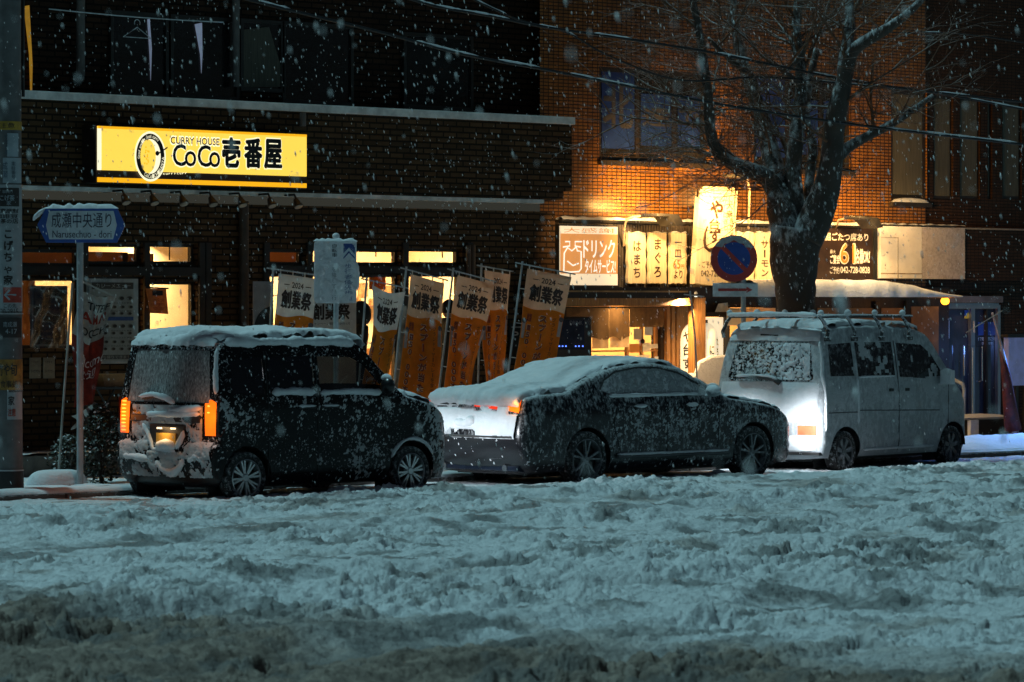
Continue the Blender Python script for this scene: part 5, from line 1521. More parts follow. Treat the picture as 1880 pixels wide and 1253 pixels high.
# ------------------------------------------------------------------ dark saloon
def saloon():
    W, X0_, Y0_ = 1.80, 30.32, 31.2
    root = thing('saloon_car', 'dark saloon car caked in snow, its tail blazing white, behind the white van', 'car', (X0_, Y0_ + W / 2, ROADZ + .03))
    strip = [(.22, .20), (.10, .27), (.03, .42), (.0, .62), (.02, .85), (.05, .98), (.09, 1.06), (.20, 1.095), (.60, 1.13), (.78, 1.145), (1.20, 1.30), (1.65, 1.415), (2.05, 1.46), (2.45, 1.455), (2.80, 1.385), (3.10, 1.25), (3.55, 1.04), (3.75, 1.0), (4.2, .94), (4.6, .83), (4.84, .69), (4.92, .52), (4.90, .34), (4.80, .20)]
    sh = CarShell(strip, arch_bottom(4.8, .2, (1.07, 3.99), .385, .20, .335, .22, .2), W, .05, (.30, .09), (.75, .34), (.90, .34), .03)
    paint = snowy('snowy_dark_paint', (.009, .010, .013), .22, cover=.375, up=.25, scale=26, soft=.14, stretch=(1, 1, .6), spec=.45, snowcol=(.60, .63, .65))
    sideg = snowy('snowy_side_glass', (.012, .012, .013), .10, cover=.76, up=.1, scale=20, soft=.16, snowcol=(.78, .81, .83))
    redl = mat('red_tail_lens', (.55, .03, .015), .3, emit=.9, ecol=(1, .05, .01))
    amb = mat('glowing_amber_lens', (1, .22, .01), .4)
    lampg = mat('car_headlamp_lens', (.85, .9, 1), .3)
    sr, sx = sh.s_rear, sh.s_x
    side_r = {'side_window': [[(1.34, 1.15), (1.42, 1.25), (1.62, 1.345), (2.02, 1.395), (2.40, 1.39), (2.70, 1.33), (3.02, 1.19), (3.24, 1.08), (3.05, 1.06), (1.5, 1.10)]]}
    st_r = {'rear_window': [[(sx(.84), -.82), (sx(1.60), -.80), (sx(1.60), .80), (sx(.84), .82)]],
            'windscreen_window': [[(sx(2.72), -.84), (sx(3.48), -.88), (sx(3.48), .88), (sx(2.72), .84)]],
            'tail_light#1': [[(sr(.93), -.58), (sr(1.035), -.62), (sr(1.045), -.10), (sr(.96), -.06)]],
            'tail_light#2': [[(sr(.95), .995), (sr(1.03), .995), (sr(1.00), .72), (sr(.98), .70)]],
            'amber_light': [[(sr(.90), -.995), (sr(1.05), -.995), (sr(1.05), -.80), (sr(.93), -.74)]],
            'headlight#1': [[(sx(4.70), -.96), (sx(4.84), -.96), (sx(4.84), -.60), (sx(4.72), -.60)]],
            'headlight#2': [[(sx(4.70), .96), (sx(4.84), .96), (sx(4.84), .60), (sx(4.72), .60)]]}
    st_r['rear_bumper'] = [[(.02, -.985), (sr(.615), -.985), (sr(.615), .985), (.02, .985)]]
    mats_ = {'rear_bumper': snowy('wet_dark_bumper', (.012, .013, .016), .25, cover=.30, up=.2, scale=40, soft=.05, snowcol=(.35, .37, .4), spec=.5), 'body': paint, 'side_window': sideg, 'rear_window': SNOW, 'windscreen_window': sideg, 'tail_light#1': redl, 'tail_light#2': redl, 'amber_light': amb, 'headlight#1': lampg, 'headlight#2': lampg}
    build_shell(sh, root, mats_, side_r, st_r)
    underbody(sh, root, .35, 4.7, .16, .46, W / 2 - .30)
    rim = snowy('snowy_dark_rim', (.16, .17, .18), .35, .5, cover=.46, up=.1, scale=13, soft=.1, snowcol=(.42, .45, .47))
    for x in (1.07, 3.99):
        for sgn in (-1, 1):
            make_wheel(root, x, sgn * (W / 2 - .015), .335, .335, .245, .2, 5, .20, sgn, rim)
            arch_liner(root, x, sgn * (W / 2 - .02), sgn * (W / 2 - .3), .335, .38)
    snow_cap(sh, root, sr(.965), sx(.82), -.985, .985, .062, 21, 'boot_snow', edge=.09, lump=1.4)
    snow_cap(sh, root, sx(.72), sx(1.75), -.93, .93, .030, 22, 'rear_window_snow', edge=.10, lump=.4)
    snow_cap(sh, root, sx(1.55), sx(2.75), -.985, .985, .045, 23, 'roof_snow', edge=.12, lump=.6)
    snow_cap(sh, root, sx(2.65), sx(3.6), -.92, .92, .035, 24, 'windscreen_snow', edge=.1, lump=.6)
    snow_cap(sh, root, sx(3.5), sx(4.65), -.96, .96, .03, 25, 'bonnet_snow', edge=.12)
    strip_crust(sh, root, sr(.60), sr(.97), -.99, .99, .84, 31, .03, bias=lambda x, y, z: -.5 * np.clip((.68 - z) / .1, 0, 1) * (.6 + y * .3) - .35 * ((z > .92) & (y < -.08) & (y > -.46)) - .6 * ((z > .88) & (y < -.62)) - .3 * ((np.abs(y - .1) < .22) & (z > .63) & (z < .70)) + .10 * (z > .7) - .5 * ((z > .945) & (z < 1.0) & (y > -.12) & (y < .62)), scale=6, step=.016)
    MB().tube([tuple(sh.at_s(sr(.985), v, .012)) for v in np.linspace(-.05, .88, 12)], .012, 6).build('boot_gap', BLACK, root)
    MB().tube([tuple(sh.at_s(sr(.62), v, .02)) for v in np.linspace(-.95, .95, 16)], .016, 6).build('bumper_crease', BLACK, root)
    strip_crust(sh, root, sr(.28), sr(.62), -.97, .97, .012, 32, .006, scale=46, step=.014)
    side_crust(sh, root, .14, 33, .010, scale=42, step=.012, bias=lambda x, z: .10 * np.clip(1 - np.abs(z - .72) / .35, 0, 1) * (x > 1.4) + .12 * ((z > 1.10) & (x > 1.5)) - .14 * np.clip((1.7 - x) / .6, 0, 1) * (z > .55) - .10 * ((z > .96) & (z < 1.08) & (x > 1.5)), m=snow_mat('thin_side_snow', (.50, .53, .55), 1.2, .9))
    MB().box(-.012, .03, -.36, .02, .66, .70).build('plate_edge', BLACK, root)
    pl = MB().box(-.014, .035, -.10, .23, .66, .83).build('number_plate', WHITEP, root)
    ridge([(-.03, -.10, .82), (-.03, .06, .76), (-.03, .24, .80)], .06, 36, 'plate_snow', root)
    MB().box(.04, .10, -.76, -.58, .445, .478).build('reflector', mat('red_reflector', (.75, .06, .02), .3, emit=.12, ecol=(1, .08, .02)), root, bevel=.006)
    MB().tube([(.03, -.30, .36), (.035, -.5, .37), (.09, -.72, .33), (.16, -.80, .30)], .010, 6).build('bumper_trim', mat('dark_chrome', (.35, .37, .40), .2, .9), root, smooth=True)
    MB().prism([(.06, .22), (.30, .18), (.30, .26), (.08, .28)], lambda a, b, h: (a, h, b), -.72, .78).build('diffuser', mat('glossy_black_diffuser', (.02, .03, .05), .12, .2), root, bevel=.01)
    for y in (-.52, .52): MB().tube([(.05, y, .25), (.4, y, .25)], .04, 12).build('exhaust_pipe', mat('dark_chrome', (.35, .37, .40), .2, .9), root, smooth=True)
    P = [(x, -(sh.side(x, .36) + .012), .36) for x in np.linspace(1.55, 3.5, 10)]
    MB().tube(P, .030, 8).build('sill_trim', mat('dark_sill_trim', (.10, .105, .11), .4), root, smooth=True)
    ridge([(x, y - .01, z + .022) for x, y, z in P], .018, 37, 'sill_snow', root)
    for sgn in (-1, 1):
        yb = sgn * (sh.side(3.12, 1.06) + .13)
        mh = MB(); mh.ball((3.14, yb, 1.12), .075, .115, .075, 16, 10); mh.tube([(3.14, sgn * (sh.side(3.14, 1.06) - .02), 1.05), (3.14, yb, 1.08)], .025, 8)
        mi = mh.build('mirror', snowy('snowy_mirror', (.30, .33, .35), .3, cover=.6, up=.4, scale=14), root, smooth='all')
        ridge([(3.13, yb - sgn * .09, 1.185), (3.14, yb, 1.198), (3.14, yb + sgn * .08, 1.185)], .022, 38, 'mirror_snow', mi)
    for k, hx in enumerate((1.95, 2.85)):
        z = .94; P = [(hx - .11, -(sh.side(hx, z) + .02), z), (hx + .11, -(sh.side(hx, z) + .02), z)]
        MB().tube(P, .014, 8).build('door_handle', BLACK, root, smooth=True); ridge([(x, y, z_ + .014) for x, y, z_ in P], .026, 39 + k, 'handle_snow', root)
    ridge([(x, -(sh.side(x, 1.085) + .008), 1.085) for x in np.linspace(1.45, 3.0, 9)], .022, 46, 'window_sill_snow', root)
    seam(sh, root, [(1.62, .40), (1.50, .75), (1.62, 1.09)]); seam(sh, root, [(2.42, .38), (2.42, 1.08)]); seam(sh, root, [(3.32, .42), (3.36, .95)])
    MB().tube([(x, -(sh.side(x, z) + .006), z) for x, z in ((1.32, 1.16), (1.42, 1.27), (1.63, 1.365), (2.02, 1.412), (2.40, 1.407), (2.72, 1.345), (3.04, 1.2))], .011, 6).build('window_trim', BLACK, root, smooth=True)
    c = Vector(tuple(sh.at_s(sr(.98), -.97, .10))) + Vector((X0_, Y0_ + W / 2, ROADZ + .03)); point('tail_light_glow', c, .8, (1, .3, .03), .04)
    for sg_ in (-.62, .62):
        spot('headlight_beam', (X0_ + 4.99, Y0_ + W / 2 + sg_ * .95, ROADZ + .66), (X0_ + 8, Y0_ + W / 2 + sg_ * .95 + (.12 if sg_ < 0 else .2), ROADZ + .50), 80, (.88, .95, 1.0), 125, 1.0, .05, .55)
        spot('headlight_spill', (X0_ + 4.99, Y0_ + W / 2 + sg_ * .95, ROADZ + .62), (X0_ + 5.6, Y0_ + W / 2 + sg_ * .95 - .1, ROADZ), 26, (.80, .90, 1.0), 100, 1.0, .05)
    return root
saloon()

# ------------------------------------------------------------------ white van with a roof rack
def van():
    W = 1.475
    ang = R(9)
    p = at(1511, 850, 31.55)
    ca, sa = math.cos(ang), math.sin(ang)
    root = thing('delivery_van', 'white snow-coated small van with a roof rack, lit from behind, under the tree', 'van', (p.x - sa * W * .565, 31.55 + ca * W * .565, ROADZ + .03), ang)
    root.scale = (1.12, 1.13, 1)
    strip = [(.08, .20), (.01, .26), (0, .40), (.0, .72), (.015, .95), (.05, 1.2), (.10, 1.50), (.15, 1.72), (.22, 1.835), (.40, 1.885), (1.2, 1.90), (2.0, 1.875), (2.3, 1.83), (2.50, 1.74), (2.75, 1.45), (3.02, 1.12), (3.14, 1.0), (3.28, .84), (3.36, .62), (3.36, .36), (3.28, .20)]
    sh = CarShell(strip, arch_bottom(3.28, .2, (.50, 2.93), .325, .20, .275, .08, .2), W, .04, (.10, .03), (.30, .16), (1.0, .13), .035)
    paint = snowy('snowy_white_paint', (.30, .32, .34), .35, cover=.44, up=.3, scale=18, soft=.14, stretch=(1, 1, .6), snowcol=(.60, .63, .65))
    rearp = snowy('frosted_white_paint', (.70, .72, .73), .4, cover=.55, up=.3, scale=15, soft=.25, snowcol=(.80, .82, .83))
    glass = snowy('snow_speckled_glass', (.012, .012, .013), .1, cover=.48, up=.1, scale=30, soft=.05, coarse=.3, snowcol=(.60, .63, .65))
    sideg = snowy('dull_side_glass', (.014, .014, .015), .12, cover=.34, up=.1, scale=14, soft=.18, snowcol=(.40, .42, .44))
    redl = mat('red_van_lens', (.75, .14, .06), .35, emit=.1, ecol=(1, .1, .03))
    clearl = mat('white_van_lens', (.8, .78, .74), .3)
    sr, sx = sh.s_rear, sh.s_x
    side_r = {'quarter_window': [[(.20, 1.25), (.22, 1.66), (.72, 1.68), (.72, 1.25)]],
              'rear_door_window': [[(.80, 1.24), (.80, 1.685), (1.62, 1.68), (1.62, 1.24)]],
              'front_door_window': [[(1.72, 1.22), (1.72, 1.67), (2.28, 1.64), (2.48, 1.52), (2.74, 1.22), (2.70, 1.17)]]}
    st_r = {'rear_window': [[(sr(1.22), -.86), (sr(1.66), -.80), (sr(1.69), -.74), (sr(1.69), .74), (sr(1.66), .80), (sr(1.22), .86), (sr(1.18), .78), (sr(1.18), -.78)]],
            'tail_light#1': [[(sr(.50), -.97), (sr(.62), -.97), (sr(.62), -.62), (sr(.50), -.62)]], 'tail_light#2': [[(sr(.50), .97), (sr(.62), .97), (sr(.62), .62), (sr(.50), .62)]],
            'tailgate': [[(sr(.66), -.90), (sr(1.16), -.92), (sr(1.16), .92), (sr(.66), .90)]],
            'windscreen_window': [[(sx(2.56), -.86), (sx(2.98), -.9), (sx(2.98), .9), (sx(2.56), .86)]],
            'headlight#1': [[(sx(3.22), -.95), (sx(3.33), -.95), (sx(3.33), -.62), (sx(3.22), -.62)]], 'headlight#2': [[(sx(3.22), .95), (sx(3.33), .95), (sx(3.33), .62), (sx(3.22), .62)]]}
    mats_ = {'body': paint, 'quarter_window': sideg, 'rear_door_window': sideg, 'front_door_window': sideg, 'rear_window': glass, 'tail_light#1': redl, 'tail_light#2': redl, 'tailgate': rearp, 'windscreen_window': sideg, 'headlight#1': clearl, 'headlight#2': clearl}
    build_shell(sh, root, mats_, side_r, st_r)
    snow_cap(sh, root, sr(.68), sr(1.17), -.97, .97, .010, 60, 'tailgate_snow', edge=.08, lump=.15)
    snow_cap(sh, root, sr(1.70), sr(1.86), -.96, .96, .014, 61, 'tailgate_snow', edge=.05, lump=.2)
    snow_cap(sh, root, sr(.30), sr(.49), -.97, .97, .016, 62, 'bumper_snow', edge=.05, lump=.5)
    snow_cap(sh, root, sr(1.84), sx(2.35), -.985, .985, .05, 63, 'roof_snow', edge=.12)
    snow_cap(sh, root, sx(2.5), sx(3.0), -.9, .9, .02, 64, 'windscreen_snow', edge=.08, lump=.5)
    MB().box(-.02, .06, -.70, .70, .24, .28).build('bumper_foot', BLACK, root)
    underbody(sh, root, .15, 3.25, .15, .42, W / 2 - .24)
    rim = snowy('snowy_steel_rim', (.14, .15, .16), .4, .4, cover=.40, up=.1, scale=14, soft=.1, snowcol=(.40, .42, .44))
    for x in (.50, 2.93):
        for sgn in (-1, 1):
            make_wheel(root, x, sgn * (W / 2 - .012), .272, .272, .19, .15, 7, 0, sgn, rim)
            arch_liner(root, x, sgn * (W / 2 - .02), sgn * (W / 2 - .24), .275, .32)
    MB().tube([(-.005, -.16, 1.16), (-.02, -.08, 1.215), (-.015, .12, 1.235), (.0, .42, 1.225)], [.036, .032, .026, .018], 8).build('wiper', BLACK, root, smooth=True)
    ridge([(-.03, -.14, 1.205), (-.03, -.03, 1.25), (-.02, .2, 1.262), (-.01, .44, 1.245)], .020, 71, 'wiper_snow', root)
    MB().lathe([(.001, 0), (.022, 0), (.026, -.004), (.026, -.02)], (.012, -.10, 1.06), 'X', 14, -1).build('lock_button', BLACK, root)
    MB().tube([(.125, -.06, 1.775), (.125, .18, 1.78)], .012, 6).build('tailgate_handle', BLACK, root)
    for sgn in (-1, 1):
        yb = sgn * (sh.side(2.62, 1.2) + .13)
        mh = MB(); mh.obox((2.60, yb, 1.20), (.05, 0, 0), (0, .075, 0), (0, 0, .095)); mh.tube([(2.60, sgn * (sh.side(2.60, 1.12) - .02), 1.10), (2.60, yb, 1.12)], .025, 8)
        mi = mh.build('mirror', snowy('snowy_white_mirror', (.55, .57, .58), .4, cover=.6, up=.3, scale=14), root, bevel=.03)
        ridge([(2.59, yb - sgn * .06, 1.30), (2.60, yb + sgn * .06, 1.30)], .022, 72, 'mirror_snow', mi)
    for pts in ([(.76, .62), (.76, 1.20)], [(1.67, .26), (1.67, 1.70)], [(2.80, .50), (2.82, 1.14)], [(.80, .80), (2.6, .76)], [(.12, .78), (.76, .78)]): seam(sh, root, pts, m=mat('grey_seam', (.05, .052, .055), .6))
    ridge([(.76, -(sh.side(.76, z) + .004), z) for z in (.62, .72, .85, 1.0, 1.15, 1.24)], .016, 73, 'seam_snow', root)
    ridge([(.06, -(sh.side(.06, z) + .002), z) for z in np.linspace(.55, 1.7, 12)], .020, 79, 'corner_snow', root)
    ridge([(x, -(sh.side(x, 1.235) + .004), 1.235) for x in (.82, 1.1, 1.4, 1.62)], .013, 78, 'window_sill_snow', root)
    ridge([(x, -(sh.side(x, .29) + .004), .29) for x in (.9, 1.2, 1.6, 2.0, 2.5)], .018, 74, 'sill_snow', root)
    for hx in (1.50, 1.86):
        z = 1.05; MB().box(hx - .045, hx + .045, -(sh.side(hx, z) + .012), -(sh.side(hx, z) - .01), z - .02, z + .02).build('door_handle', BLACK, root, bevel=.006)
    side_crust(sh, root, .30, 76, .008, scale=6, bias=lambda x, z: -.12 * (z > 1.2), m=snow_mat('grey_side_snow', (.50, .53, .55), 1.2, .7))
    strip_crust(sh, root, sr(1.2), sr(1.68), -.8, .8, .27, 77, .012, bias=lambda x, y, z: -.17 * y, scale=38, step=.012)
    # roof rack
    rk = bpy.data.objects.new('roof_rack', None); COL.objects.link(rk); rk.parent = root
    RK = snowy('snowy_rack_steel', (.035, .036, .038), .5, .2, cover=.46, up=.35, scale=16)
    zt = 2.02
    for y in (-.60, -.2, .2, .60): MB().tube([(.10, y, zt), (.9, y, zt + .015), (2.2, y, zt)], .016, 7).build('rail', RK, rk, smooth=True)
    for k, x in enumerate((.14, .72, 1.32, 1.95)):
        MB().tube([(x, -.70, 1.74), (x, -.72, 1.82), (x, -.66, 1.95), (x, -.60, zt), (x, .60, zt), (x, .66, 1.95), (x, .72, 1.82), (x, .70, 1.74)], .022, 8).build('cross_bar', RK, rk, smooth=True)
        for y in (-.62, .62): ridge([(x - .05, y, zt + .05), (x + .05, y, zt + .045)], .038, 90 + k, 'bar_snow', rk)
        MB().box(x - .05, x + .05, -.735, -.69, 1.70, 1.76).build('bar_foot', RK, rk, bevel=.008)
    ridge([(.08, -.60, zt + .02), (.1, .0, zt + .03), (.08, .62, zt + .02)], .030, 97, 'bar_snow', rk)
    return root
van()
# ------------------------------------------------------------------ things along the pavement
class Face:
    """a flat board: c bottom centre, yaw turns its face (0 looks down the street side, -Y); u across, v up, off towards the viewer"""
    def __init__(s, c, yaw):
        s.c = Vector(c); s.r = Vector((math.cos(yaw), math.sin(yaw), 0)); s.n = Vector((math.sin(yaw), -math.cos(yaw), 0))
    def __call__(s, u, v, off=0.0): return s.c + s.r * u + Vector((0, 0, v)) + s.n * off
    def text(s, t, u0, u1, v0, v1, m, parent, off=.003, bold=.01, vertical=False, name='lettering'):
        mb = MB(); put_text(mb, t, lambda a, b: s(a, b, off), u0, u1, v0, v1, bold, vertical); return mb.build(name, m, parent)
    def rect(s, u0, u1, v0, v1, off, m, parent, name, t=.004, bevel=0):
        return s.poly([(u0, v0), (u1, v0), (u1, v1), (u0, v1)], off, m, parent, name, t, bevel)
    def poly(s, pts, off, m, parent, name, t=.004, bevel=0):
        return MB().prism(pts, lambda a, b, h: s(a, b, h), off - t, off).build(name, m, parent, bevel=bevel)
YAWC = -TH           # a board squarely facing the camera side

# utility pole with its adverts
UPY = 33.45
up_x = at(14, 880, UPY).x
upr = wthing('utility_pole', 'concrete utility pole hung with adverts at the left edge of the picture', 'utility pole', (up_x, UPY, PAVE_Z))
POLEC = mat('pole_concrete', (.13, .135, .135), .8, 0, .2, 5, bump=.2)
MB().tube([(up_x, UPY, -.2), (up_x, UPY, 10)], [.168, .125], 28, False).build('shaft', POLEC, upr, smooth=True)
def band(py0, py1, m, name, r=.004, ang=None):
    z0, z1 = at(14, py1, UPY).z, at(14, py0, UPY).z
    def rad(z): return .168 - .043 * (z + .2) / 10.2 + r
    if ang is None: return MB().tube([(up_x, UPY, z0), (up_x, UPY, z1)], [rad(z0), rad(z1)], 32, False).build(name, m, upr, smooth=True)
    a0, a1 = ang
    return MB().grid(12, 1, lambda u, v: (up_x + rad(z0 + (z1 - z0) * v) * math.cos(a0 + (a1 - a0) * u), UPY + rad(z0 + (z1 - z0) * v) * math.sin(a0 + (a1 - a0) * u), z0 + (z1 - z0) * v)).build(name, m, upr, smooth=True)
VIEWA = -math.pi / 2 - TH          # angle on the pole that faces the camera
def ptext(s_, px0, px1, py0, py1, m, bold=.02, vertical=False, r=.012):
    z0, z1 = at(14, py1, UPY).z, at(14, py0, UPY).z
    sc = 166.0; R0 = .168 - .043 * (z0 + .2) / 10.2 + r
    def f(a, b):
        w = max(-.98, min(.98, a / R0)); t = VIEWA + math.asin(w)
        return (up_x + R0 * math.cos(t), UPY + R0 * math.sin(t), b)
    mb = MB(); put_text(mb, s_, f, (px0 - 14) / sc, (px1 - 14) / sc, z0, z1, bold, vertical); mb.build('lettering', m, upr)
ADW = mat('blue_white_advert', (.34, .38, .40), .6, 0, .1); ADB = mat('black_advert', (.03, .027, .026), .6)
ADR = mat('red_advert', (.38, .045, .025), .6); ADY = mat('yellow_advert', (.42, .26, .03), .6, 0, .3); ADO = mat('worn_amber_advert', (.33, .17, .03), .6, 0, .4, 10)
ADG = mat('pale_blue_plate', (.33, .40, .44), .6, 0, .15)
W2 = (VIEWA - 1.45, VIEWA + 1.45)
band(224, 240, ADY, 'yellow_band', .006); ptext('注意', 2, 30, 227, 237, ADB, 0)
wr = (VIEWA + .1, VIEWA + .95)
band(246, 289, ADG, 'upper_plate', .010, wr); ptext('町田市道', 12, 18, 248, 286, mat('plate_ink', (.08, .12, .16), .6), 0, True, .016)
band(291, 337, ADG, 'lower_plate', .010, (VIEWA - .2, VIEWA + 1.3)); ptext('成瀬', 8, 18, 298, 330, mat('plate_ink', (.08, .12, .16), .6), .0, True, .016); ptext('電柱番号', 24, 32, 298, 330, mat('plate_ink', (.08, .12, .16), .6), .0, True, .016)
band(342, 572, ADW, 'advert', .008, W2)
band(346, 380, ADB, 'advert_header', .011, (VIEWA - 1.2, VIEWA + 1.0)); ptext('珈琲専門', 8, 26, 350, 356, ADG, 0, False, .016); ptext('こげ茶', 4, 30, 359, 370, ADG, .02, False, .016); ptext('家', 16, 24, 370, 378, ADG, .01, False, .016)
for t, y in (('自家焙煎', 384), ('珈琲豆', 394), ('紅茶の店', 403)): ptext(t, -6, 36, y, y + 8.5, ADB, .03)
ptext('こげちゃ家', 9, 28, 420, 526, ADB, .045, True)
band(528, 556, ADR, 'arrow_plate', .012, (VIEWA - .15, VIEWA + 1.25))
f = lambda a, b: None
ptext('←', 11, 33, 532, 552, ADG, .03, False, .018)
ptext('この先', 11, 33, 558, 566, ADB, 0); ptext('720-2915', 0, 36, 567, 577, ADB, .01)
band(584, 620, ADB, 'street_plate', .012, (VIEWA - 1.3, VIEWA + 1.2)); ptext('南成瀬', 10, 34, 591, 601, ADG, 0, False, .018); ptext('4-17', 14, 34, 604, 613, ADG, 0, False, .018)
band(660, 716, ADO, 'amber_advert', .008, W2); ptext('竹や旬', -2, 34, 667, 690, ADB, .02); ptext('お食事処', -6, 36, 698, 712, ADB, .0)
band(720, 770, ADW, 'paper_sticker', .006, (VIEWA + .1, VIEWA + 1.35)); ptext('家', 19, 30, 727, 744, ADB, .02); ptext('注意', 18, 32, 750, 764, ADR, .02)
band(862, 922, BLACK, 'rubber_sleeve', .012)
for y in (340, 575, 862): band(y, y + 2.5, STEEL, 'strap', .014)
MB().tube([(up_x + .19, UPY - .03, 4.4), (up_x + .19, UPY - .03, 8)], .018, 8).build('cable_guard', DARK, upr, smooth=True)

# blue street name sign
SNY = 33.55
b0 = at(147, 895, SNY)
sn = wthing('street_name_sign', 'blue arrow-ended street name sign capped with snow on a grey pole', 'sign', (b0.x, SNY, PAVE_Z))
MB().tube([(b0.x, SNY, -.1), (b0.x, SNY, at(147, 384, SNY).z)], .038, 16).build('pole', POLEGREY, sn, smooth=True)
def m_per(Y, px): p = at(px, 500, Y); return (p.x * ST + p.y * CT) / FPX
k = m_per(SNY, 147)
fb = Face((b0.x, SNY, at(147, 447, SNY).z), YAWC)
def bx(px, py, px0=147, py0=447): return ((px - px0) * k, (py0 - py) * k)
hexo = [bx(86, 446), bx(216, 446), bx(231, 414), bx(216, 382), bx(86, 382), bx(70, 414)]
BLUES = mat('blue_sign_film', (.035, .11, .42), .45, 0, .12); PALES = mat('pale_sign_film', (.60, .70, .76), .5, 0, .1)
fb.poly(hexo, .075, BLUES, sn, 'board', .03, .004)
fb.poly([bx(92, 440), bx(209, 440), bx(216, 414), bx(210, 388), bx(92, 388), bx(86, 414)], .079, PALES, sn, 'panel', .003)
SINK = mat('navy_sign_lettering', (.018, .022, .06), .5)
fb.text('成瀬中央通り', *[bx(96, 0)[0], bx(206, 0)[0]], bx(0, 419)[1], bx(0, 391)[1], SINK, sn, .083, .012)
fb.text('Narusechuo - dori', bx(98, 0)[0], bx(206, 0)[0], bx(0, 437)[1], bx(0, 424)[1], SINK, sn, .083, .012)
def cap_on(face, u0, u1, v, d0, d1, h, seed, root, n=40, name='snow'):
    rr = [.6 + .7 * float(vnoise(i * .37, seed, seed)) for i in range(n + 1)]
    def f(a, b):
        e = min(1, min(a, 1 - a) * 9 + .15)
        i = int(a * n + .5)
        return face(u0 + (u1 - u0) * a, v + h * e * rr[i] * math.sin(math.pi * b) ** .6 - .004, d0 + (d1 - d0) * b)
    return MB().grid(n, 8, f).build(name, SNOW, root, smooth='all')
cap_on(fb, hexo[4][0] - .03, hexo[3][0] + .01, bx(0, 383)[1], -.02, .10, .05, 3, sn)
ridge([fb(*bx(84, 384), .06), fb(*bx(68, 396), .04), fb(*bx(62, 405), .03)], .035, 4, 'snow', sn)
MB().ball((b0.x, SNY, at(147, 380, SNY).z), .04, .04, .03).build('snow', SNOW, sn, smooth='all')

# snow-plastered cycle notice board behind the wagon
PBY = 33.5
b0 = at(617, 895, PBY); k = m_per(PBY, 617)
pb = wthing('notice_sign', 'snow-plastered white notice board with a blue chevron on a pole behind the black wagon', 'sign', (b0.x, PBY, PAVE_Z))
MB().tube([(b0.x, PBY, -.1), (b0.x, PBY, at(617, 438, PBY).z)], .032, 14).build('pole', mat('snowy_white_pole', (.48, .54, .57), .6), pb, smooth=True)
fb = Face((b0.x, PBY, at(617, 557, PBY).z), YAWC)
bx = lambda px, py: ((px - 617) * k, (557 - py) * k)
PBM = snowy('snow_plastered_board', (.72, .79, .84), .5, cover=.58, up=.1, scale=30, soft=.2, snowcol=(.84, .87, .90))
r_ = .03
u0, v0 = bx(577, 557); u1, v1 = bx(655, 442)
fb.poly([(u0 + r_, v0), (u1 - r_, v0), (u1, v0 + r_), (u1, v1 - r_), (u1 - r_, v1), (u0 + r_, v1), (u0, v1 - r_), (u0, v0 + r_)], .06, PBM, pb, 'board', .02, .006)
CHB = mat('blue_chevron_print', (.02, .06, .26), .5)
fb.poly([bx(631, 448), bx(652, 448), bx(652, 468), bx(641, 455), bx(631, 466)], .063, CHB, pb, 'chevron', .002)
fb.poly([bx(631, 473), bx(641, 461), bx(652, 473), bx(652, 466), bx(641, 455.5), bx(631, 466.5)], .063, PALES, pb, 'chevron', .002)
fb.poly([bx(631, 473), bx(641, 461), bx(652, 473), bx(652, 476), bx(641, 465), bx(631, 476)], .0645, CHB, pb, 'chevron', .002)
fb.text('自転車', bx(609, 0)[0], bx(620, 0)[0], bx(0, 473)[1], bx(0, 448)[1], mat('dark_print', (.06, .07, .08), .6), pb, .063, .01, True)
fb.text('を降りて通行', bx(609, 0)[0], bx(619, 0)[0], bx(0, 552)[1], bx(0, 490)[1], mat('faded_print', (.24, .28, .31), .6), pb, .063, -.005, True)
fb.text('歩行者優先歩道', bx(632, 0)[0], bx(649, 0)[0], bx(0, 553)[1], bx(0, 484)[1], mat('faded_blue_print', (.15, .22, .38), .6), pb, .063, .01, True)
b = MB()
gu = [(u0 + (u1 - u0) * i / 60, v0 + (v1 - v0) * j / 84) for i in range(61) for j in range(85)]
A = np.array(gu); h = np.clip((fbm(A[:, 0] * 14, A[:, 1] * 14, 5, 5) - .52) * 6 + .25 * (clods(A[:, 0] * 30, A[:, 1] * 30, 7) - .5) - .6 * ((A[:, 0] > bx(628, 0)[0]) & (A[:, 1] > bx(0, 474)[1])), 0, 1)
h = np.sqrt(h) * .006; on = h.reshape(61, 85)
b.v = [tuple(fb(a, c, .061 + q)) for (a, c), q in zip(gu, h)]
b.f = [(i * 85 + j, (i + 1) * 85 + j, (i + 1) * 85 + j + 1, i * 85 + j + 1) for i in range(60) for j in range(84) if max(on[i, j], on[i + 1, j], on[i, j + 1], on[i + 1, j + 1]) > 0]
b.build('snow', SNOW, pb, smooth='all')
cap_on(fb, u0 - .01, u1 + .01, v1 - .005, .02, .09, .03, 8, pb)
p = at(617, 434, PBY); MB().ball((p.x, p.y, p.z), .045, .045, .04, 14, 8, .05).build('snow', SNOW, pb, smooth='all')
ridge([fb(u1 + .005, v1 * .65, .05), fb(u1 + .015, v1 * .45, .05), fb(u1 + .01, v1 * .2, .05)], .022, 9, 'snow', pb)

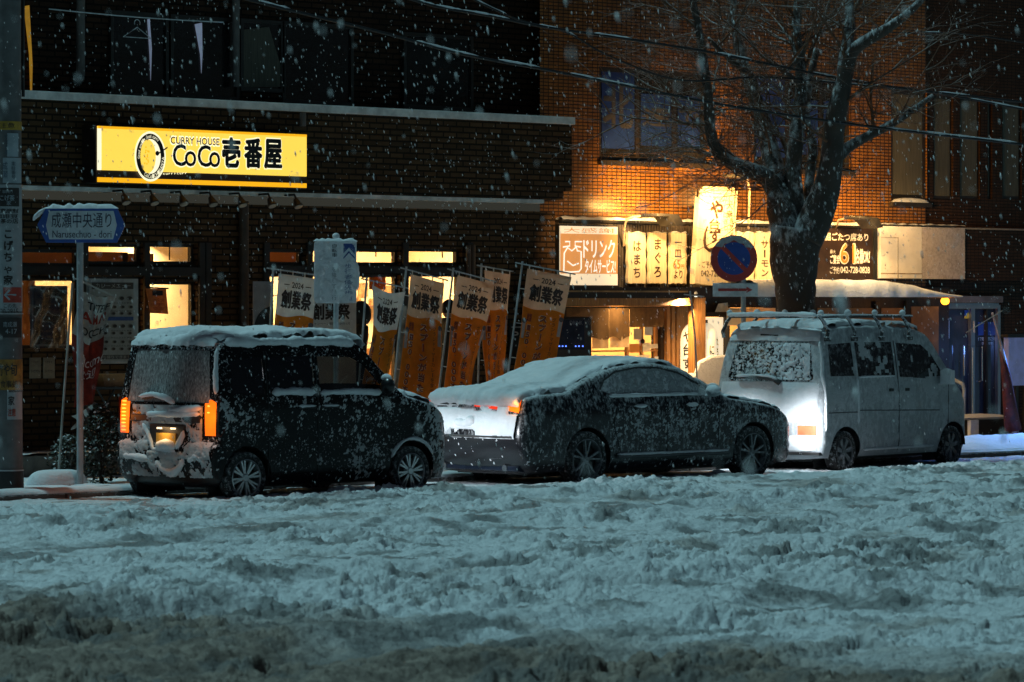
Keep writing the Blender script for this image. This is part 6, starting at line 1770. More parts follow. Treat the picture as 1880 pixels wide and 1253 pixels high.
# no parking sign
NPY = 33.5
b0 = at(1365, 860, NPY); k = m_per(NPY, 1350)
np_ = wthing('road_sign', 'round blue no-parking sign with red rim over a white arrow plate, on a grey pole', 'sign', (b0.x, NPY, PAVE_Z))
p0 = at(1365, 860, NPY)
MB().tube([(b0.x, NPY, -.1), (b0.x, NPY, at(1365, 440, NPY).z)], .033, 14).build('pole', POLEGREY, np_, smooth=True)
fb = Face((b0.x, NPY, at(1365, 545, NPY).z), YAWC)
bx = lambda px, py: ((px - 1365) * k, (545 - py) * k)
cu, cv = bx(1347, 475); rr = 43 * k
circ = lambda r, n=48: [(cu + r * math.cos(2 * math.pi * i / n), cv + r * math.sin(2 * math.pi * i / n)) for i in range(n)]
REDS = mat('red_sign_film', (.50, .055, .045), .5, 0, .15); BLU2 = mat('blue_round_film', (.025, .075, .36), .5, 0, .15)
fb.poly(circ(rr), .060, REDS, np_, 'disc', .012)
fb.poly(circ(rr * .70), .064, BLU2, np_, 'blue_disc', .003)
d_ = math.sqrt(.5); a_, w_ = rr * .70, rr * .095
sl = [(cu + (-a_ * d_ - w_ * d_), cv + (a_ * d_ - w_ * d_)), (cu + (-a_ * d_ + w_ * d_), cv + (a_ * d_ + w_ * d_)), (cu + (a_ * d_ + w_ * d_), cv + (-a_ * d_ + w_ * d_)), (cu + (a_ * d_ - w_ * d_), cv + (-a_ * d_ - w_ * d_))]
fb.poly(sl, .068, REDS, np_, 'slash', .003)
fb.poly([(cu + rr * .98 * math.cos(t), cv + rr * .98 * math.sin(t)) for t in np.linspace(R(28), R(148), 24)] + [(cu + rr * (.62 + .05 * math.sin(7 * t)) * math.cos(t) * 1.1, cv + rr * (.74 + .05 * math.sin(9 * t)) * math.sin(t)) for t in np.linspace(R(140), R(40), 20)], .067, mat('frosted_sign_snow', (.42, .43, .45), .8, 0, .15, 30, bump=.4), np_, 'snow', .003)
pu0, pv0 = bx(1308, 545); pu1, pv1 = bx(1391, 520)
fb.rect(pu0, pu1, pv0, pv1, .060, mat('arrow_plate_white', (.70, .74, .76), .5), np_, 'arrow_plate', .012, .003)
fb.poly([bx(1318, 535), bx(1318, 530), bx(1370, 530), bx(1370, 527), bx(1381, 532.5), bx(1370, 538), bx(1370, 535)], .064, REDS, np_, 'arrow', .003)
cap_on(fb, pu0, pu1, pv1 - .003, .03, .07, .012, 6, np_)

# advertising banners on poles
CLOTHP = mat('pale_banner_cloth', (.52, .36, .26), .9, 0, .08, 9, trans=.5)
CLOTHW = mat('white_banner_cloth', (.60, .58, .56), .9, 0, .08, 9, trans=.35)
CLOTHO = mat('orange_banner_print', (.72, .22, .015), .9, 0, .12, 7, trans=.5)
BINK = mat('brown_banner_lettering', (.035, .016, .012), .8)
BRED = mat('red_brown_banner_lettering', (.22, .035, .018), .8)
BPALE = mat('pale_banner_outline', (.90, .74, .55), .8, trans=.4)
BGREY = mat('grey_spoon_print', (.42, .38, .36), .8, trans=.3)
BDARK = mat('dark_side_print', (.11, .075, .07), .8)
def nobori(lab, px_tl, py_tl, wpx, Y, lean, yaw_off, L=1.80, Wd=.60, ph=0.0, wave=.02, dim=1.0, pole_dx=-.05, art=True, big=False, head=False, sag=0.0, vis=1.0, cloth_top=None, skew=0.0, pull=0.0, twist=0.0):
    p = at(px_tl, py_tl, Y)
    yaw = YAWC + R(yaw_off)
    r = Vector((math.cos(yaw), math.sin(yaw), 0)); n = Vector((math.sin(yaw), -math.cos(yaw), 0))
    root = wthing('promotion_banner', lab, 'banner', (p.x - r.x * .05, Y, PAVE_Z), 'curry shop banners on the pavement')
    rf = r.copy(); r = rf * math.cos(lean) + Vector((0, 0, -math.sin(lean)))
    top = p + Vector((0, 0, .05))
    down = Vector((-math.sin(lean) * rf.x, -math.sin(lean) * rf.y, -math.cos(lean)))
    def F(u, v, off=0.0):
        """u 0..1 across, v 0..1 down the cloth"""
        w = wave * (math.sin(u * 5.2 + v * 4 + ph) * .7 + math.sin(u * 2.3 - v * 7 + ph * 2) * .6) * (.35 + v) + .010 * math.sin(u * 15 + v * 11 + ph * 3) * (.4 + v)
        uu = u - pull * v * (1 - v) * 4 * (u - .5)
        tw = twist * (v - .1)
        rr_ = r * math.cos(tw) - n * math.sin(tw); nn_ = n * math.cos(tw) + r * math.sin(tw)
        q = top + rr_ * (uu * Wd + .02) + down * (v * L) + nn_ * (w + off) + r * (skew * v * v)
        return q + Vector((0, 0, -.05 - sag * math.sin(math.pi * u) - .012 * u * 2))
    base = top + down * ((top.z + .05) / max(math.cos(lean), .5)) + r * pole_dx
    tp = top + r * pole_dx + Vector((0, 0, .03))
    PM = mat('white_banner_pole', (.34, .35, .36), .5)
    MB().tube([base, tp], .013, 8).build('pole', PM, root, smooth=True)
    a_ = top + r * (pole_dx - .10); b_ = top + r * (Wd + .08) + Vector((0, 0, -.03))
    MB().tube([a_, b_], .009, 7).build('crossbar', PM, root, smooth=True)
    lp = MB()
    for u in (.05, .36, .68, .97): lp.tube([F(u, 0), F(u, 0) + Vector((0, 0, .055))], .008, 5)
    for v in (.15, .4, .65, .9): lp.tube([F(0.0, v), F(0.0, v) + r * (pole_dx - .02)], .006, 5)
    lp.build('loops', CLOTHW, root)
    MB().grid(16, 40, lambda u, v: F(u, v)).build('cloth', CLOTHW if head else CLOTHP, root, smooth='all')
    if not art: return root, F
    split = .27
    g = MB()
    # orange field that narrows to a spoon near the foot
    def edge(v):
        if v < .80: return 0.0
        t = (v - .80) / .14
        return .30 * min(1, t) ** 1.6 if t < 1 else .30 - .05 * (t - 1)
    g.grid(16, 34, lambda u, v: F(edge(split + (1 - split) * v) + u * (1 - 2 * edge(split + (1 - split) * v)), split + (1 - split) * v + .012 * math.sin(u * 6.3) * (1 - v), .004))
    g.build('orange_print', CLOTHO, root, smooth='all')
    def T(t, u0, u1, v0, v1, m, bold, off=.008, vert=False, name='lettering'):
        mb = MB(); put_text(mb, t, lambda a, b: F(a, 1 - b, off), u0, u1, 1 - v1, 1 - v0, bold, vert); mb.build(name, m, root)
    T('2024', .34, .66, .045, .085, BINK, .04)
    ds = MB()
    for u0, u1 in ((.15, .29), (.71, .85)): ds.grid(3, 1, lambda a, b: F(u0 + (u1 - u0) * a, .063 + .006 * b, .008))
    ds.build('dash', BINK, root)
    T('創業祭', .10, .90, .10, .225, BINK, .05)
    T('スプーンが当たる!!', .38, .62, .30, .985, BPALE, .13, .007, True, 'lettering_outline'); T('スプーンが当たる!!', .39, .61, .303, .982, BRED, .07, .011, True)
    T('総額', .10, .22, .315, .375, BRED, .02); T('150,000本', .10, .25, .39, .80, BPALE, .11, .007, True, 'lettering_outline'); T('150,000本', .11, .24, .393, .797, BRED, .05, .011, True)
    T('グランドマザーカレーを食べて', .74, .84, .31, .80, BINK, .0, .008, True)
    sd = MB()
    for u0, u1, v0 in ((.90, .985, .30), (.015, .085, .36)):
        sd.grid(4, 8, lambda a, b: F(u0 + (u1 - u0) * a, v0 + .14 * b, .008))
    sd.build('side_print', BGREY, root)
    sd = MB()
    for u0, v0 in ((.945, .315), (.05, .375)):
        sd.add([F(u0 + .055 * math.cos(t), v0 + .018 * math.sin(t), .012) for t in np.linspace(0, 5.8, 12)], [tuple(range(12))])
    sd.build('spoon_bowl_print', BDARK, root)
    return root, F
nobori('orange and cream banner hanging left of the snow-plastered notice board', 508, 502, 56, 34.2, R(4), 42, Wd=.60, ph=.3, head=True, skew=-.06, twist=.3, wave=.03)
nobori('twisted pale banner in front of the lit window, just right of the hooded person', 679, 522, 52, 34.1, R(6), 46, Wd=.58, ph=1.2, wave=.05, head=True, sag=.06, pull=.3, twist=.5)
nobori('tall orange banner narrowing to a spoon shape, left of the man in the dark coat', 752, 503, 62, 34.3, R(8.5), 46, Wd=.60, L=1.85, ph=2.1, wave=.025, pole_dx=-.055, twist=-.25)
nobori('orange banner right of the man in the dark coat, on a slanting pole', 838, 505, 64, 34.3, R(9), 42, Wd=.60, ph=3.0, wave=.04, twist=.35)
nobori('narrow orange banner partly covered by another one against the brick wall', 888, 496, 45, 35.0, R(3), 56, Wd=.60, ph=4.0, wave=.04, pull=.15)
nobori('wide banner at the right end of the row, its lower half in shadow', 966, 493, 76, 33.7, R(8), 22, Wd=.60, ph=5.1, wave=.03, L=1.75, twist=.4)
# white wide campaign sheet and grey poster
w = wthing('campaign_sheet', 'wide white hanging sheet with big dark lettering behind the notice board', 'banner', at(608, 600, 35.0))
wall_rect(562, 654, 512, 770, 35.0, CLOTHW, w, 'sheet', .012)
wall_text('創業祭', 573, 643, 558, 588, 34.994, BINK, w, .05); wall_text('キャンペーン期間 2024年1月', 571, 642, 592, 597, 34.994, BINK, w, .0)
w = wthing('window_poster', 'grey poster with a black arc in front of the brick wall beside the first banner', 'poster', at(485, 600, 35.6))
wall_rect(465, 502, 517, 680, 35.6, mat('grey_poster_paper', (.25, .24, .25), .5, 0, .15), w, 'sheet', .01)
c0 = at(500, 604, 35.59); mb = MB(); mb.add([(c0.x + (-.27 * math.sin(t)) * 1.1, 35.592, c0.z - .02 + .30 * math.cos(t)) for t in np.linspace(0, math.pi / 2, 14)] + [(c0.x, 35.592, c0.z - .02)], [tuple(range(15))]); mb.build('arc_print', INK, w)
w = wthing('hanging_flag', 'small amber flag with a red R hanging in the lit window', 'flag', at(692, 500, 35.5))
wall_rect(678, 708, 509, 532, 35.5, CLOTHO, w, 'cloth', .006); wall_text('R', 686, 698, 514, 527, 35.494, mat('red_flag_lettering', (.55, .05, .02), .8), w, .02)
MB().tube([at(665, 510, 35.5), at(711, 506, 35.5)], .010, 7).build('crossbar', DARK, w, smooth=True)
w = wthing('rolled_banner', 'grey-brown rolled banner standing between two orange banners', 'banner', at(738, 740, 34.9))
MB().tube([at(741, 562, 34.9), at(742, 600, 34.9), at(738, 660, 34.9), at(735, 760, 34.9)], [.04, .075, .085, .07], 12).build('cloth', mat('wet_grey_cloth', (.20, .165, .14), .8, 0, .4, 9, bump=.6), w, smooth='all')
MB().tube([at(741, 545, 34.9), at(735, 790, 34.9)], .012, 7).build('pole', DARK, w, smooth=True)

# crumpled welcome flag with its pole and snow-covered foot, at the left
WY = 34.0
def wf(px, py, off=0.0): p = at(px, py, WY); return (p.x, WY - off, p.z)
wl = wthing('welcome_flag', 'crumpled white and red welcome flag drooping from a slanted pole at the left', 'flag', at(110, 895, WY))
MB().tube([wf(133, 520), wf(124, 640), wf(115, 760), wf(107, 880)], .014, 8).build('pole', mat('dull_white_pole', (.38, .37, .34), .6), wl, smooth=True)
MB().tube([wf(136, 512, .03), wf(208, 545, .03)], .010, 7).build('crossbar', mat('dull_white_pole', (.38, .37, .34), .6), wl, smooth=True)
def flagF(u, v, off=0.0):
    top = np.array([140 + 66 * u, 530 + 14 * u + 8 * math.sin(math.pi * u)])
    mid = np.array([132 + 50 * u, 612 + 22 * math.sin(math.pi * u)])
    bot = np.array([128 + 40 * u, 748 - 6 * u])
    if v < .42: t = v / .42; q = top * (1 - t) + mid * t
    else: t = (v - .42) / .58; q = mid * (1 - t) + bot * t
    fold = .05 * math.sin(u * 9 + v * 5) * math.sin(math.pi * min(1, v + .15)) + .03 * math.sin(u * 17 - v * 9)
    p = at(q[0], q[1], WY); return (p.x, WY - .06 - off + fold, p.z)
WFW = mat('wet_white_flag', (.42, .41, .38), .6, 0, .2, 12, trans=.3); WFR = mat('wet_red_flag', (.22, .028, .018), .6, 0, .3, 12, trans=.3)
MB().grid(24, 20, lambda u, v: flagF(u, v * .42)).build('cloth', WFW, wl, smooth='all')
MB().grid(24, 30, lambda u, v: flagF(u, .42 + v * .58)).build('red_cloth', WFR, wl, smooth='all')
def ft(t, u0, u1, v0, v1, m, bold): 
    mb = MB(); put_text(mb, t, lambda a, b: flagF(a, 1 - b, .012), u0, u1, 1 - v1, 1 - v0, bold); mb.build('lettering', m, wl)
ft('A TASTE OF', .10, .95, .07, .14, INK, .03); ft('JAPAN', .06, .92, .16, .28, mat('red_flag_ink', (.35, .03, .015), .7), .04); ft('COCOICHI', .06, .95, .295, .365, INK, .03)
ft('Welcome', .06, 1.0, .55, .64, WHITEINK, .0); ft('歓迎', .20, .85, .66, .75, WHITEINK, -.005)
MB().grid(16, 10, lambda u, v: wf(126 + 42 * u + 4 * math.sin(v * 6), 764 - 26 * (u ** 1.5) + (26 - 4 * u) * v, .05 + .08 * math.sin(math.pi * v))).build('plastic_hem', mat('milky_plastic', (.34, .34, .32), .25), wl, smooth='all')
fx = on_ground(105, 892, PAVE_Z)
MB().grid(28, 10, lambda u, v: (fx.x + .40 * math.cos(2 * math.pi * u) * math.cos(v * math.pi / 2) ** .4, fx.y + .25 * math.sin(2 * math.pi * u) * math.cos(v * math.pi / 2) ** .4, PAVE_Z - .05 + .23 * math.sin(v * math.pi / 2))).build('weighted_foot', snowy('snowy_concrete_foot', (.16, .15, .145), .8, cover=.60, up=.45, scale=14, soft=.1), wl, smooth='all')

# posters and menu board in front of the left windows
w = wthing('covered_poster', 'dark menu poster under clear plastic hung outside the left window', 'poster', at(90, 636, 36.35))
wall_rect(58, 124, 525, 636, 36.35, mat('pewter_frame', (.16, .15, .14), .4, .4), w, 'frame', .03)
wall_rect(62, 120, 529, 632, 36.344, mat('dark_poster_print', (.055, .035, .02), .5, 0, .6, 14), w, 'print', .004)
wall_text('季節限定', 74, 110, 536, 548, 36.338, mat('dim_poster_lettering', (.22, .19, .15), .6), w, .02)
for i in range(7): wall_text('カレー特製メニュー', 76, 108 - 4 * (i % 3), 556 + 10 * i, 561 + 10 * i, 36.338, mat('amber_poster_lettering', (.26, .12, .03), .6), w, .0)
PLAS = glass_mat('wet_clear_plastic', (.85, .85, .85), .16, .12)
def plas(u, v):
    p = at(54 + 74 * u, 515 + 124 * v, 36.28); return (p.x, 36.28 + .03 * math.sin(u * 11 + v * 6) + .02 * math.sin(v * 15 - u * 4), p.z)
MB().grid(20, 26, plas).build('plastic_cover', PLAS, w, smooth='all')
w = wthing('menu_board', 'large picture menu board of curry dishes beside the left window', 'menu board', at(208, 690, 35.9))
MBY = 35.9
wall_rect(164, 254, 512, 668, MBY, mat('silver_board_frame', (.36, .36, .35), .4, .4), w, 'frame', .06, .004)
wall_rect(169, 245, 519, 663, MBY - .004, mat('menu_print', (.33, .31, .27), .5, 0, .15), w, 'print', .003)
wall_rect(169, 245, 519, 531, MBY - .008, mat('menu_header', (.06, .04, .03), .5), w, 'header', .003); wall_text('カレーメニュー', 176, 240, 521, 529, MBY - .012, mat('menu_header_lettering', (.4, .36, .3), .6), w, .01)
wall_rect(176, 245, 582, 589, MBY - .008, mat('menu_blue', (.02, .07, .22), .5), w, 'blue_stripe', .003)
wall_rect(169, 245, 652, 660, MBY - .008, mat('menu_footer', (.08, .07, .06), .5), w, 'footer', .003); wall_text('お持ち帰りできます', 174, 240, 653, 659, MBY - .012, mat('menu_header_lettering', (.4, .36, .3), .6), w, .01)
dp = MB(); dr_ = MB()
for j, y in enumerate((548, 564, 576, 599, 612, 628, 641)):
    for i in range(5):
        px = 178 + 15 * i + (j % 2) * 2
        a = at(px, y, MBY - .01); rx = .045 if j in (0, 3) else .035
        dr_.add([(a.x + rx * math.cos(t), MBY - .008, a.z + rx * .62 * math.sin(t)) for t in np.linspace(0, 5.9, 14)], [tuple(range(14))])
        dp.add([(a.x + rx * .72 * math.cos(t) + .006, MBY - .012, a.z + rx * .42 * math.sin(t)) for t in np.linspace(0, 5.9, 12)], [tuple(range(12))])
dr_.build('plate_print', mat('dish_plate_print', (.20, .17, .13), .5), w); dp.build('curry_print', mat('dish_curry_print', (.035, .016, .008), .5, 0, .4, 20), w)
for j, y in enumerate((555, 570, 606, 619, 634)): wall_text('ポークカレー 手仕込ささみ 野菜', 174, 242, y, y + 3, MBY - .012, INK, w, .0)
for i, (px, lab) in enumerate(((65, 'left one of two small price cards stuck under the left window'), (90, 'right one of two small price cards stuck under the left window'))):
    w = wthing('price_card', lab, 'card', at(px, 690, FY - .02), 'price cards under the left window')
    wall_rect(px - 10.5, px + 10.5, 657, 695, FY - .03, mat('dim_paper', (.24, .21, .16), .7), w, 'sheet', .01); wall_text('テイクアウト', px - 8, px + 8, 679, 685, FY - .034, INK, w, .02); wall_text('できます', px - 8, px + 6, 663, 667, FY - .034, INK, w, .0)
# posters inside the window, wall ring, dark notice
w = wthing('window_poster', 'amber poster with a lantern picture hung in the doorway window', 'poster', at(289, 578, FY - .1))
quad_px([(268, 530), (305, 531), (309, 577), (276, 575)], FY - .12, mat('amber_poster', (.55, .24, .06), .7, 0, .25, 12, trans=.35), w, 'sheet', .006)
wall_rect(280, 299, 534, 543, FY - .126, INK, w, 'header', .003); wall_text('忘年会', 279, 303, 548, 570, FY - .126, mat('dull_red_ink', (.3, .08, .03), .7), w, .02, True)
MB().tube([at(266, 528, FY - .12), at(309, 530, FY - .12)], .010, 6).build('rod', DARK, w)
ww = wthing('wall_ring', 'thin amber ring with a bracket hung on the cream wall inside the window', 'decoration', at(318, 580, 38.6))
c = at(318, 578, 38.6); MB().tube([(c.x + .13 * math.cos(t), 38.6, c.z + .17 * math.sin(t)) for t in np.linspace(0, 2 * math.pi, 25)], .012, 7).build('ring', WOOD, ww, smooth=True)
MB().tube([at(326, 553, 38.6), at(326, 566, 38.6), at(336, 566, 38.6), at(336, 553, 38.6)], .012, 6).build('hook', WOOD, ww)
w = wthing('wall_notice', 'small dark notice on the cream wall inside the doorway', 'notice', at(352, 540, 38.4))
wall_rect(345, 360, 520, 541, 38.4, mat('dark_notice', (.05, .03, .02), .6), w, 'sheet', .01); wall_text('営業中', 347, 358, 524, 529, 38.39, mat('dim_poster_lettering', (.22, .19, .15), .6), w, .01); wall_text('お知らせ', 347, 358, 532, 537, 38.39, mat('dim_poster_lettering', (.22, .19, .15), .6), w, .01)
# folding table with a crate by the menu board
w = wthing('folding_table', 'small dark folding table with crossed legs beside the wagon tail lamp', 'table', at(195, 800, 35.2))
tz = at(195, 710, 35.2).z; tx = at(195, 710, 35.2).x
MB().box(tx - .33, tx + .33, 35.0, 35.4, tz - .03, tz).build('top', DARK, w)
for y in (35.03, 35.37):
    for s_ in (1, -1): MB().tube([(tx - .26 * s_, y, .34), (tx + .26 * s_, y, tz - .03)], .014, 6).build('leg', DARK, w)
cr = wthing('tray', 'amber plastic tray lying on the small folding table', 'tray', (tx + .06, 35.2, tz))
MB().prism([(-.2, 0), (.2, 0), (.24, .15), (-.24, .15)], lambda a, b, h: (tx + .08 + a, 35.2 + h, tz + b), -.13, .13).build('tray', mat('amber_plastic', (.42, .19, .06), .5), cr)

# dark potted shrubs on the pavement behind the wagon's tail
LEAF = mat('dark_wet_leaves', (.018, .026, .014), .5, 0, .4, 20)
def shrub(lab, px, py0, py1, Y, w_, n, seed):
    r0 = random.Random(seed); top, bot = at(px, py0, Y), at(px, py1, Y)
    t = wthing('shrub', lab, 'shrub', (top.x, Y, PAVE_Z))
    st, lf, sn_ = MB(), MB(), MB()
    H = top.z - PAVE_Z
    for i in range(12):
        a = r0.uniform(0, 6.28); e = r0.uniform(.3, 1) * w_
        st.tube([(top.x, Y, PAVE_Z), (top.x + .4 * e * math.cos(a), Y + .4 * e * math.sin(a), PAVE_Z + H * .5), (top.x + e * math.cos(a), Y + e * math.sin(a), PAVE_Z + H * r0.uniform(.6, .98))], [.014, .01, .005], 5)
    for i in range(n):
        z = r0.random() ** .8; a = r0.uniform(0, 6.28); rad = w_ * math.sin(math.pi * min(.97, .12 + .8 * z)) * r0.random() ** .45
        c = Vector((top.x + rad * math.cos(a), Y + rad * math.sin(a), PAVE_Z + H * z)); d = Vector((r0.uniform(-1, 1), r0.uniform(-1, 1), r0.uniform(-.4, .8))).normalized(); s_ = d.orthogonal().normalized() * .016; l = d * r0.uniform(.03, .06)
        (sn_ if r0.random() < .10 and z > .3 else lf).add([c - s_ * .3, c + l * .5 - s_, c + l, c + l * .5 + s_], [(0, 1, 2, 3)])
    st.build('stems', TIMBER, t); lf.build('leaves', LEAF, t); sn_.build('snow_flecks', SNOW, t)
shrub('dark bushy shrub between the welcome flag and the amber tail lamp', 186, 745, 890, 33.75, .30, 1500, 3)
shrub('low dark shrub beside the street sign pole', 128, 800, 895, 34.3, .26, 700, 5)

# parking plate, dark vending machine, bare pole, snowy mound
w = wthing('parking_plate', 'dark plate with a white P on the brick wall between two banners', 'sign', at(952, 625, FY - .1))
wall_rect(936, 972, 594, 668, FY - .05, mat('dark_plate', (.02, .017, .015), .5), w, 'plate', .03); wall_text('P', 941, 952, 609, 622, FY - .056, mat('dim_white_lettering', (.45, .42, .4), .6), w, .03); wall_text('ご利用', 954, 969, 612, 620, FY - .056, mat('dim_white_lettering', (.45, .42, .4), .6), w, .0)
wall_rect(939, 966, 600, 602, FY - .056, mat('dim_white_lettering', (.45, .42, .4), .6), w, 'bar', .003)
VMY = IY - .95
w = wthing('vending_machine', 'dark drinks machine with a row of tiny blue lights in front of the tavern', 'vending machine', at(1052, 800, VMY))
x0, x1, z0, z1 = span(1018, 1087, 582, 815, VMY)
MB().box(x0, x1, VMY, VMY + .6, .06, z1).build('cabinet', mat('black_cabinet', (.018, .018, .022), .35), w, bevel=.02)
wall_rect(1023, 1073, 588, 642, VMY - .012, mat('dark_blue_screen', (.016, .022, .045), .2, 0, .3), w, 'screen', .011)
wall_text('DRINK 100', 1046, 1084, 589, 597, VMY - .016, mat('dim_grey_lettering', (.12, .13, .16), .5), w, .0)
BL = mat('blue_indicator', (.1, .2, 1), .5, emit=3, ecol=(.10, .22, 1))
lb = MB()
for px in (1027, 1033, 1039, 1057, 1063, 1070):
    p = at(px, 636, VMY - .02); lb.ball((p.x, p.y, p.z), .010, .01, .010, 8, 5)
lb.build('indicator', BL, w)
w = wthing('bare_pole', 'thin bare grey flag pole leaning in front of the timber post', 'pole', at(1282, 800, 34.6))
MB().tube([at(1267, 535, 34.6), at(1276, 620, 34.6), at(1283, 760, 34.6)], .013, 8).build('pole', POLEGREY, w, smooth=True)
MB().tube([at(1256, 541, 34.6), at(1292, 545, 34.6)], .008, 6).build('crossbar', POLEGREY, w)
MB().lathe([(.16, 0), (.16, .04), (.05, .10), (.015, .12)], (at(1284, 780, 34.6).x, 34.6, PAVE_Z), 'Z', 20).build('foot', BLACK, w)
mdY = 36.15
w = wthing('covered_board', 'leaning board plastered with warm-lit snow below the paper lantern', 'board', at(1298, 800, mdY))
c = at(1298, 720, mdY)
q0 = [at(*q, mdY) for q in ((1258, 800), (1262, 716), (1279, 664), (1300, 654), (1334, 652), (1338, 800))]
MB().prism([(p.x, p.z) for p in q0], lambda a, b, h: (a, mdY + h, b), -.06, .10).build('cover', WALLSNOW, w, bevel=.03)
# ------------------------------------------------------------------ people
def skin_body(name, pts, edges, root_i, m, parent, sub=2):
    me = bpy.data.meshes.new(name); me.from_pydata([p[0] for p in pts], edges, [])
    o = bpy.data.objects.new(name, me); COL.objects.link(o)
    sk = o.modifiers.new('skin', 'SKIN'); sk.use_smooth_shade = True
    for i, (p, r) in enumerate(pts):
        v = me.skin_vertices[0].data[i]; v.radius = r if hasattr(r, '__len__') else (r, r); v.use_root = (i == root_i)
    s_ = o.modifiers.new('sub', 'SUBSURF'); s_.levels = s_.render_levels = sub
    dg = bpy.context.evaluated_depsgraph_get(); dg.update()
    m2 = bpy.data.meshes.new_from_object(o.evaluated_get(dg)); bpy.data.objects.remove(o)
    m2.name = name; m2.materials.clear()
    return finish(name, m2, m, parent, smooth='all')
SKIN = mat('warm_skin', (.42, .24, .16), .6, 0, .1)
COAT = mat('dark_wet_coat', (.012, .011, .011), .7, 0, .3, 14, bump=.4)
HAIR = mat('black_hair', (.010, .008, .007), .6, 0, .4, 60)
def person(lab, base, yaw, H, hood=False, cap=False, sit=0.0, lean=0.0, coat=None):
    root = thing('person', lab, 'person', base, yaw)
    coat = coat or COAT
    s = H / 1.75
    # faces local +X
    def hand(mb, w, d):
        pass
    P = [((0, 0, .93), (.13, .16)), ((0, 0, 1.12), (.125, .155)), ((.0 + lean * .3, 0, 1.32), (.125, .185)), ((lean * .5, 0, 1.44), (.075, .12)), ((.01 + lean * .7, 0, 1.52), (.055, .055)),
         ((0, .10, .88), (.095, .095)), ((.03, .11, .50), (.062, .065)), ((.0, .11, .10), (.045, .045)), ((.15, .12, .045), (.035, .045)),
         ((0, -.10, .88), (.095, .095)), ((.01, -.11, .50), (.062, .065)), ((-.04, -.11, .10), (.045, .045)), ((.11, -.12, .045), (.035, .045)),
         ((lean * .45, .20, 1.40), (.065, .065)), ((-.02, .25, 1.13), (.050, .050)), ((.14, .20, .95), (.038, .038)),
         ((lean * .45, -.20, 1.40), (.065, .065)), ((-.02, -.25, 1.13), (.050, .050)), ((.14, -.20, .95), (.038, .038))]
    E = [(0, 1), (1, 2), (2, 3), (3, 4), (0, 5), (5, 6), (6, 7), (7, 8), (0, 9), (9, 10), (10, 11), (11, 12), (3, 13), (13, 14), (14, 15), (3, 16), (16, 17), (17, 18)]
    body = skin_body('body', [(tuple(c * s for c in p), tuple(q * s for q in r)) for p, r in P], E, 0, coat, root)
    hx = .02 + lean
    for sg_ in (1, -1):
        b = MB()
        b.ball((.19 * s, sg_ * .195 * s, .90 * s), .045 * s, .020 * s, .05 * s, 10, 7)
        for k in range(4):
            y0 = sg_ * (.180 + .010 * k) * s
            b.tube([(.20 * s + .004 * k, y0, .872 * s), (.225 * s, y0, .842 * s), (.222 * s, y0, .812 * s - .004 * (k % 2)), (.21 * s, y0, .795 * s)], [.009 * s, .0085 * s, .008 * s, .006 * s], 6)
        b.tube([(.18 * s, sg_ * .175 * s, .90 * s), (.215 * s, sg_ * .165 * s, .878 * s), (.232 * s, sg_ * .165 * s, .852 * s)], [.011 * s, .010 * s, .007 * s], 6)
        b.build('hand', SKIN, root, smooth='all')
    # head with brow, nose, mouth, chin
    def headf(u, v):
        a, b_ = 2 * math.pi * u, math.pi * (v - .5)
        x, y, z = .095 * math.cos(a) * math.cos(b_), .075 * math.sin(a) * math.cos(b_), .115 * math.sin(b_)
        f = max(0, math.cos(a)) ** 10
        x += f * (.022 * math.exp(-((z + .01) / .018) ** 2) + .006 * math.exp(-((z + .048) / .012) ** 2) + .010 * math.exp(-((z + .085) / .02) ** 2) - .006 * math.exp(-((z - .018) / .012) ** 2) + .004 * math.exp(-((z - .04) / .012) ** 2))
        y *= 1 - .25 * max(0, -z / .115) ** 1.5
        return ((hx + x) * s, y * s, (1.635 + z) * s)
    hd = MB().grid(40, 32, headf).build('head', SKIN, root, smooth='all')
    e = MB()
    for sg_ in (1, -1): e.ball(((hx + .085) * s, sg_ * .031 * s, 1.652 * s), .010 * s, .013 * s, .009 * s, 8, 6)
    e.build('eyes', INK, hd)
    e = MB()
    for sg_ in (1, -1): e.ball((hx * s, sg_ * .076 * s, 1.63 * s), .020 * s, .010 * s, .032 * s, 8, 6)
    e.build('ears', SKIN, hd, smooth='all')
    def shellf(k, a_open, zlow, fx=0):
        def f(u, v):
            a = a_open + (2 * math.pi - 2 * a_open) * u; b_ = math.asin(min(1, max(-1, zlow))) * (1 - v) + math.pi / 2 * v
            return ((hx + fx + .100 * k * math.cos(a) * math.cos(b_)) * s, .082 * k * math.sin(a) * math.cos(b_) * s, (1.640 + .122 * k * math.sin(b_)) * s)
        return f
    MB().grid(30, 12, shellf(1.03, .75, -.35)).build('hair', HAIR, root, smooth='all')
    if cap:
        MB().grid(30, 10, shellf(1.10, .0, .28)).build('knit_cap', mat('dark_knit_cap', (.018, .015, .014), .9), root, smooth='all')
    if hood:
        MB().grid(30, 14, shellf(1.42, .45, -.75, -.015)).build('hood', coat, root, smooth='all')
        MB().tube([((hx - .06) * s, 0, 1.50 * s), ((hx + .02) * s, 0, 1.53 * s)], [.13 * s, .09 * s], 16).build('collar', coat, root, smooth='all')
    else:
        MB().lathe([(.085 * s, 1.44 * s), (.088 * s, 1.53 * s), (.075 * s, 1.535 * s), (.06 * s, 1.46 * s)], ((hx - .02) * s, 0, 0), 'Z', 24).build('collar', coat, root, smooth='all')
    # coat skirt to mid thigh
    MB().grid(32, 8, lambda u, v: ((.02 + (.155 + .03 * v) * math.cos(2 * math.pi * u)) * s, (.19 + .035 * v) * math.sin(2 * math.pi * u) * s, (1.10 - .42 * v) * s)).build('coat_skirt', coat, root, smooth='all')
    return root
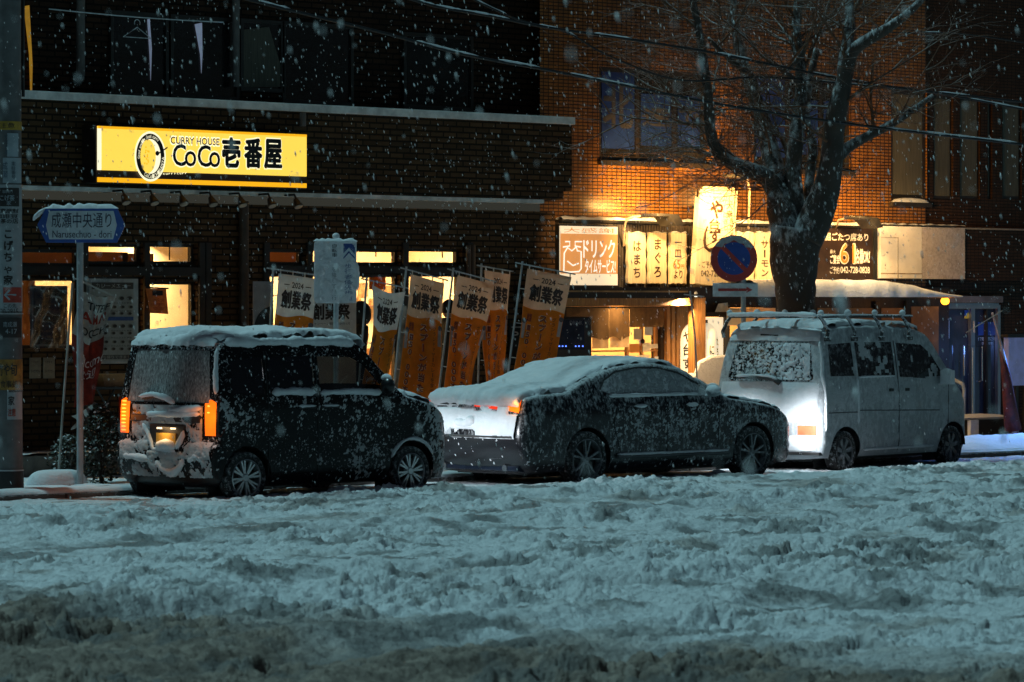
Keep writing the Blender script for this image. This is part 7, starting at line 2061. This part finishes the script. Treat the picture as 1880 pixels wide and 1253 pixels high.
p = at(822, 700, 35.75); person('man in a dark coat and knit cap facing right between two orange banners', (p.x, 35.75, STEP_Z - .01), R(-12), 1.80, cap=True)
p = at(655, 700, 35.6); person('hooded person in black facing right, half hidden behind the notice board', (p.x, 35.6, STEP_Z - .01), R(-20), 1.74, hood=True, lean=.05)
p = at(308, 700, 37.6); person('dark-haired customer in a grey collar seen inside the doorway window', (p.x, 37.6, .35), R(-35), 1.62, lean=.04, coat=mat('grey_brown_coat', (.09, .07, .06), .8))

# ------------------------------------------------------------------ bare street tree
BARK = snowy('snow_dusted_bark', (.065, .053, .044), .85, cover=.37, up=.22, scale=12, soft=.12, snowcol=(.62, .66, .68), stretch=(1, 1, .5), coarse=.5)
TWIG = snowy('snow_dusted_twig', (.13, .065, .035), .8, cover=.30, up=.28, scale=12, soft=.12, snowcol=(.40, .40, .40))
def build_tree():
    D = at(1460, 800, 33.9); d0 = D.x * ST + D.y * CT
    tr = wthing('street_tree', 'big bare snow-dusted tree with forked limbs and fine twigs behind the van', 'tree', (D.x, 33.9, PAVE_Z))
    def T(px, py, dd=0.0): return at_depth(px, py, d0 + dd)
    limbs = [
        ([(1461, 850, 0), (1461, 700, 0), (1462, 580, 0), (1460, 520, 0), (1458, 470, 0), (1464, 420, 0)], [47, 41, 37, 40, 45, 48]),
        ([(1450, 440, 0), (1436, 390, .0), (1424, 350, .1), (1405, 325, .1), (1375, 312, .0), (1340, 297, -.1), (1316, 275, -.2), (1304, 240, -.3), (1300, 180, -.4), (1292, 110, -.5), (1280, 40, -.6), (1262, -50, -.7)], [32, 27, 20, 16, 14, 13, 11, 10, 9, 8, 7, 5]),
        ([(1455, 430, .1), (1440, 370, .2), (1424, 320, .4), (1412, 270, .6), (1398, 215, .8), (1380, 165, 1.0), (1366, 120, 1.2), (1352, 60, 1.3), (1345, -40, 1.5)], [30, 26, 21, 17, 15, 13, 11, 9, 7]),
        ([(1464, 420, .1), (1460, 360, .1), (1456, 310, .2), (1462, 250, .2), (1468, 190, .3), (1470, 120, .3), (1462, 60, .4), (1470, -40, .5)], [26, 17, 15, 14, 12, 10, 9, 7]),
        ([(1476, 425, .4), (1483, 370, .5), (1487, 320, .6), (1492, 270, .8), (1480, 220, 1.0), (1484, 160, 1.1), (1500, 90, 1.2)], [16, 10, 9, 9, 8, 7, 6]),
        ([(1478, 440, -.1), (1498, 400, -.1), (1516, 350, -.1), (1526, 300, -.2), (1530, 250, -.2), (1538, 200, -.3), (1552, 140, -.3), (1566, 95, -.4), (1596, 72, -.5), (1630, 52, -.6), (1672, 20, -.7), (1720, -30, -.8)], [34, 30, 25, 22, 20, 18, 14, 12, 11, 9, 7, 5]),
        ([(1548, 160, -.2), (1550, 110, .0), (1560, 50, .3), (1556, -40, .6)], [13, 11, 10, 8]),
        ([(1526, 300, -.1), (1556, 272, .1), (1590, 252, .2), (1630, 232, .3), (1672, 205, .5), (1712, 176, .7)], [13, 10, 9, 8, 6, 4]),
        ([(1412, 335, .1), (1380, 322, .4), (1362, 330, .7)], [9, 7, 4]),
        ([(1398, 215, .8), (1380, 140, .7), (1362, 128, .5), (1330, 100, .3), (1300, 70, .1)], [10, 7, 6, 5, 3]),
        ([(1470, 160, .3), (1450, 140, .0), (1440, 130, -.2), (1470, 105, -.4), (1484, 70, -.5)], [7, 6, 5, 5, 3]),
        ([(1506, 380, .0), (1500, 395, .3), (1490, 400, .5)], [8, 6, 4])]
    sc = d0 / FPX
    tk = MB(); lm = MB(); tw = MB(); heads = []
    r0 = random.Random(11)
    for li, (pts, rad) in enumerate(limbs):
        P = [T(*p) for p in pts]
        Q, RR = [], []
        for i in range(len(P) - 1):
            for q in range(5):
                t = q / 5
                a, b_, c, d = P[max(i - 1, 0)], P[i], P[i + 1], P[min(i + 2, len(P) - 1)]
                Q.append(.5 * ((2 * b_) + (c - a) * t + (2 * a - 5 * b_ + 4 * c - d) * t * t + (3 * b_ - a - 3 * c + d) * t ** 3))
                RR.append((rad[i] + (rad[i + 1] - rad[i]) * t) * sc * (1 + .045 * math.sin(i * 1.7 + q * .5 + li) + .03 * r0.uniform(-1, 1)))
        Q.append(P[-1]); RR.append(rad[-1] * sc)
        (tk if li == 0 else lm).tube(Q, RR, 18 if li < 7 else 12)
        if li:
            for i in range(9 if len(Q) > 25 else 5, len(Q)): heads.append((Q[i], (Q[i] - Q[i - 1]).normalized(), RR[i]))
    for c, r in (((1422, 388, .0), 15), ((1446, 500, -.08), 22), ((1478, 462, -.1), 24)):
        p = T(*c); tk.ball(tuple(p), r * sc, r * sc, r * sc * 1.25, 14, 9, .08)
    def grow(p, d, r, L, lev):
        n = 4; Q = [p]; q = p.copy(); dd = d.copy()
        for i in range(n):
            dd = (dd + Vector((r0.uniform(-1, 1), r0.uniform(-1, 1), r0.uniform(-.7, .9))) * .22).normalized()
            q = q + dd * L / n; Q.append(q.copy())
        tw.tube(Q, [r * (1 - .75 * i / n) for i in range(n + 1)], 4 if lev else 5, False)
        if lev < 3:
            for k in range((4, 4, 3)[lev]):
                i = r0.randint(1, n); s_ = Vector((r0.uniform(-1, 1), r0.uniform(-1, 1), r0.uniform(-.5, .8))).normalized()
                grow(Q[i], (dd * .7 + s_ * .75).normalized(), r * .5, L * r0.uniform(.5, .8), lev + 1)
    for i in range(46):
        p, d, r = heads[r0.randrange(len(heads))]
        s_ = Vector((r0.uniform(-1, 1), r0.uniform(-1, 1), r0.uniform(-.2, .9))).normalized()
        grow(p, (s_ + d * .4).normalized(), min(.026, r * .6), r0.uniform(.9, 1.7), 0)
    for i in range(55):
        p, d, r = heads[r0.randrange(len(heads))]
        s_ = Vector((r0.uniform(-1, 1), r0.uniform(-1, 1), r0.uniform(-.3, .9))).normalized()
        s_ = (s_ - d * s_.dot(d) * .5).normalized()
        grow(p, s_, min(.013, r * .5 + .005), r0.uniform(.4, 1.1), 0)
    # long drooping sprays on the left limb
    for q in range(50):
        p, d, r = heads[r0.randint(0, 50)]
        grow(p, Vector((-r0.uniform(.3, 1), -r0.uniform(-.8, .8), r0.uniform(-.5, .45))).normalized(), .009, r0.uniform(.6, 1.3), 1)
    tk.build('trunk', BARK, tr, smooth='all'); lm.build('limb', BARK, tr, smooth='all')
    tw.build('twigs', TWIG, tr, smooth='all')
build_tree()

# ------------------------------------------------------------------ overhead cables with snow lying on them
CAB = mat('black_cable', (.012, .012, .013), .6)
def cable(lab, pts, Y0, Y1, r, snow=.7, seed=1):
    P = []
    for i, (x, y) in enumerate(pts):
        t = i / (len(pts) - 1); P.append(at(x, y, Y0 + (Y1 - Y0) * t))
    Q = []
    for i in range(len(P) - 1):
        a, b_, c, d = P[max(i - 1, 0)], P[i], P[i + 1], P[min(i + 2, len(P) - 1)]
        for q in range(16):
            t = q / 16; Q.append(.5 * ((2 * b_) + (c - a) * t + (2 * a - 5 * b_ + 4 * c - d) * t * t + (3 * b_ - a - 3 * c + d) * t ** 3))
    Q.append(P[-1])
    w = wthing('overhead_cable', lab, 'cable', Q[0], 'overhead cables')
    MB().tube(Q, r, 8).build('wire', CAB, w, smooth='all')
    seg = []; rr = random.Random(seed); i = 0; b = MB()
    while i < len(Q) - 6:
        n = rr.randint(4, 14)
        S = Q[i:i + n + 1]
        if len(S) > 3 and rr.random() < snow:
            b.tube([s_ + Vector((0, 0, r * .9)) for s_ in S], [r * .3] + [r * rr.uniform(.6, 1.05) for _ in S[1:-1]] + [r * .3], 6)
        i += n
    if b.v: b.build('snow', SNOW, w, smooth='all')
cable('thick snowy cable sagging from the top left across to the right edge', [(425, -8), (560, 26), (700, 60), (850, 100), (1000, 128), (1150, 158), (1300, 188), (1460, 214), (1640, 238), (1900, 268)], 33.3, 33.0, .019, .5, 3)
cable('snowy cable starting at the top middle and crossing above the tree fork', [(720, -12), (800, 12), (900, 30), (1000, 50), (1150, 72), (1300, 96), (1440, 124), (1560, 148), (1700, 168), (1900, 190)], 33.6, 33.4, .018, .4, 4)
cable('thin dark cable just under the upper snowy cable', [(850, -10), (950, 36), (1040, 60), (1120, 104), (1250, 148), (1400, 142), (1560, 155), (1720, 172), (1900, 205)], 34.0, 33.6, .014, .3, 5)
cable('thin dark cable running level at the right above the tall windows', [(1540, 50), (1640, 60), (1760, 62), (1900, 82)], 33.4, 33.4, .010, .2, 6)

# ------------------------------------------------------------------ falling snow
def falling_snow():
    r0 = random.Random(23); b = MB()
    V, F = b.v, b.f
    n = 0
    while n < 9500:
        d = 6 + 45 * r0.random() ** .62
        kx, ky = r0.uniform(-.17, .17), r0.uniform(-.115, .12)
        p = Vector((d * ST + kx * d * CT, d * CT - kx * d * ST, CAMZ - ky * d + 0))
        if p.z < .12 or p.y > 35.9 or (p.y > 30.9 and p.y < 33.1 and p.z < 2.05): continue
        if d < 24 and r0.random() < .72: continue
        if p.y < 29.5 and p.z < 1.75 and r0.random() < .9: continue
        s_ = (.0019 + .0042 * r0.random() ** 2.0) * (1.4 if r0.random() < .10 else 1)
        l = s_ * r0.uniform(2.0, 4.2)
        ax = Vector((.16 + r0.uniform(-.1, .1), -.10 + r0.uniform(-.1, .1), -1)).normalized()
        u = ax.orthogonal().normalized(); w = ax.cross(u)
        o = len(V)
        for k, q in ((0, -l), (1, 0), (2, l)):
            if k == 1:
                for a in (0, 2.09, 4.19): V.append(tuple(p + (u * math.cos(a) + w * math.sin(a)) * s_ * r0.uniform(.8, 1.2)))
            else: V.append(tuple(p + ax * q * r0.uniform(.8, 1.1)))
        # 0 top, 1-3 ring, 4 bottom
        F.extend([(o, o + 1, o + 2), (o, o + 2, o + 3), (o, o + 3, o + 1), (o + 4, o + 2, o + 1), (o + 4, o + 3, o + 2), (o + 4, o + 1, o + 3)])
        n += 1
    o = b.build('falling_snow', mat('snowflake', (.92, .94, .95), .8, 0, .03, trans=.2), smooth='all')
    tag(o, 'wet snowflakes drifting down all over the street', 'snow', kind='stuff')
falling_snow()
